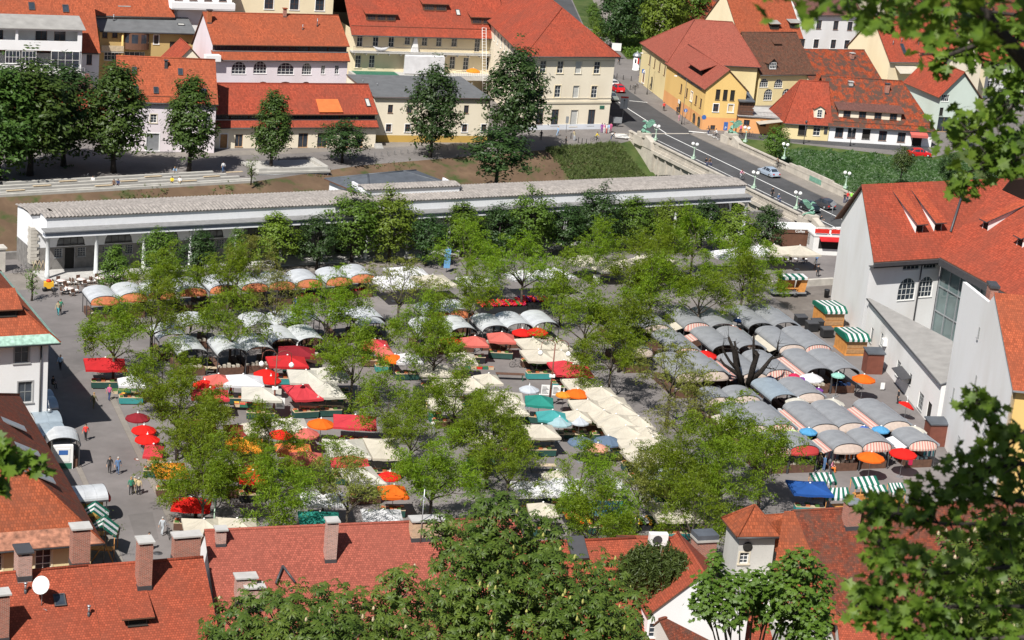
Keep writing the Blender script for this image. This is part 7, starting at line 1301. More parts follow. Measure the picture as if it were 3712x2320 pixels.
for i, (p, s, lf, lab) in enumerate(((ov(2360, 250), .8, 'leaf_dark', 'dark tree beside the pale green house among maple leaves'), (ov(2310, 190), .7, 'leaf_mid', 'tree in front of the dormered red roof'), (ov(2270, 320), .9, 'leaf_dark', 'dark shrub tree on the quay opposite the restaurant'), (ov(2350, 420), 1.0, 'leaf_dark', 'dark tree rising over the red roof ridge'), (ov(2240, 400), .8, 'leaf_dark', 'shady bush above the river near the ivy wall'), (ov(2130, 380), .75, 'leaf_olive', 'thin olive bush at the quay railing'))):
    q = G((p[0], p[1]+40), 0); tree('bush_tree', lab, FB[2], (q.x, q.y, -1), i, s, lf, 'bark_dark', 'bushes on the quay')
q = G(ov(1830, 372)); tree('round_shrub', 'round green shrub beside the bridge balustrade and ivy wall', FB[2], (q.x, q.y, -1.2), 1, .95, 'leaf_mid', 'bark_dark', None)
q = G(ov(1180, 440))
# ivy curtain on the quay right of the bridge
npr.seed(9); a = BR0+bd*2+bn*2.5; hb = [G(T(3, 0, 60, 1400)), G(T(3, 0, 1480, 1500))]; P = []; Nn = []
for i in range(15000):
    t = npr.uniform(-.03, 1.25); e = hb[0].lerp(hb[1], t)-dirv(100)*.2; dn = npr.uniform(0, 1)**.8; p = e-dirv(117)*dn*11+Vector((0, 0, .3-dn*5.2+.4*math.sin(t*40+dn*9)*.6)); P.append(p); Nn.append((-.3+npr.normal()*.4, -.8+npr.normal()*.4, .8+npr.normal()*.4))
o = scatter('ivy', *LEAF, P, Nn, npr.uniform(.45, .95, len(P)), 'leaf_ivy', False); tag(o, 'ivy covering the river wall beyond the bridge', 'ivy', None, 'stuff')
# weeds and grass on the near slope
P = []; Nn = []
for i in range(16000):
    k = npr.randint(0, 3)
    if k < 2: b_ = BT[4].lerp(BT[5], npr.uniform(.7, 1.0)); dn = npr.uniform(-.02, .85)
    else:
        j = npr.randint(1, 5); b_ = BT[j].lerp(BT[j+1], npr.uniform(0, 1)); dn = npr.uniform(0, .9)
        if math.sin(b_.x*.55+dn*4)+math.sin(b_.x*.21) < .6: continue
    p = b_-VA*15*dn; P.append((p.x, p.y, -6*max(0, dn)**1.1+.15)); a_ = npr.uniform(0, 6.28); Nn.append((math.cos(a_), math.sin(a_)-.3, .5))
o = scatter('grass', [(-.06, 0, 0), (.06, 0, 0), (.02, 1, .1), (-.3, .1, .1), (-.22, .8, .2)], [(0, 1, 2), (0, 3, 4)], P, Nn, npr.uniform(.4, .9, len(P)), 'leaf_grass', False); tag(o, 'tall grass and weeds on the brown river slope', 'grass', None, 'stuff')
P = []; Nn = []; hq = [G(T(2, 0, *p)) for p in ((860, 300), (1320, 380), (1330, 575), (1080, 545))]
for i in range(3500):
    a_, b_ = npr.uniform(0, 1, 2); p = hq[0].lerp(hq[1], a_).lerp(hq[3].lerp(hq[2], a_), b_); P.append((p.x, p.y, npr.uniform(.1, 1.5))); Nn.append(npr.normal(size=3)+np.array([0, -.3, 1]))
o = scatter('hedge', *LEAF, P, Nn, npr.uniform(.4, .9, len(P)), 'leaf_mid', False); tag(o, 'low green hedge planting along the park path', 'hedge', None, 'stuff')
# pollarded trunk among the grey roofs
q = G(w1(1012, 806), 0); t = thing('pollarded_tree', 'leafless dark pollarded tree standing among the grey barrel roofs', 'tree', q); m = MB(); npr.seed(3)
m.tube([(0, 0, 0), (.05, .1, 1.6), (0, 0, 2.6)], [.5, .42, .45], 9)
TW = lambda x, y, dz: G(w1(x, y), dz)-q
m.build('trunk', 'bark_dark', t)
for pts, rad in ((((985, 700), (935, 540), (915, 430), (882, 345)), (.3, .24, .17, .12)), (((985, 640), (925, 595), (850, 545), (820, 500)), (.24, .18, .14, .07)), (((960, 600), (890, 520), (842, 440), (838, 410)), (.18, .14, .11, .08)), (((960, 560), (945, 470), (925, 375)), (.16, .13, .1)), (((1030, 690), (1060, 560), (1090, 470), (1075, 450)), (.34, .3, .25, .2)), (((1070, 540), (1062, 420), (1065, 325)), (.16, .13, .08)), (((1050, 650), (1120, 590), (1190, 500), (1275, 480)), (.3, .24, .16, .09)), (((1180, 510), (1235, 440), (1243, 378)), (.15, .11, .06)), (((1090, 620), (1150, 565), (1225, 580)), (.12, .08, .03))):
    n_ = len(pts); y0 = q.y; vs = []
    for j, (x, y) in enumerate(pts):
        g = GP(w1(x, y), q+Vector((0, -.2-.15*j, 0)), Vector((0, 1, 0))); vs.append(g-q)
    mm = MB(); mm.tube(vs, [r_*1.12 for r_ in rad], 8)
    for k_ in range(7):
        e_ = vs[-1].lerp(vs[-2], npr.uniform(0, .7)); d_ = Vector(npr.normal(size=3)*.45+np.array([0, 0, .35])); mm.tube([e_, e_+d_*.6, e_+d_*1.3+Vector((0, 0, .1))], [.03, .018, .006], 4); mm.build('limb', 'bark_dark', t)
# weeping birch on the roof terrace and small trees
npr.seed(12); q = G(T(2, 3, 1370, 740), 9.2); t = thing('weeping_birch', 'weeping olive green birch between the two orange roofs', 'tree', Vector((q.x, q.y, 0))); m = MB(); m.tube([(0, 0, 0), (0, 0, 7.5), (.3, .2, 10.2)], [.14, .1, .03], 6); m.build('trunk', 'bark_pale', t); P = []; Nn = []
for i in range(420):
    a_ = npr.uniform(0, 6.28); r_ = npr.uniform(.2, 1)**.6*2.6; x, y = math.cos(a_)*r_*1.15, math.sin(a_)*r_*.7; zt = 10.4-.25*r_*r_+npr.normal()*.2
    for j in range(22): P.append((x+npr.normal()*.06, y+npr.normal()*.06, zt-j*.11)); Nn.append(npr.normal(size=3)+np.array([0, -.6, .2]))
scatter('crown', *LONG, P, Nn, npr.uniform(.3, .55, len(P)), 'leaf_olive', t)
SM = dense(55, 1.5, 2.2, 1.2, 34, 12, .2, .2, .3)
for p, lab in ((T(0, 1, 300, 1330), 'spindly young tree by the mansion roof edge'), (T(0, 1, 2370, 235), 'thin young tree at the end of the stepped terrace')):
    q = G(p); tree('sapling', lab, SM, (q.x, q.y, 0), 1, 1.15, 'leaf_mid', 'bark', None)
q = G(T(0, 3, 975, 790)); t = thing('bare_tree', 'small thin-leaved tree in a wooden frame beside the striped tents', 'tree', q); m = MB(); tips = []; npr.seed(4); branch(m, Vector((0, 0, 0)), Vector((0, 0, 1)), 2.2, .07, 2, tips, .7, .2); m.build('trunk', 'bark_pale', t); P = [np.array(p)+npr.normal(size=3)*.2 for p, d in tips for _ in range(6)]; scatter('crown', *LEAF, P, npr.normal(size=(len(P), 3)), .16, 'leaf_olive', t)
for s in (-1, 1): m = MB(); m.tube([(s*1.0, -.3, 0), (0, .2, 1.9)], .06, 5); m.build('stake', 'wood_orange', t)
# ---------------------------------------------------------------- people
for k, c in dict(skin=(.5, .29, .19), hair_dark=(.03, .02, .015), hair_fair=(.35, .22, .09), hair_grey=(.4, .39, .37), shoe=(.03, .028, .025)).items(): plain(k, c, .7, .08)
for k, c in dict(sky=(.32, .5, .72), black=(.022, .022, .026), denim=(.09, .17, .32), camo=(.16, .14, .07), rose=(.52, .1, .22), green=(.03, .2, .12), sand=(.55, .44, .25), grey=(.42, .45, .48), red=(.62, .04, .03), yellow=(.78, .6, .03), white=(.78, .78, .78), teal=(.06, .33, .36), neon=(.3, .75, .08), purple=(.25, .06, .3), navy=(.03, .05, .13), brown=(.14, .08, .05), pink=(.75, .3, .42), khaki=(.3, .26, .16), orange=(.75, .2, .03)).items(): plain('wear_'+k, c, .85, .1, 6)
def person_mesh(pose):
    J = []; Ed = []; Rr = []; Tg = []
    def j(p, r, t, par=None):
        J.append(p); Rr.append(r); Tg.append(t)
        if par is not None: Ed.append((par, len(J)-1))
        return len(J)-1
    sit = pose in ('sit', 'ride'); hz = .92 if not sit else (.5 if pose == 'sit' else .98); ln = .0 if pose in ('stand', 'walk') else (.06 if pose == 'sit' else .22)
    if pose == 'bend': ln = .45
    pel = j((0, 0, hz), (.15, .12), 1); be = j((0, -ln*.35, hz+.2), (.14, .105), 0, pel); ch = j((0, -ln*.9, hz+.42), (.165, .115), 0, be); nk = j((0, -ln*1.15, hz+.56), (.06, .06), 2, ch); hd = j((0, -ln*1.25-.02, hz+.68), (.085, .1), 2, nk); tp = j((0, -ln*1.25, hz+.8), (.07, .085), 3, hd)
    j((0, -ln*1.25-.125, hz+.665), (.015, .015), 2, hd)
    for s in (-1, 1):
        if pose == 'walk': kn, an, to = (s*.09, -s*.14, .5), (s*.09, s*-.02 if s > 0 else .24, .09 if s > 0 else .14), (s*.1, (-.14 if s > 0 else .13), .04)
        elif pose == 'sit': kn, an, to = (s*.12, -.42, .5), (s*.12, -.45, .1), (s*.13, -.6, .04)
        elif pose == 'ride': kn, an, to = (s*.1, -.32, .68 if s > 0 else .8), (s*.1, -.12, .3 if s > 0 else .45), (s*.1, -.28, .26 if s > 0 else .41)
        else: kn, an, to = (s*.1, -.02, .5), (s*.11, .02, .09), (s*.13, -.13, .04)
        hp = j((s*.09, -.02 if not sit else -.05, hz-.06), (.095, .1), 1, pel); k = j(kn, (.062, .065), 1, hp); a = j(an, (.042, .045), 1, k); j(to, (.038, .028), 4, a)
        sw = (.2*s if pose == 'walk' else 0)
        sh = j((s*.19, -ln*.95, hz+.46), (.062, .062), 0, ch)
        if pose == 'ride': el, wr = (s*.26, -ln-.22, hz+.3), (s*.24, -ln-.42, hz+.12)
        elif pose in ('sit', 'bend'): el, wr = (s*.25, -ln-.05, hz+.2), (s*.16, -ln-.28, hz+.12)
        elif pose == 'carry': el, wr = (s*.25, .0, hz+.2), (s*.18, -.24, hz+.2)
        else: el, wr = (s*.26, sw*.5+.02, hz+.19), (s*.28, sw-.04, hz-.05)
        e = j(el, (.045, .045), 0, sh); w = j(wr, (.03, .03), 2, e); wv = (Vector(wr)-Vector(el)).normalized(); pm = Vector(wr)+wv*.07; p = j(tuple(pm), (.038, .022), 2, w)
        for q in range(4): f = pm+wv*(.075-.012*abs(q-1.3))+Vector((0, (q-1.5)*.018, 0)); j(tuple(f), (.0085, .0085), 2, p)
        j(tuple(Vector(wr)+wv*.06+Vector((0, -.045, 0))), (.01, .01), 2, w)
    me = bpy.data.meshes.new('p'); me.from_pydata(J, Ed, []); ob = bpy.data.objects.new('p', me); COL.objects.link(ob); ob.modifiers.new('s', 'SKIN')
    for i, r in enumerate(Rr): me.skin_vertices[0].data[i].radius = r; me.skin_vertices[0].data[i].use_root = (i == 0)
    sb = ob.modifiers.new('u', 'SUBSURF'); sb.levels = 1; sb.render_levels = 1
    dg = bpy.context.evaluated_depsgraph_get(); out = bpy.data.meshes.new_from_object(ob.evaluated_get(dg)); bpy.data.objects.remove(ob); bpy.data.meshes.remove(me)
    JV = [Vector(p) for p in J]
    def sdist(c, e):
        a, b = JV[e[0]], JV[e[1]]; k = max(0, min(1, (c-a).dot(b-a)/max(1e-6, (b-a).length_squared))); return (c-a.lerp(b, k)).length
    for p in out.polygons:
        c = p.center; a, b = min(Ed, key=lambda e: sdist(c, e)); nb = (c-JV[b]).length < (c-JV[a]).length or a == 0
        p.material_index = Tg[b] if nb else Tg[a]; p.use_smooth = True
    hc = JV[hd]; out.name = 'body'
    hm = MB(); pr = [(.001, .125), (.05, .115), (.085, .08), (.1, .03), (.098, -.02), (.07, -.06)]; hm.lathe(pr[::-1], (hc.x, hc.y+.022, hc.z+.03), 10); return out, hm.data('hair')
PM = {k: person_mesh(k) for k in ('stand', 'walk', 'sit', 'ride', 'bend', 'carry')}
def person(label, loc, rz, pose, top, bot, hair='hair_dark', s=1.0, z=None):
    t = thing('person', label, 'person', loc, R(rz)); t.scale = (s, s, s); b = link('body', PM[pose][0], ['wear_black', 'wear_black', 'skin', 'hair_dark', 'shoe'], t)
    for i, m in enumerate(('wear_'+top, 'wear_'+bot, 'skin', hair, 'shoe')): b.material_slots[i].link = 'OBJECT'; b.material_slots[i].material = M[m]
    h = link('hair', PM[pose][1], 'hair_dark', t); h.material_slots[0].link = 'OBJECT'; h.material_slots[0].material = M[hair]; return t
def bike_proto():
    t = thing('bicycle', '', ''); m = MB(); A = Vector((0, .52, .34)); B = Vector((0, -.54, .34)); C_ = Vector((0, .08, .3)); S = Vector((0, .2, .86)); H = Vector((0, -.38, .9))
    for p, q in ((A, C_), (C_, S), (A, S), (C_, H-Vector((0, 0, .15))), (S-Vector((0, 0, .1)), H-Vector((0, 0, .08))), (B, H), (H, H+Vector((0, .05, .15)))): m.tube([p, q], .02, 5)
    m.build('frame', 'metal_dark', t); m = MB(); m.tube([(-.28, -.26, 1.02), (-.1, -.36, 1.06), (.1, -.36, 1.06), (.28, -.26, 1.02)], .017, 5); m.build('handlebar', 'metal_grey', t); m = MB(); m.lathe([(.001, 0), (.1, .02), (.1, .06), (.001, .08)], (0, .22, .86), 8, 0, True, .8, 1.4); m.build('saddle', 'plastic_black', t)
    for c in (A, B):
        m = MB(); n = 18; r = .33
        m.tube([c+Vector((0, r*math.cos(i*2*math.pi/n), r*math.sin(i*2*math.pi/n))) for i in range(n+1)], .022, 5, 0, False)
        for i in range(6): a = i*math.pi/6; v = Vector((0, r*math.cos(a), r*math.sin(a))); m.tube([c-v, c+v], .004, 3, 0, False)
        m.build('wheel', 'plastic_black', t)
    return t
BK = Proto(bike_proto)
PP = [  # feet in the photo, heading, pose, top, trousers, hair, label
 (T(0, 2, 568, 475), 0, 'walk', 'sky', 'black', 'hair_dark', 'person in light blue shirt walking alone past the white mansion'), (T(0, 2, 885, 838), 160, 'walk', 'camo', 'camo', 'hair_fair', 'person in camouflage jacket with a bag walking along the side street'), (T(0, 2, 1032, 762), 170, 'walk', 'rose', 'navy', 'hair_fair', 'person in pink shirt with a backpack beside cabbage crates'), (T(0, 2, 1035, 1452), 10, 'walk', 'black', 'black', 'hair_dark', 'person in long black coat walking beside one in denim'), (T(0, 2, 1112, 1458), 5, 'walk', 'denim', 'denim', 'hair_grey', 'person in denim jacket with a dark bag near the manhole ring'),
 (T(0, 3, 1235, 138), 20, 'stand', 'green', 'black', 'hair_fair', 'person in green jacket in the group of three'), (T(0, 3, 1270, 130), 190, 'stand', 'sand', 'khaki', 'hair_grey', 'person in the middle of the group of three, half hidden'), (T(0, 3, 1308, 143), 185, 'stand', 'sand', 'black', 'hair_grey', 'person in cream jacket with bag in the group of three'), (T(0, 3, 1532, 522), 170, 'walk', 'grey', 'grey', 'hair_grey', 'person in grey pushing a bicycle at the kerb'), (T(0, 3, 1405, 668), 0, 'walk', 'white', 'brown', 'hair_dark', 'person in white and brown half hidden by a tall chimney'),
 (T(0, 2, 800, 310), 90, 'stand', 'black', 'black', 'hair_dark', 'person in black at the corner of the red kerb canopy'), (T(0, 2, 808, 1140), 0, 'walk', 'red', 'black', 'hair_dark', 'person in dark red walking in the mansion shadow'), (T(0, 2, 495, 640), 60, 'sit', 'black', 'black', 'hair_dark', 'person in dark clothes sitting at the edge of the mansion shadow'), (T(0, 1, 548, 1470), 0, 'walk', 'khaki', 'teal', 'hair_dark', 'person in olive top walking in front of the cafe tables'), (T(0, 1, 570, 1450), 0, 'walk', 'green', 'black', 'hair_dark', 'person just behind the walker in olive top'), (T(0, 1, 625, 1275), 300, 'sit', 'white', 'black', 'hair_dark', 'person in white sitting at the front cafe table'),
 (T(2, 0, 272, 1325), 170, 'stand', 'black', 'black', 'hair_dark', 'person in black standing beside the dark corner tree'), (T(2, 0, 430, 1285), 100, 'walk', 'sky', 'sky', 'hair_fair', 'person in pale blue walking under the cream facade'), (T(2, 0, 505, 1385), 100, 'walk', 'black', 'black', 'hair_dark', 'person in dark jacket with a red bag on the quay path'), (T(2, 0, 588, 1332), 200, 'bend', 'khaki', 'grey', 'hair_dark', 'person bending forward by a bollard on the quay'), (T(2, 0, 845, 1255), 20, 'stand', 'purple', 'purple', 'hair_dark', 'person in purple at the corner of the cream house'), (T(2, 0, 868, 1258), 40, 'stand', 'pink', 'white', 'hair_dark', 'person in pink and white within the corner group'), (T(2, 0, 890, 1262), 90, 'stand', 'white', 'red', 'hair_fair', 'person in white top and red trousers within the corner group'), (T(2, 0, 910, 1258), 120, 'stand', 'sky', 'white', 'hair_dark', 'person in blue top within the corner group'), (T(2, 0, 930, 1250), 160, 'stand', 'rose', 'rose', 'hair_dark', 'person in deep pink at the road side of the corner group'), (T(2, 0, 932, 1340), 90, 'bend', 'black', 'navy', 'hair_dark', 'person in black bending by the bridge railing end'),
 (T(2, 0, 1008, 612), 30, 'walk', 'black', 'black', 'hair_dark', 'person in black on the path near the advertising column'), (T(2, 0, 1205, 765), 0, 'stand', 'navy', 'black', 'hair_dark', 'person in dark navy behind the blue crossing sign'), (T(2, 0, 1240, 785), 0, 'stand', 'black', 'black', 'hair_dark', 'person in black beside the crossing sign pole'), (T(2, 0, 1300, 800), 0, 'walk', 'orange', 'khaki', 'hair_fair', 'person in orange by the yellow house doorway'), (T(2, 0, 1432, 1050), 0, 'walk', 'red', 'black', 'hair_dark', 'person in red top walking on the pavement along the yellow house'), (T(2, 0, 1558, 1085), 0, 'walk', 'black', 'black', 'hair_dark', 'person in long black at the yellow house archway'), (T(2, 0, 1575, 1142), 60, 'stand', 'pink', 'pink', 'hair_fair', 'child in bright pink on the pavement by the yellow house'), (T(2, 0, 1325, 842), 20, 'walk', 'brown', 'black', 'hair_dark', 'person in brown walking down from the park'),
 (T(3, 0, 190, 1272), 90, 'walk', 'white', 'grey', 'hair_dark', 'person in pale clothes passing the restaurant awning'), (T(3, 1, 35, 360), 30, 'stand', 'black', 'black', 'hair_dark', 'person in black leaning at the balustrade near the globe lamp'), (T(3, 1, 92, 392), 40, 'sit', 'denim', 'navy', 'hair_grey', 'person in denim with blue bag at the balustrade'), (T(3, 1, 718, 412), 10, 'stand', 'black', 'navy', 'hair_dark', 'person in black shirt among three by the white gable'), (T(3, 1, 745, 398), 20, 'stand', 'red', 'navy', 'hair_dark', 'person in red and blue among three by the white gable'), (T(3, 1, 782, 400), 20, 'stand', 'neon', 'black', 'hair_dark', 'person in neon green jacket by the white gable'), (T(3, 1, 448, 1000), 120, 'carry', 'denim', 'denim', 'hair_dark', 'person in denim shirt carrying a cardboard box'), (T(3, 1, 440, 1045), 100, 'walk', 'white', 'brown', 'hair_dark', 'person in white shirt walking behind the box carrier'), (T(3, 1, 465, 1105), 0, 'walk', 'black', 'black', 'hair_dark', 'person all in black walking towards the wooden trailer'),
 (T(2, 1, 1828, 48), 30, 'sit', 'black', 'navy', 'hair_dark', 'person in black sitting on the bridge parapet beside another'), (T(2, 1, 1862, 50), 30, 'sit', 'brown', 'navy', 'hair_dark', 'person in brown sitting on the bridge parapet'), (T(0, 1, 878, 232), 0, 'sit', 'white', 'denim', 'hair_dark', 'person in white shirt sitting on the river steps'), (T(0, 1, 1075, 262), 0, 'sit', 'brown', 'black', 'hair_dark', 'person in brown sitting on the lowest river step'), (T(0, 1, 1115, 262), 0, 'sit', 'navy', 'black', 'hair_dark', 'person in navy sitting on the lowest river step'), (T(0, 1, 1625, 236), 0, 'sit', 'yellow', 'black', 'hair_dark', 'person in yellow shirt sitting on the river steps'), (T(0, 1, 1698, 236), 0, 'sit', 'white', 'khaki', 'hair_dark', 'person in white sitting next to the one in yellow'), (T(0, 1, 2108, 118), 20, 'stand', 'white', 'denim', 'hair_dark', 'person in white and jeans standing on the quay near wooden planks'), (T(0, 1, 1655, 165), 0, 'bend', 'sky', 'khaki', 'hair_fair', 'person in pale blue leaning on the upper river step'),
 (w3(1372, 922), 100, 'stand', 'khaki', 'black', 'hair_grey', 'person in olive coat holding a bicycle by the cream canopies'), (w3(1468, 985), 150, 'stand', 'black', 'black', 'hair_dark', 'person in black before the plants under the cream canopy'), (w3(686, 1332), 270, 'stand', 'sand', 'khaki', 'hair_fair', 'person in beige shirt standing at stacked green crates'), (w3(735, 1455), 200, 'walk', 'white', 'grey', 'hair_dark', 'person in white walking past the ringed tree base'), (w4(1070, 288), 0, 'stand', 'red', 'black', 'hair_dark', 'vendor in red between fruit tables and the red canopy'), (w1(1468, 1296), 120, 'stand', 'sky', 'denim', 'hair_dark', 'shopper in pale blue near the hanging clothes'), (w1(1505, 1306), 160, 'stand', 'black', 'black', 'hair_dark', 'shopper in black between two others near the bottom row'), (w1(1535, 1300), 200, 'stand', 'khaki', 'black', 'hair_fair', 'shopper with tan backpack near the bottom row'), (w1(1570, 1312), 120, 'stand', 'denim', 'denim', 'hair_grey', 'shopper in jeans and denim shirt near the bottom row'), (w1(1622, 1318), 60, 'sit', 'pink', 'orange', 'hair_dark', 'person in pink and orange sitting by the hanging clothes'), (T(3, 2, 1222, 790), 280, 'stand', 'black', 'black', 'hair_dark', 'vendor in black at the annex canopy'),
 (w4(2195, 500), 90, 'stand', 'white', 'grey', 'hair_dark', 'person in white vest beside the wide red canopy'), (w2(1645, 545), 0, 'walk', 'denim', 'navy', 'hair_dark', 'person in blue crossing the gap behind the white stalls'), (w3(1190, 450), 100, 'stand', 'red', 'black', 'hair_dark', 'person in bright red by the flower stall'), (w1(545, 325), 90, 'stand', 'white', 'black', 'hair_dark', 'person in white between topmost and second barrel rows'), (w2(880, 720), 60, 'stand', 'brown', 'black', 'hair_dark', 'person in brown at the shaded pale barrel stalls'), (w4(990, 990), 120, 'bend', 'sky', 'denim', 'hair_dark', 'person in pale blue bending behind the bright red kerb canopy')]
for p, rz, pose, top, bot, hair, lab in PP:
    q = G(p, .3 if p[1] < 760 and p[0] > 2450 and p[0] < 3150 and 'white gable' in lab or 'parapet' in lab or 'balustrade' in lab else 0); person(lab, q, rz, pose, top, bot, hair, .72 if 'child' in lab else 1.0)
for p, rz, top, bot, lab, bl in ((T(2, 0, 785, 1342), 82, 'yellow', 'black', 'person in yellow top riding a bicycle on the quay', 'dark city bicycle ridden by the person in yellow'), (T(2, 0, 1862, 1285), 250, 'black', 'navy', 'person in black cycling over the zebra crossing', 'bicycle ridden by the person in black on the zebra crossing'), (T(2, 0, 1935, 1312), 250, 'white', 'black', 'person in white shirt cycling over the zebra crossing', 'bicycle ridden by the person in white on the zebra crossing'), (T(3, 1, 95, 75), 250, 'brown', 'black', 'person in brown cycling along the far balustrade', 'bicycle beside the far balustrade and silver car'), (T(2, 1, 2150, 185), 60, 'pink', 'grey', 'person in pink cycling past the colonnade roof corner', 'bicycle passing the colonnade roof corner'), (T(3, 1, 478, 625), 60, 'black', 'black', 'person in black cycling behind the red kiosk', 'bicycle behind the red kiosk'), (T(2, 0, 2160, 1270), 200, 'rose', 'navy', 'person in rose cycling by the dragon at the yellow house', 'bicycle by the dragon at the yellow house')):
    q = G(p, .42 if p[1] > 500 else .02); person(lab, q, rz, 'ride', top, bot); BK(bl, 'bicycle', q, R(rz), 1, 'ridden bicycles')
for p, rz, lab in ((T(0, 1, 180, 1085), 80, 'bicycle leaning at the white end wall of the colonnade'), (T(0, 1, 215, 1060), 100, 'second bicycle leaning at the colonnade end wall, nearer the pier'), (w3(1345, 965), 100, 'red-brown bicycle held in the open market square'), (w3(665, 1330), 60, 'bicycle beside the person in beige and green crates'), (T(0, 3, 1590, 540), 200, 'white front basket bicycle pushed along the kerb'), (T(0, 1, 510, 1280), 30, 'bicycle parked by the yellow cleaning cart'), (T(0, 1, 730, 1015), 80, 'bicycle in the shade of the colonnade'), (T(2, 0, 1150, 850), 150, 'bicycle parked at the rack by the road bend'), (T(2, 0, 1175, 835), 150, 'second bicycle parked at the rack by the road bend'), (T(2, 0, 2215, 1290), 100, 'bicycle chained beside the globe lamp at the yellow house'), (T(2, 0, 2250, 1295), 80, 'second bicycle chained beside the globe lamp at the yellow house'), (T(3, 0, 330, 1270), 90, 'blue framed bicycle at the restaurant door'), (T(3, 0, 700, 1300), 90, 'bicycle against the white riverside house'), (T(0, 1, 810, 195), 90, 'bicycle in tree shade behind the river steps'), (T(0, 0, 1600, 1475), 90, 'bicycle before the white house with grey roll door')): BK(lab, 'bicycle', G(p), R(rz), 1, None)
# ---------------------------------------------------------------- cars
for k, c in dict(silver=(.36, .43, .52), darkgrey=(.05, .05, .055), black=(.012, .017, .02), red=(.6, .015, .02), olive=(.2, .22, .2), white=(.7, .7, .7)).items():
    m, nt, b = newmat('paint_'+k); b.inputs['Base Color'].default_value = (*c, 1); b.inputs['Roughness'].default_value = .28; b.inputs['Coat Weight'].default_value = .6; b.inputs['Coat Roughness'].default_value = .08
def car(label, p, rz, paint, kind='sedan', z=0, group=None):
    q = G(p, z); t = thing('parked_car' if False else 'car', label, 'car', q, R(rz)); hb = kind == 'hatch'
    Ls, W2 = (4.4, .88) if not hb else (3.8, .85)
    st = [(-Ls/2, .62, .35, .62, .62, .6), (-Ls/2+.12, .8, .25, .82 if not hb else .95, .84, .7), (-Ls/2+(.55 if not hb else .28), W2, .2, .9, .93 if not hb else 1.1, .72), (-Ls/2+(1.05 if not hb else .62), W2, .2, .92, 1.36 if not hb else 1.46, .62), (-.1, W2, .2, .92, 1.46 if not hb else 1.52, .64), (.45, W2, .2, .91, 1.42 if not hb else 1.48, .62), (1.15, W2, .2, .9, .96, .72), (Ls/2-.5, W2, .22, .8, .85, .72), (Ls/2-.1, .78, .26, .66, .7, .66), (Ls/2, .62, .35, .55, .56, .55)]
    m = MB(); rings = []
    for x, w, zb, zl, zt, rw in st: rings.append([(x, -w*.96, zb), (x, -w, (zb+zl)/2), (x, -w*.97, zl), (x, -rw, zt), (x, rw, zt), (x, w*.97, zl), (x, w, (zb+zl)/2), (x, w*.96, zb)])
    for a, b in zip(rings, rings[1:]):
        for i in range(7): m.poly([a[i], b[i], b[i+1], a[i+1]], 0, True)
    m.poly(rings[0]); m.poly(rings[-1][::-1]); m.build('body', 'paint_'+paint, t)
    g = MB(); of = Vector((0, 0, .012))
    def pan(i0, i1, f0, f1, s):
        a, b = rings[i0], rings[i1]; lo, hi = (2, 3) if s < 0 else (5, 4); L2 = lambda p, q, f: Vector(p).lerp(Vector(q), f); p = [L2(a[lo], b[lo], f0), L2(a[lo], b[lo], f1), L2(a[hi], b[hi], f1), L2(a[hi], b[hi], f0)]; c = sum(p, Vector())/4; g.poly([c+(v-c)*.86+Vector((0, s*.02, .005)) for v in p])
    for s in (-1, 1): pan(3, 4, 0, 1, s); pan(4, 5, 0, 1, s); pan(2, 3, .45, 1, s); pan(5, 6, 0, .55, s)
    for i0, i1 in ((5, 6), (2, 3)):
        a, b = rings[i0], rings[i1]; p = [Vector(a[3]), Vector(b[3]), Vector(b[4]), Vector(a[4])]; c = sum(p, Vector())/4; n = (p[1]-p[0]).cross(p[2]-p[0]).normalized(); n = n if n.z > 0 else -n; g.poly([c+(v-c)*.86+n*.02 for v in p])
    g.build('window', 'glass', t)
    wm = MB(); wm.tube([(0, -.1, 0), (0, .1, 0)], .31, 14); wm.tube([(0, -.106, 0), (0, .106, 0)], .19, 10, 1); wd = wm.data('wheel')
    for x in (-Ls/2+.85, Ls/2-.8):
        for y in (-W2+.06, W2-.06): link('wheel', wd, ['plastic_black', 'metal_grey'], t, Vector((x, y, .31)))
    for y in (-.58, .58):
        a = MB(); a.box(-Ls/2-.02, -Ls/2+.1, y-.14, y+.14, .6, .78); a.build('tail_light', 'plastic_red', t); a = MB(); a.box(Ls/2-.12, Ls/2+.0, y-.14, y+.14, .5, .62); a.build('headlight', 'paper', t)
    a = MB(); a.box(-Ls/2-.015, -Ls/2+.1, -.26, .26, .42, .53); a.build('number_plate', 'paper', t); return t
car('silver sedan driving away over the bridge', T(3, 1, 5, 145), 120, 'silver', 'sedan', .31); car('dark grey hatchback on the bridge beside the three walkers', T(3, 1, 530, 450), 120, 'darkgrey', 'hatch', .31); car('black hatchback coming over the bridge behind the copper dragon', T(3, 1, 390, 480), -60, 'black', 'hatch', .31); car('bright red car driving away at the road bend', T(2, 0, 995, 865), 113, 'red', 'hatch', 0); car('olive grey car coming out beside the cream house', T(2, 0, 930, 945), -62, 'olive', 'hatch', 0); car('white car half hidden behind the red car', T(2, 0, 935, 820), 118, 'white', 'hatch', 0); car('red car parked on the quay under a thin bush', T(3, 0, 1425, 1478), 8, 'red', 'sedan', 0)
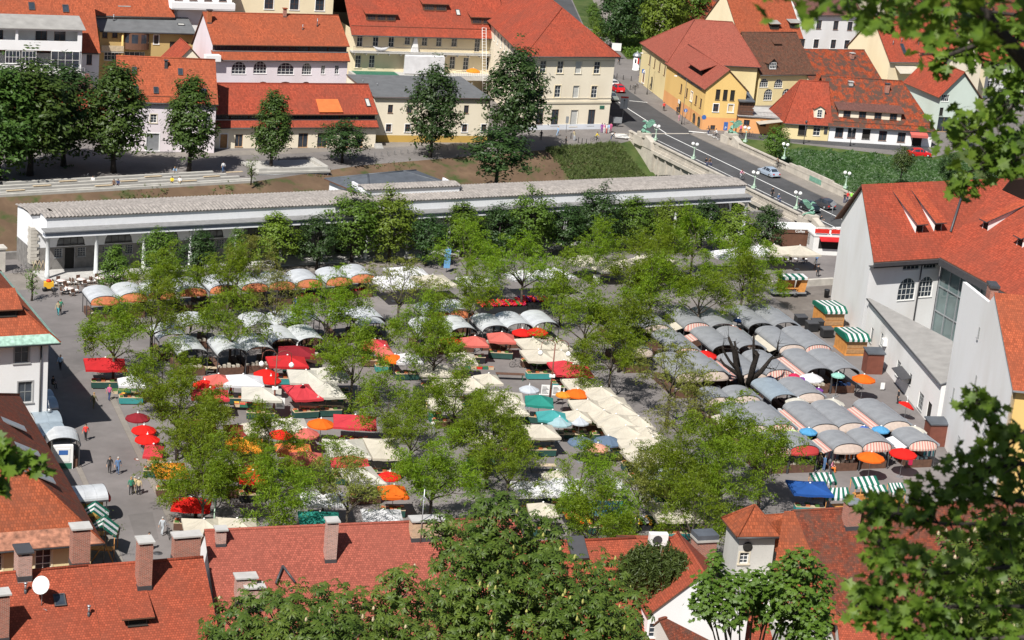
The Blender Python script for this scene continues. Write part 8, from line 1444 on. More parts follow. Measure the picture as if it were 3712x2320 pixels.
# ---------------------------------------------------------------- lamps, signs and other street furniture
def mlamp(label, base, top):
    q = G(base); hgt = 7.0; t = thing('market_lamp', label, 'street lamp', q, R(10), 'twin globe market lamps'); m = MB(); m.tube([(0, 0, 0), (0, 0, 3), (0, 0, hgt)], [.11, .09, .06], 8); m.build('pole', 'brown_metal', t)
    for s in (-1, 1): m = MB(); m.tube([(0, 0, hgt-.1)]+[(s*(.75-.75*math.cos(a)), 0, hgt-.1+.55*math.sin(a)) for a in (.5, 1.0, 1.57, 2.1, 2.7)]+[(s*1.5, 0, hgt-.75)], .035, 5); m.tube([(0, 0, hgt-.5), (s*.3, 0, hgt-.65), (s*.45, 0, hgt-.4)], .025, 5); m.build('arm', 'brown_metal', t); g = MB(); g.lathe([(.001, -.28), (.18, -.23), (.28, -.05), (.25, .13), (.12, .24), (.08, .3), (.001, .31)], (s*1.5, 0, hgt-1.05), 12); g.build('globe', 'globe', t)
    for s in (-1, 1):
        m = MB(); m.box(s*.15-(.9 if s < 0 else 0), s*.15+(.9 if s > 0 else 0), -.16, -.12, 1.3, 2.45); b = m.build('notice_board', 'paper', t); m = MB()
        for r in range(6): x0 = s*.15+(.1 if s > 0 else -.8); m.box(x0, x0+.7-(r % 3)*.12, -.175, -.162, 1.5+r*.14, 1.55+r*.14)
        m.build('notice_lines', 'metal_dark', b)
    m = MB(); m.box(-.3, .3, -.15, .1, 3.3, 3.6); m.build('loudspeaker', 'paper', t)
mlamp('brown twin lamp with notice boards beside the bright red canopies', w2(1480, 1345), 0); mlamp('brown twin lamp with notice boards beside the teal canopies', w3(1580, 1245), 0)
q = G(w4(945, 1310)); t = thing('street_lantern', 'green street lantern in front of two cream canopies', 'street lamp', q); m = MB(); m.tube([(0, 0, 0), (0, 0, 3.6)], .06, 6); m.build('pole', 'lamp_green', t); m = MB(); m.lathe([(.08, 3.6), (.2, 3.9), (.22, 4.1), (.08, 4.25), (.02, 4.35)], n=8); m.build('lantern', 'verdigris', t)
def lantern(label, base, h, arm=0):
    q = G(base); t = thing('street_lamp', label, 'street lamp', q); m = MB(); m.tube([(0, 0, 0), (0, 0, .9), (0, 0, h)], [.14, .06, .045], 6)
    if arm: m.tube([(0, 0, h), (-arm*.6, -.2, h+.35), (-arm, -.3, h+.3)], .04, 5)
    m.build('pole', 'metal_dark', t); m = MB()
    if arm: m.box(-arm-.5, -arm, -.42, -.18, h+.22, h+.36)
    else: m.lathe([(.07, h), (.2, h+.25), (.22, h+.5), (.05, h+.7)], n=8); m.box(.1, .35, -.04, .04, h-.9, h-.5)
    m.build('lamp_head', 'paper' if arm else 'metal_dark', t)
lantern('black lantern post in front of the mustard plinth', T(1, 0, 1350, 1332), 4.2); lantern('tall street light with curved arm at the rack by the road bend', T(2, 0, 1275, 892), 7.6, 1.6); lantern('tall street light with curved arm by the yellow house archway', T(2, 0, 1602, 1175), 8.4, 1.8); lantern('dark street lamp rising through the blue tarpaulin stall', T(3, 3, 525, 262), 4.4); lantern('quay lamp post before the restaurant', T(3, 0, 335, 1360), 3.6); lantern('small quay lamp before the white riverside house', T(3, 0, 775, 1380), 2.6); lantern('tall street light by the park wall', T(2, 0, 925, 420), 9, 1.4)
def sign(label, base, h, w, hh, col, shape='box', name='road_sign'):
    q = G(base); t = thing(name, label, 'sign', q, R(12)); m = MB(); m.tube([(0, 0, 0), (0, 0, h)], .045, 6); m.build('pole', 'metal_grey', t); m = MB()
    if shape == 'round': m.poly([(w/2*math.cos(i*.524), -.06, h-hh/2+w/2*math.sin(i*.524)) for i in range(12)]); m.poly([(w/2*math.cos(-i*.524), -.05, h-hh/2+w/2*math.sin(-i*.524)) for i in range(12)])
    elif shape == 'diamond': m.prism([(0, -.06, h-hh), (w/2, -.06, h-hh/2), (0, -.06, h), (-w/2, -.06, h-hh/2)], (0, .02, 0))
    else: m.box(-w/2, w/2, -.08, -.05, h-hh, h)
    m.build('panel', col, t); return t
t = sign('grey direction board with red strip by the zebra crossing', T(2, 0, 1040, 1150), 4.6, 1.4, 2.2, 'metal_grey', name='direction_sign'); m = MB(); m.box(-.7, .7, -.095, -.083, 4.3, 4.6); m.build('red_strip', 'plastic_red', t); m = MB(); m.box(-.03, .03, -.095, -.083, 2.7, 4.0); m.prism([(-.2, -.095, 3.8), (.2, -.095, 3.8), (0, -.095, 4.15)], (0, .01, 0)); m.build('arrow', 'metal_dark', t)
t = sign('blue square crossing sign with a white triangle', T(2, 0, 1232, 800), 3.1, .8, .8, 'plastic_blue'); m = MB(); m.prism([(-.28, -.095, 2.45), (.28, -.095, 2.45), (0, -.095, 2.95)], (0, .01, 0)); m.build('triangle', 'paper', t)
t = sign('round blue arrow sign on the pole near the yellow archway', T(2, 0, 1625, 1180), 3.0, .7, .7, 'plastic_blue', 'round'); m = MB(); m.box(-.05, .05, -.075, -.065, 2.4, 2.85); m.build('arrow', 'paper', t)
sign('round blue sign at the corner of the yellow house', T(2, 0, 1800, 1225), 2.7, .85, .85, 'plastic_blue', 'round'); t = sign('blue parking sign with letter P at the corner of the yellow house', T(2, 0, 2010, 1262), 2.1, .75, 1.5, 'plastic_blue'); me = text_mesh('P', .7, .01); me.materials.append(M['paper']); o = link('letter', me, None, t, Vector((0, -.09, 1.0))); o.rotation_euler = (R(90), 0, 0)
sign('grey diamond road sign seen from behind over the dark cars', T(3, 1, 592, 600), 3.6, 1.1, 1.1, 'metal_grey', 'diamond'); sign('white notice panel on a post by the facade of the cream house', T(2, 0, 510, 1250), 2.8, .5, 1.2, 'metal_grey'); sign('grey hoarding panel beside the road behind the cream house', T(2, 0, 975, 560), 3.4, 2.0, 1.6, 'paper', name='hoarding'); sign('small white panel by the group at the cream corner', T(2, 0, 990, 1200), 1.8, 1.6, 1.1, 'metal_grey', name='info_panel')
q = G(T(2, 0, 1168, 665)); t = thing('advertising_column', 'white advertising column with grey domed top and posters', 'column', q); m = MB(); m.lathe([(.75, 0), (.75, .25), (.66, .3), (.66, 2.9)], n=16); m.build('drum', 'paper', t); m = MB(); m.lathe([(.9, 2.9), (.9, 3.05), (.7, 3.4), (.3, 3.65), (.08, 3.75), (.05, 4.0)], n=16); m.build('dome', 'metal_grey', t); m = MB(); m.box(-.4, -.05, -.69, -.5, 1.6, 2.4); m.box(.15, .45, -.67, -.5, 1.5, 2.6, 1); m.build('poster', ['metal_dark', 'plastic_red'], t)
for i, p in enumerate((T(2, 0, 950, 715), T(2, 0, 990, 740), T(2, 0, 1050, 755), T(2, 0, 1125, 765), T(2, 0, 1115, 850), T(2, 0, 1160, 885), T(2, 0, 625, 1350), T(2, 0, 660, 1360), T(2, 0, 700, 1365), T(2, 0, 555, 1310))): m = MB(); m.lathe([(.07, 0), (.06, .8), (.08, .85), (.05, 1.0)], n=8); tag(m.build('bollard', 'metal_dark', None, G(p)), 'dark metal bollard %s' % ('in the line of four at the road bend' if i < 4 else ('in the pair beside parked bicycles' if i < 6 else 'in the line on the quay before the cream house')), 'bollard', ('bollards at the bend' if i < 4 else ('bollards by the rack' if i < 6 else 'quay bollards')))
for i in range(16): p = T(1, 0, 1000+62*i, 1500-7*i); m = MB(); m.tube([(-.3, 0, 0), (-.3, 0, .7), (.3, 0, .7), (.3, 0, 0)], .03, 5); tag(m.build('cycle_stand', 'metal_grey', None, G(p), R(110)), 'low grey hoop stand in the row along the quay edge', 'bike stand', 'hoop stands along the quay')
for p, lab, r in ((T(0, 2, 1305, 1315), 'round manhole cover with pale ring in the side street', .38), (T(0, 3, 1490, 693), 'dark oval manhole cover below the walkers by the chimneys', .42)):
    m = MB(); m.lathe([(r, 0), (r, .012), (r*.7, .014), (.001, .014)], n=20); m.lathe([(r*.62, .012), (r*.62, .02), (.001, .022)], n=20, m=1); tag(m.build('manhole_cover', ['brown_metal', 'concrete'] if 'pale' in lab else ['metal_dark', 'metal_dark'], None, G(p)), lab, 'manhole cover')
t = thing('ladder_tower', 'slender aluminium scaffold ladder standing against the iron gallery', 'ladder', GW.o+dirv(22.6)*24.6-dirv(112.6)*5.6, R(22.6)); m = MB()
for x in (-.38, .38): m.tube([(x, 0, 0), (x, 3.3, 12.2)], .045, 5)
for i in range(26): f = i/25; m.tube([(-.38, 3.3*f, 12.2*f), (.38, 3.3*f, 12.2*f)], .03, 4)
m.build('rails', 'paper', t)
umb('rainbow beach umbrella on the terrace below the iron gallery', T(1, 0, 2055, 640), 1.3, 'amber', 5.0); q = GW.o+dirv(22.6)*5.6-dirv(112.6)*.9; m = MB(); m.tube([(-1.5, 0, .9), (-.8, 0, .45), (0, 0, .3), (.8, 0, .45), (1.5, 0, .9)], [.05, .3, .36, .3, .05], 8); tag(m.build('hammock', 'cloth_white', None, q+Vector((0, 0, 7.1)), R(22.6)), 'white hammock slung on the iron gallery', 'hammock')
q = GW.o+dirv(22.6)*12.2-dirv(112.6)*.6; m = MB(); m.prism([(-.7, 0, 0), (.7, 0, 0), (.25, 0, 2.6), (-.25, 0, 2.6)], (0, .5, 0)); tag(m.build('chimney_flue', 'wall_white', None, q+Vector((0, 0, 7.06)), R(22.6)), 'white tapering flue box on the iron gallery', 'flue')
# satellite dish
t = thing('satellite_dish', 'white satellite dish on a short mast over orange tiles', 'satellite dish', DISHPOS, 0); m = MB(); m.tube([(0, 0, -.1), (0, 0, 1.4)], .035, 6); m.tube([(0, 0, 0), (.5, -.4, .0)], .02, 4); m.build('mast', 'metal_grey', t); m = MB(); m.lathe([(.001, 0), (.3, .03), (.6, .13), (.68, .18), (.6, .15), (.001, .03)], n=20); o = m.build('dish', 'frame_white', t, Vector((0, -.05, 1.75))); o.rotation_euler = (R(62), 0, R(-18)); m = MB(); m.tube([(0, -.05, 1.5), (-.15, -.75, 1.75)], .02, 5); m.build('arm', 'metal_grey', t)
# cafe tables and chairs, cart
def mk_table():
    t = thing('cafe_table', '', ''); m = MB(); m.lathe([(.04, 0), (.04, .7)], n=6); m.lathe([(.3, 0), (.3, .04)], n=10); m.build('stand', 'metal_dark', t); m = MB(); m.lathe([(.48, .58), (.5, .72), (.48, .75), (.001, .76)], n=14); m.build('tablecloth', 'cloth_cafe', t); return t
plain('cloth_cafe', (.72, .62, .58), .85, .25, 14)
def mk_chair():
    t = thing('cafe_chair', '', ''); m = MB(); m.box(-.24, .24, -.24, .24, .4, .46); m.build('seat', 'paper', t); m = MB(); m.box(-.24, .24, .2, .25, .46, .92); m.build('backrest', 'wood_dark', t)
    for x in (-.21, .21):
        for y in (-.21, .21): m = MB(); m.box(x-.025, x+.025, y-.025, y+.025, 0, .4); m.build('leg', 'wood_dark', t)
    return t
CT, CH = Proto(mk_table), Proto(mk_chair)
for (x, y), nm in (((580, 1190), 'nearest the yellow cart'), ((768, 1178), 'in the middle of the back row'), ((945, 1165), 'beside the small leafy tree'), ((655, 1265), 'in front, where a person sits'), ((1140, 1140), 'half under the leafy tree')):
    q = G(T(0, 1, x, y)); CT('round cafe table with patterned cloth '+nm, 'table', q, 0, 1, 'cafe tables before the colonnade')
    for k in range(4): a = k*math.pi/2+.6; CH('dark chair with pale seat drawn up to a cafe table', 'chair', q+Vector((math.cos(a)*.85, math.sin(a)*.85, 0)), a-math.pi/2, 1, 'cafe chairs before the colonnade')
for i, (x, y) in enumerate(((30, 930), (60, 960), (110, 940), (160, 980), (200, 970), (260, 960), (320, 975), (350, 960))): CH('cafe chair under the square cream tents', 'chair', G(T(3, 1, x, y)), i*.9, 1, 'chairs under the cream tents')
t = thing('cleaning_cart', 'yellow street cleaning cart with a red bag on top', 'cart', G(T(0, 1, 458, 1235)), R(20)); m = MB(); m.box(-.55, .55, -.35, .35, .35, 1.1); m.build('box', 'plastic_yellow', t); m = MB(); m.lathe([(.001, 1.1), (.3, 1.12), (.28, 1.35), (.001, 1.45)], n=8); m.build('bag', 'plastic_red', t)
for x in (-.5, .5): m = MB(); m.tube([(x, -.42, .3), (x, -.34, .3)], .3, 12); m.build('wheel', 'plastic_black', t)
t = thing('folding_barrier', 'wooden folding lattice barrier against the colonnade end wall', 'barrier', G(T(0, 1, 370, 1060)), R(20)); m = MB()
for i in range(4): m.tube([(-.9+i*.45, 0, .1), (-.45+i*.45, 0, 1.5)], .03, 4); m.tube([(-.45+i*.45, .05, .1), (-.9+i*.45, .05, 1.5)], .03, 4)
m.build('lattice', 'wood_pale', t)
def bench(label, p, rz, w=2.2, mat='wood_pale', leg='metal_dark', name='trestle_table', hgt=.75, cat='table'):
    t = thing(name, label, cat, G(p), R(rz)); m = MB(); m.box(-w/2, w/2, -.32, .32, hgt-.06, hgt); m.build('top', mat, t)
    for x in (-w/2+.2, w/2-.2):
        for y in (-.25, .25): m = MB(); m.box(x-.03, x+.03, y-.03, y+.03, 0, hgt-.06); m.build('leg', leg, t)
for p, rz, w, lab in ((w4(900, 110), 12, 2.4, 'bare trestle table in front of the shaded white barrel roofs'), (w5(1130, 640), 12, 2.4, 'bare trestle table beside the bench canopy shade'), (w5(1130, 820), 12, 2.6, 'bare trestle table above the branch-shadowed canopy'), (w5(1310, 590), 12, 2.4, 'bare trestle table beside the slate blue umbrellas'), (w4(1660, 400), 12, 2.6, 'bare trestle table beneath the deep red canopy counter'), (w4(1800, 395), 12, 2.6, 'long trestle table in front of lettuce trays'), (w5(1560, 730), 12, 2.6, 'trestle table in front of the salmon pink umbrella'), (w3(2010, 330), 26, 2.6, 'pale bench table by the beige octagonal umbrella')): bench(lab, p, rz, w)
bench('trestle table with bright green legs in the open square', w5(895, 155), 10, 3.2, 'wood_dark', 'plastic_green')
# crates of produce
def mk_crate(c, prod):
    def f():
        t = thing('crate', '', ''); m = MB(); w, d, h = .3, .2, .3
        m.box(-w, w, -d, d, 0, .03); m.box(-w, w, -d, -d+.02, .03, h); m.box(-w, w, d-.02, d, .03, h); m.box(-w, -w+.02, -d+.02, d-.02, .03, h); m.box(w-.02, w, -d+.02, d-.02, .03, h); m.build('box', c, t); m = MB()
        for i in range(4):
            for j in range(3): m.lathe([(.001, -.05), (.07, -.02), (.075, .02), (.04, .06), (.001, .07)], (-.2+i*.133, -.11+j*.11, .27), 6)
        m.build('produce', prod, t); return t
    return f
CRS = {k: Proto(mk_crate(*v)) for k, v in dict(green=('plastic_green', 'leaf_produce'), wood=('wood_pale', 'valance_rust'), red=('plastic_red', 'leaf_produce'), lemon=('plastic_green', 'plastic_yellow'), tomato=('plastic_green', 'plastic_red'), wood2=('wood_pale', 'leaf_produce')).items()}
def crates(base, n, kinds, lab, grp, rz=15, dx=.66, rows=1, lift=0, stack=1):
    q = G(base, lift)
    for i in range(n):
        for s in range(stack):
            k = kinds[(i+s) % len(kinds)]; r = i//max(1, n//rows); c = i % max(1, n//rows); p = q+dirv(rz)*dx*c-dirv(rz+90)*.48*r+Vector((0, 0, .31*s)); CRS[k](lab, 'crate', p, R(rz), 1, grp)
crates(w4(230, 240), 8, ['green', 'wood2', 'green'], 'crate of cabbage and greens at the kerb below the pinkish white canopy', 'cabbage crates at the kerb', 15, .66, 2); crates(w4(300, 270), 5, ['lemon', 'green'], 'crate of greens and lemons near the person in pink', 'green and lemon crates', 15); crates(w5(325, 445), 4, ['green', 'tomato'], 'green crate stacked by the person in beige', 'stacked green crates', 15, .66, 2, 0, 3); crates(w5(590, 70), 5, ['green', 'wood', 'red'], 'crate of plants at the edge of the open square', 'plant crates in the square', 10)
crates(w4(1115, 335), 10, ['lemon', 'wood', 'tomato', 'green'], 'fruit crate on display before the off-white canopy', 'fruit crates', 9, .62, 2, .4); crates(w4(1780, 305), 7, ['green', 'wood2'], 'tray of lettuce below the cream canopy', 'lettuce trays', 14, .62, 1, .5); crates(w4(490, 755), 3, ['wood', 'lemon'], 'wooden crate at the kerb beside the orange canopy', 'kerb crates', 15, .5); crates(w4(640, 1060), 4, ['wood', 'wood2'], 'wooden crate piled at the kerb by the bright red canopy', 'piled kerb crates', 15, .6, 1, 0, 2); crates(w5(1710, 640), 4, ['tomato', 'green'], 'crate of tomatoes between slate umbrellas and cream row', 'tomato crates', 20, .6); crates(w3(2440, 960) if False else w5(1190, 570), 2, ['green'], 'empty looking green crate at the corner of the bench canopy', 'green corner crates', 10)
# cut flowers: masses of blossom on low stands
def flowers(label, p, w, d, cols, n, rz=15, h=.5):
    q = G(p); P = []; Nn = []; npr.seed(n); t = thing('flower_stand', label, 'flower stall', q, R(rz)); m = MB(); m.box(-w/2, w/2, -d/2, d/2, 0, h); m.build('stand', 'plastic_black', t)
    for k, c in enumerate(cols):
        mm = MB()
        for i in range(n):
            x, y = npr.uniform(-w/2, w/2), npr.uniform(-d/2, d/2); x = x if int((x+w/2)*3.1) % len(cols) == k else None
            if x is None: continue
            mm.lathe([(.001, -.1), (.1, -.02), (.12, .05), (.001, .12)], (x, y, h+.12+npr.uniform(0, .25)), 5)
        if mm.v: mm.build('blooms', c, t)
    return t
flowers('long stand of red flower bunches behind the white barrel row', w3(1230, 560), 6.0, 2.0, ['plastic_red', 'cloth_magenta', 'cloth_brightred', 'leaf_produce'], 700, 22, .9); flowers('second stand of red and violet blooms by the leafy trunk', w3(1450, 530), 4.0, 1.6, ['plastic_red', 'cloth_purple', 'cloth_crimson'], 400, 22, .9); flowers('flower stand with yellow and orange pots under leaves', w5(1500, 1230), 3.4, 1.6, ['plastic_yellow', 'cloth_orange', 'leaf_produce'], 340); flowers('flower stand with white and yellow pots near the turret', w5(1840, 1225), 3.4, 1.6, ['paper', 'plastic_yellow', 'leaf_produce'], 340); flowers('flower stand with red and purple pots beneath the large cream canopy', w5(2030, 1190), 3.0, 1.4, ['cloth_purple', 'cloth_orange', 'leaf_produce'], 300); flowers('flower bed of red pots next to the chestnut blossom', w5(1380, 1190), 2.4, 1.4, ['plastic_red', 'leaf_produce', 'cloth_pink'], 240); flowers('green plants beneath the cream canopy by the open square', w3(1530, 985), 2.6, 1.4, ['leaf_produce', 'plastic_green'], 260, 20, .6)
# clothes hanging before the bottom row
for k, (x, y, cols, n_) in enumerate(((1430, 1225, ['white', 'white', 'sky', 'pink'], 12), (1620, 1235, ['sky', 'white', 'pink', 'sky'], 9), (1740, 1245, ['black', 'white', 'orange'], 8), (2040, 1230, ['black', 'white', 'sand'], 5), (2320, 1215, ['teal', 'navy', 'white'], 7))):
    q = G(w1(x, y+40)); t = thing('clothes_rail', 'rail of hanging clothes, %s along the bottom stall row' % ORD[k], 'clothes rail', q, R(20), 'clothes rails'); m = MB(); w_ = n_*.17; m.tube([(-w_/2, 0, 0), (-w_/2, 0, 1.75), (w_/2, 0, 1.75), (w_/2, 0, 0)], .025, 5); m.build('frame', 'metal_grey', t)
    for i in range(n_): x0 = -w_/2+.17*(i+.5); mm = MB(); mm.prism([(x0-.075, -.05, 1.7), (x0+.075, -.05, 1.7), (x0+.1, -.12, .75), (x0-.1, -.12, .75)], (0, .1, 0)); mm.build('garment', 'wear_'+cols[i % len(cols)], t)
sign('pink price sign on a stand beside the red umbrella', w1(2185, 1290), 1.3, .7, 1.0, 'cloth_magenta', name='price_sign'); sign('white and blue advertising board near the pale bench', w3(1920, 360), 1.3, .9, 1.2, 'paper', name='advertising_board'); sign('blue and white banner board by the sharp cornered tent', w3(835, 275), 3.2, .8, 2.6, 'cloth_lightblue', name='banner_board'); sign('small white sandwich board near the orange umbrella', T(3, 2, 1075, 665), .95, .5, .8, 'paper', name='sandwich_board')
umb('folded-looking red umbrella under the annex canopy', T(3, 2, 1315, 770), .95, 'brightred', 1.7, tilt=24); q = G(w5(250, 300)); m = MB(); m.box(-1.4, 1.4, -.5, .5, 0, .9); m.box(-1.3, 1.3, -.4, .4, .9, 1.2); tag(m.build('goods_pile', 'plastic_black', None, q, R(110)), 'black covered pile of goods under tree by cream canopies', 'goods')
# ---------------------------------------------------------------- trees on the castle slope, near the viewpoint
def palmate():
    v = []; f = []
    for i, a in enumerate((-1.9, -1.15, -.4, .4, 1.15, 1.9)):
        l = (.75, .95, 1.05, 1.05, .95, .75)[i]; c, s = math.sin(a), math.cos(a); px, py = s, -c; b = len(v)
        for t, w, z in ((.06, .02, 0), (.6, .17, -.06), (1.0, 0, -.34)):
            v += [(c*l*t+px*w, s*l*t+py*w, z), (c*l*t, s*l*t, z+(.05 if w > .1 else 0)), (c*l*t-px*w, s*l*t-py*w, z)]
        for k in range(2): o = b+k*3; f += [(o, o+1, o+4, o+3), (o+1, o+2, o+5, o+4)]
    return v, f
PALM = palmate()
_o = [(0, -.5), (.1, -.3), (.42, -.32), (.33, -.12), (.55, .12), (.3, .12), (.24, .26), (.1, .2), (0, .55)]
MAPLE = ([(x, y, -.16*abs(x)) for x, y in _o]+[(-x, y, -.16*abs(x)) for x, y in _o[1:-1][::-1]], [tuple(range(9)), (0, 8)+tuple(range(9, 16))])
def blobtree(name, label, base, blobs, dens, ls, tmpl, leaf, bark, trunk_r, flowers=0, fmat='blossom', cat='tree', droop=.9, tops=None):
    """crown made of lobes hung on limbs that spring from one trunk"""
    t = thing(name, label, cat, base); m = MB(); P = []; Nn = []; FP = []
    cs = [Vector(b[0])-Vector(base) for b in blobs]; top = sum(cs, Vector())/len(cs); fork = Vector((top.x*.35, top.y*.35, top.z*.45)); m.tube([(0, 0, -1.5), fork*.5+Vector((.2, 0, 0)), fork, Vector((top.x*.8, top.y*.8, top.z*.8))], [trunk_r, trunk_r*.85, trunk_r*.7, trunk_r*.35], 9)
    for (c0, r), c in zip(blobs, cs):
        mid = (fork+c)/2+Vector((0, 0, .12*(c-fork).length)); m.tube([fork, mid, c], [trunk_r*.42, trunk_r*.25, trunk_r*.08], 6)
        for k in range(6): u = Vector(unit(1)[0]); m.tube([mid.lerp(c, .6), c+u*r*.5, c+u*r*.9], [trunk_r*.12, trunk_r*.06, .012], 4)
        n = int(dens*r*r); U = unit(n); lob = 1+.36*np.sin(U[:, 0]*7+r*9)*np.sin(U[:, 1]*6+c.x*3)+.2*np.sin(U[:, 2]*10+c.y); rad = r*(npr.uniform(.45, 1.0, n)**.45)*lob
        P.append(U*rad[:, None]+np.array(c)); Nn.append(U*.55+np.array([0, -.25, droop])+npr.normal(size=(n, 3))*.33)
        if flowers:
            k = int(flowers*r*r); V = unit(k*3); V = V[(V[:, 2] > .25)][:k]; FP.append(V*r*1.05+np.array(c))
    m.build('trunk', bark, t); P = np.concatenate(P); scatter('crown', *tmpl, P, np.concatenate(Nn), npr.uniform(.75, 1.25, len(P))*ls, leaf, t)
    if flowers:
        fm = MB()
        for p in np.concatenate(FP): h_ = npr.uniform(.16, .3); fm.lathe([(.05, 0), (.075, h_*.3), (.05, h_*.7), (.01, h_)], p, 5, 0, False)
        fm.build('blossom', fmat, t)
    return t
npr.seed(77)
def PB(lst, dist): return [(GD((x, y+(45 if dist == 98 else 12)), dist+dz), r*dist/FPX*.86) for x, y, r, dz in lst]
B = PB([(1790, 1880, 150, 0), (1850, 1990, 190, 2), (1700, 2010, 150, 3), (1930, 2110, 200, 0), (1750, 2140, 210, -2), (1640, 2180, 150, 1), (2060, 2180, 190, 1), (2180, 2090, 120, 3), (2240, 2200, 130, 2), (1900, 2280, 220, -3), (2120, 2310, 190, -2), (1660, 2320, 200, -3), (1600, 1900, 70, 2), (2260, 2310, 110, 0), (1980, 1950, 110, 3)], 104)
blobtree('chestnut_tree', 'large flowering horse chestnut rising above the roofs at the picture foot', Vector((B[0][0].x+.6, 101, 11.5)), B, 74, .34, PALM, 'leaf_chestnut', 'bark', .5, 1.2)
B = PB([(850, 2230, 130, 0), (980, 2180, 140, 1), (1100, 2200, 150, 2), (1230, 2190, 140, 0), (1330, 2250, 150, 1), (1450, 2090, 105, 1), (1440, 2180, 120, 2), (900, 2310, 150, -2), (1050, 2300, 170, -2), (1230, 2310, 170, -3), (1420, 2310, 150, -2), (780, 2320, 90, 0), (1550, 2330, 120, -2)], 98)
blobtree('chestnut_tree', 'lower horse chestnut with pale blossom candles before the salmon roof', Vector((B[3][0].x, 95, 13)), B, 74, .33, PALM, 'leaf_chestnut', 'bark', .4, .9, 'blossom_pale')
B = PB([(3450, 2050, 140, 0), (3580, 1990, 150, 1), (3690, 2050, 150, 2), (3520, 2180, 170, -2), (3660, 2240, 180, -1), (3480, 2310, 140, -3), (3700, 1930, 110, 2)], 72)
blobtree('chestnut_tree', 'horse chestnut with pinkish blossom behind the maple branches', Vector((B[0][0].x+1.5, 69, 30)), B, 95, .33, PALM, 'leaf_chestnut', 'bark', .35, 6, 'blossom_pale')
B = PB([(2900, 2030, 75, 0), (2960, 2110, 80, 1), (2870, 2150, 90, 0), (2780, 2180, 85, 1), (2680, 2130, 80, 0), (2600, 2090, 65, 2), (2560, 2180, 70, 0), (2640, 2210, 70, 0), (2960, 2210, 80, 0), (2880, 2250, 70, 1), (2560, 2110, 50, 0), (2820, 2080, 70, 1), (2960, 2290, 60, -1), (2590, 2020, 40, 1), (2740, 2100, 60, 0)], 88)
blobtree('field_maple', 'small dark leaved maple with pale forked limbs before the brown old roof', Vector((B[3][0].x, 85, 19)), B, 620, .23, MAPLE, 'leaf_mid', 'bark_pale', .22)
# maple boughs close to the viewpoint
def boughs(label, base, trunk_top, sprays, dist, ls, n, over=()):
    t = thing('maple_tree', label, 'tree', base, 0); b0 = Vector(base); m = MB(); tt = Vector(trunk_top)-b0; m.tube([(0, 0, -1), tt*.5+Vector((.1, 0, 0)), tt, tt+Vector((0, .3, 2.2))], [.3, .26, .2, .08], 9); P = []; Nn = []
    for (pts, wpx, cnt) in sprays:
        V = [GD(p, dist+dz)-b0 for (p, dz) in pts]; st = tt*.96; m.tube([st, st.lerp(V[0], .5)+Vector((0, 0, .25)), V[0]], [.05, .03, .017], 6); m.tube(V, [0.016*(1-.75*i/(len(V)-1)) for i in range(len(V))], 5)
        w_ = wpx*dist/FPX
        for i in range(int(cnt*1.5)):
            f = npr.uniform(0, len(V)-1.001); k = int(f); c = V[k].lerp(V[k+1], f-k); o = np.clip(npr.normal(size=3), -1.5, 1.5)*w_*np.array([.62, 1, .55]); P.append(np.array(c)+o); Nn.append(np.array([npr.normal()*.6, -.3+npr.normal()*.55, .7+npr.normal()*.5]))
            if i % 7 == 0: m.tube([c, c+Vector(o)*.9], [.009, .003], 3)
    for (p, r) in over:                       # unseen leaf clumps added above the frame to shade the sprays below
        c = GD(p, dist)-b0+Vector((-.27, -.58, .77))*5; m.tube([tt, (tt+c)/2+Vector((0, 0, .5)), c], [.09, .06, .02], 5)
        for i in range(460): P.append(np.array(c)+np.clip(npr.normal(size=3), -1.3, 1.3)*r*.4); Nn.append(npr.normal(size=3)*.5+np.array([0, 0, .9]))
    m.build('trunk', 'bark_dark', t); scatter('crown', *MAPLE, P, Nn, npr.uniform(.7, 1.3, len(P))*ls, 'leaf_maple', t)
npr.seed(91)
boughs('maple whose near boughs hang into the picture beside the castle path', Vector((6.2, 15.5, 62.5)), Vector((6.0, 15.6, 73)), [
 ([((3720, 150), 0), ((3560, 110), .2), ((3380, 110), .3), ((3200, 60), .3), ((3090, 30), .4)], 75, 120), ([((3720, 60), .5), ((3500, 30), .6), ((3300, 20), .6)], 70, 85), ([((3720, 210), -.3), ((3600, 230), 0), ((3480, 190), .2), ((3330, 200), .3)], 50, 60), ([((3720, 330), 0), ((3640, 420), .1), ((3540, 480), .3), ((3430, 470), .4)], 85, 120), ([((3720, 480), .2), ((3600, 560), .2), ((3500, 640), .3), ((3490, 700), .3)], 62, 75), ([((3720, 560), -.2), ((3650, 600), .1), ((3560, 560), .1)], 70, 60),
 ([((3720, 250), .2), ((3650, 330), .3)], 75, 45), ([((3440, 200), .1), ((3420, 240), .2), ((3410, 260), .2)], 34, 14)], 15.5, .1, 0)
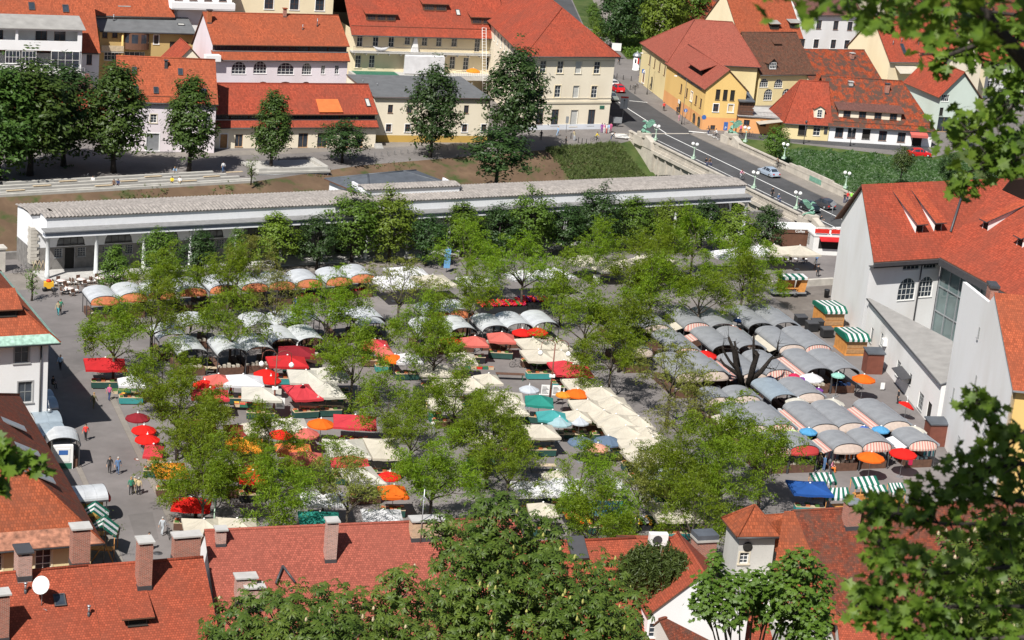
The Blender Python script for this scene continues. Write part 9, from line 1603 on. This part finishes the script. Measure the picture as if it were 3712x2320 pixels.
boughs('second maple with lower boughs covering the picture corner', Vector((5.2, 13.6, 63.2)), Vector((5.0, 13.8, 69.3)), [
 ([((3720, 1560), 0), ((3650, 1620), .2), ((3560, 1480), .3), ((3540, 1450), .4)], 60, 80), ([((3720, 1680), 0), ((3560, 1700), .2), ((3460, 1760), .3)], 85, 120), ([((3720, 1820), .2), ((3560, 1800), .3), ((3380, 1790), .4), ((3300, 1830), .5)], 60, 90), ([((3720, 1900), 0), ((3420, 1900), .2), ((3200, 1850), .4), ((3130, 1830), .5)], 55, 100), ([((3720, 2050), -.1), ((3400, 2080), 0), ((3220, 2030), .2), ((3180, 1960), .3)], 75, 150), ([((3720, 2200), 0), ((3400, 2200), 0), ((3180, 2200), .1), ((3120, 2170), .2)], 80, 170), ([((3720, 2310), -.2), ((3500, 2320), 0), ((3300, 2300), 0), ((3230, 2330), 0)], 75, 140), ([((3720, 1980), .6), ((3600, 2000), .6)], 90, 60)], 13.5, .092, 0, [((3520, 1560), 1.0), ((3420, 1740), 1.0), ((3640, 1800), .9)])
boughs('maple twig reaching in over the brown roofed house', Vector((-6.4, 14.2, 62.0)), Vector((-6.0, 14.4, 70.5)), [([((-30, 1700), 0), ((60, 1680), .2), ((150, 1680), .3)], 40, 34), ([((-30, 1610), 0), ((30, 1620), .1)], 34, 14), ([((-30, 1750), .2), ((15, 1760), .2)], 26, 10)], 15, .12, 0)
# ---------------------------------------------------------------- camera and daylight
cd = bpy.data.cameras.new('camera'); cam = bpy.data.objects.new('camera', cd); COL.objects.link(cam)
cam.matrix_world = Matrix(((RGT.x, UPV.x, -FWD.x, CAM.x), (RGT.y, UPV.y, -FWD.y, CAM.y), (RGT.z, UPV.z, -FWD.z, CAM.z), (0, 0, 0, 1)))
cd.sensor_width = 36; cd.lens = 36*FPX/PW; cd.clip_start = .5; cd.clip_end = 3000
cd.dof.use_dof = True; cd.dof.focus_distance = 215; cd.dof.aperture_fstop = 5.0
sc.camera = cam
SUNH = Vector((-.42, -.907, 0)).normalized(); EL = R(50.5)
sd = Vector((SUNH.x*math.cos(EL), SUNH.y*math.cos(EL), math.sin(EL)))
ld = bpy.data.lights.new('sun', 'SUN'); ld.energy = 5.0; ld.angle = R(.5); ld.color = (1, .96, .9)
lo = bpy.data.objects.new('sun', ld); COL.objects.link(lo); lo.rotation_euler = sd.to_track_quat('Z', 'Y').to_euler(); lo.location = (0, 0, 200)
w = bpy.data.worlds.new('World'); sc.world = w; w.use_nodes = True; nt = w.node_tree
sk = nt.nodes.new('ShaderNodeTexSky'); sk.sky_type = 'NISHITA'; sk.sun_disc = False; sk.sun_elevation = EL; sk.sun_rotation = math.atan2(SUNH.x, SUNH.y)
bg = nt.nodes['Background']; nt.links.new(sk.outputs[0], bg.inputs['Color']); bg.inputs['Strength'].default_value = .055
sc.view_settings.view_transform = 'Standard'; sc.view_settings.look = 'None'; sc.view_settings.exposure = .4; sc.view_settings.gamma = 1
sc.cycles.max_bounces = 5; sc.cycles.diffuse_bounces = 3; sc.cycles.transmission_bounces = 3; sc.cycles.transparent_max_bounces = 4; sc.cycles.caustics_reflective = False; sc.cycles.caustics_refractive = False
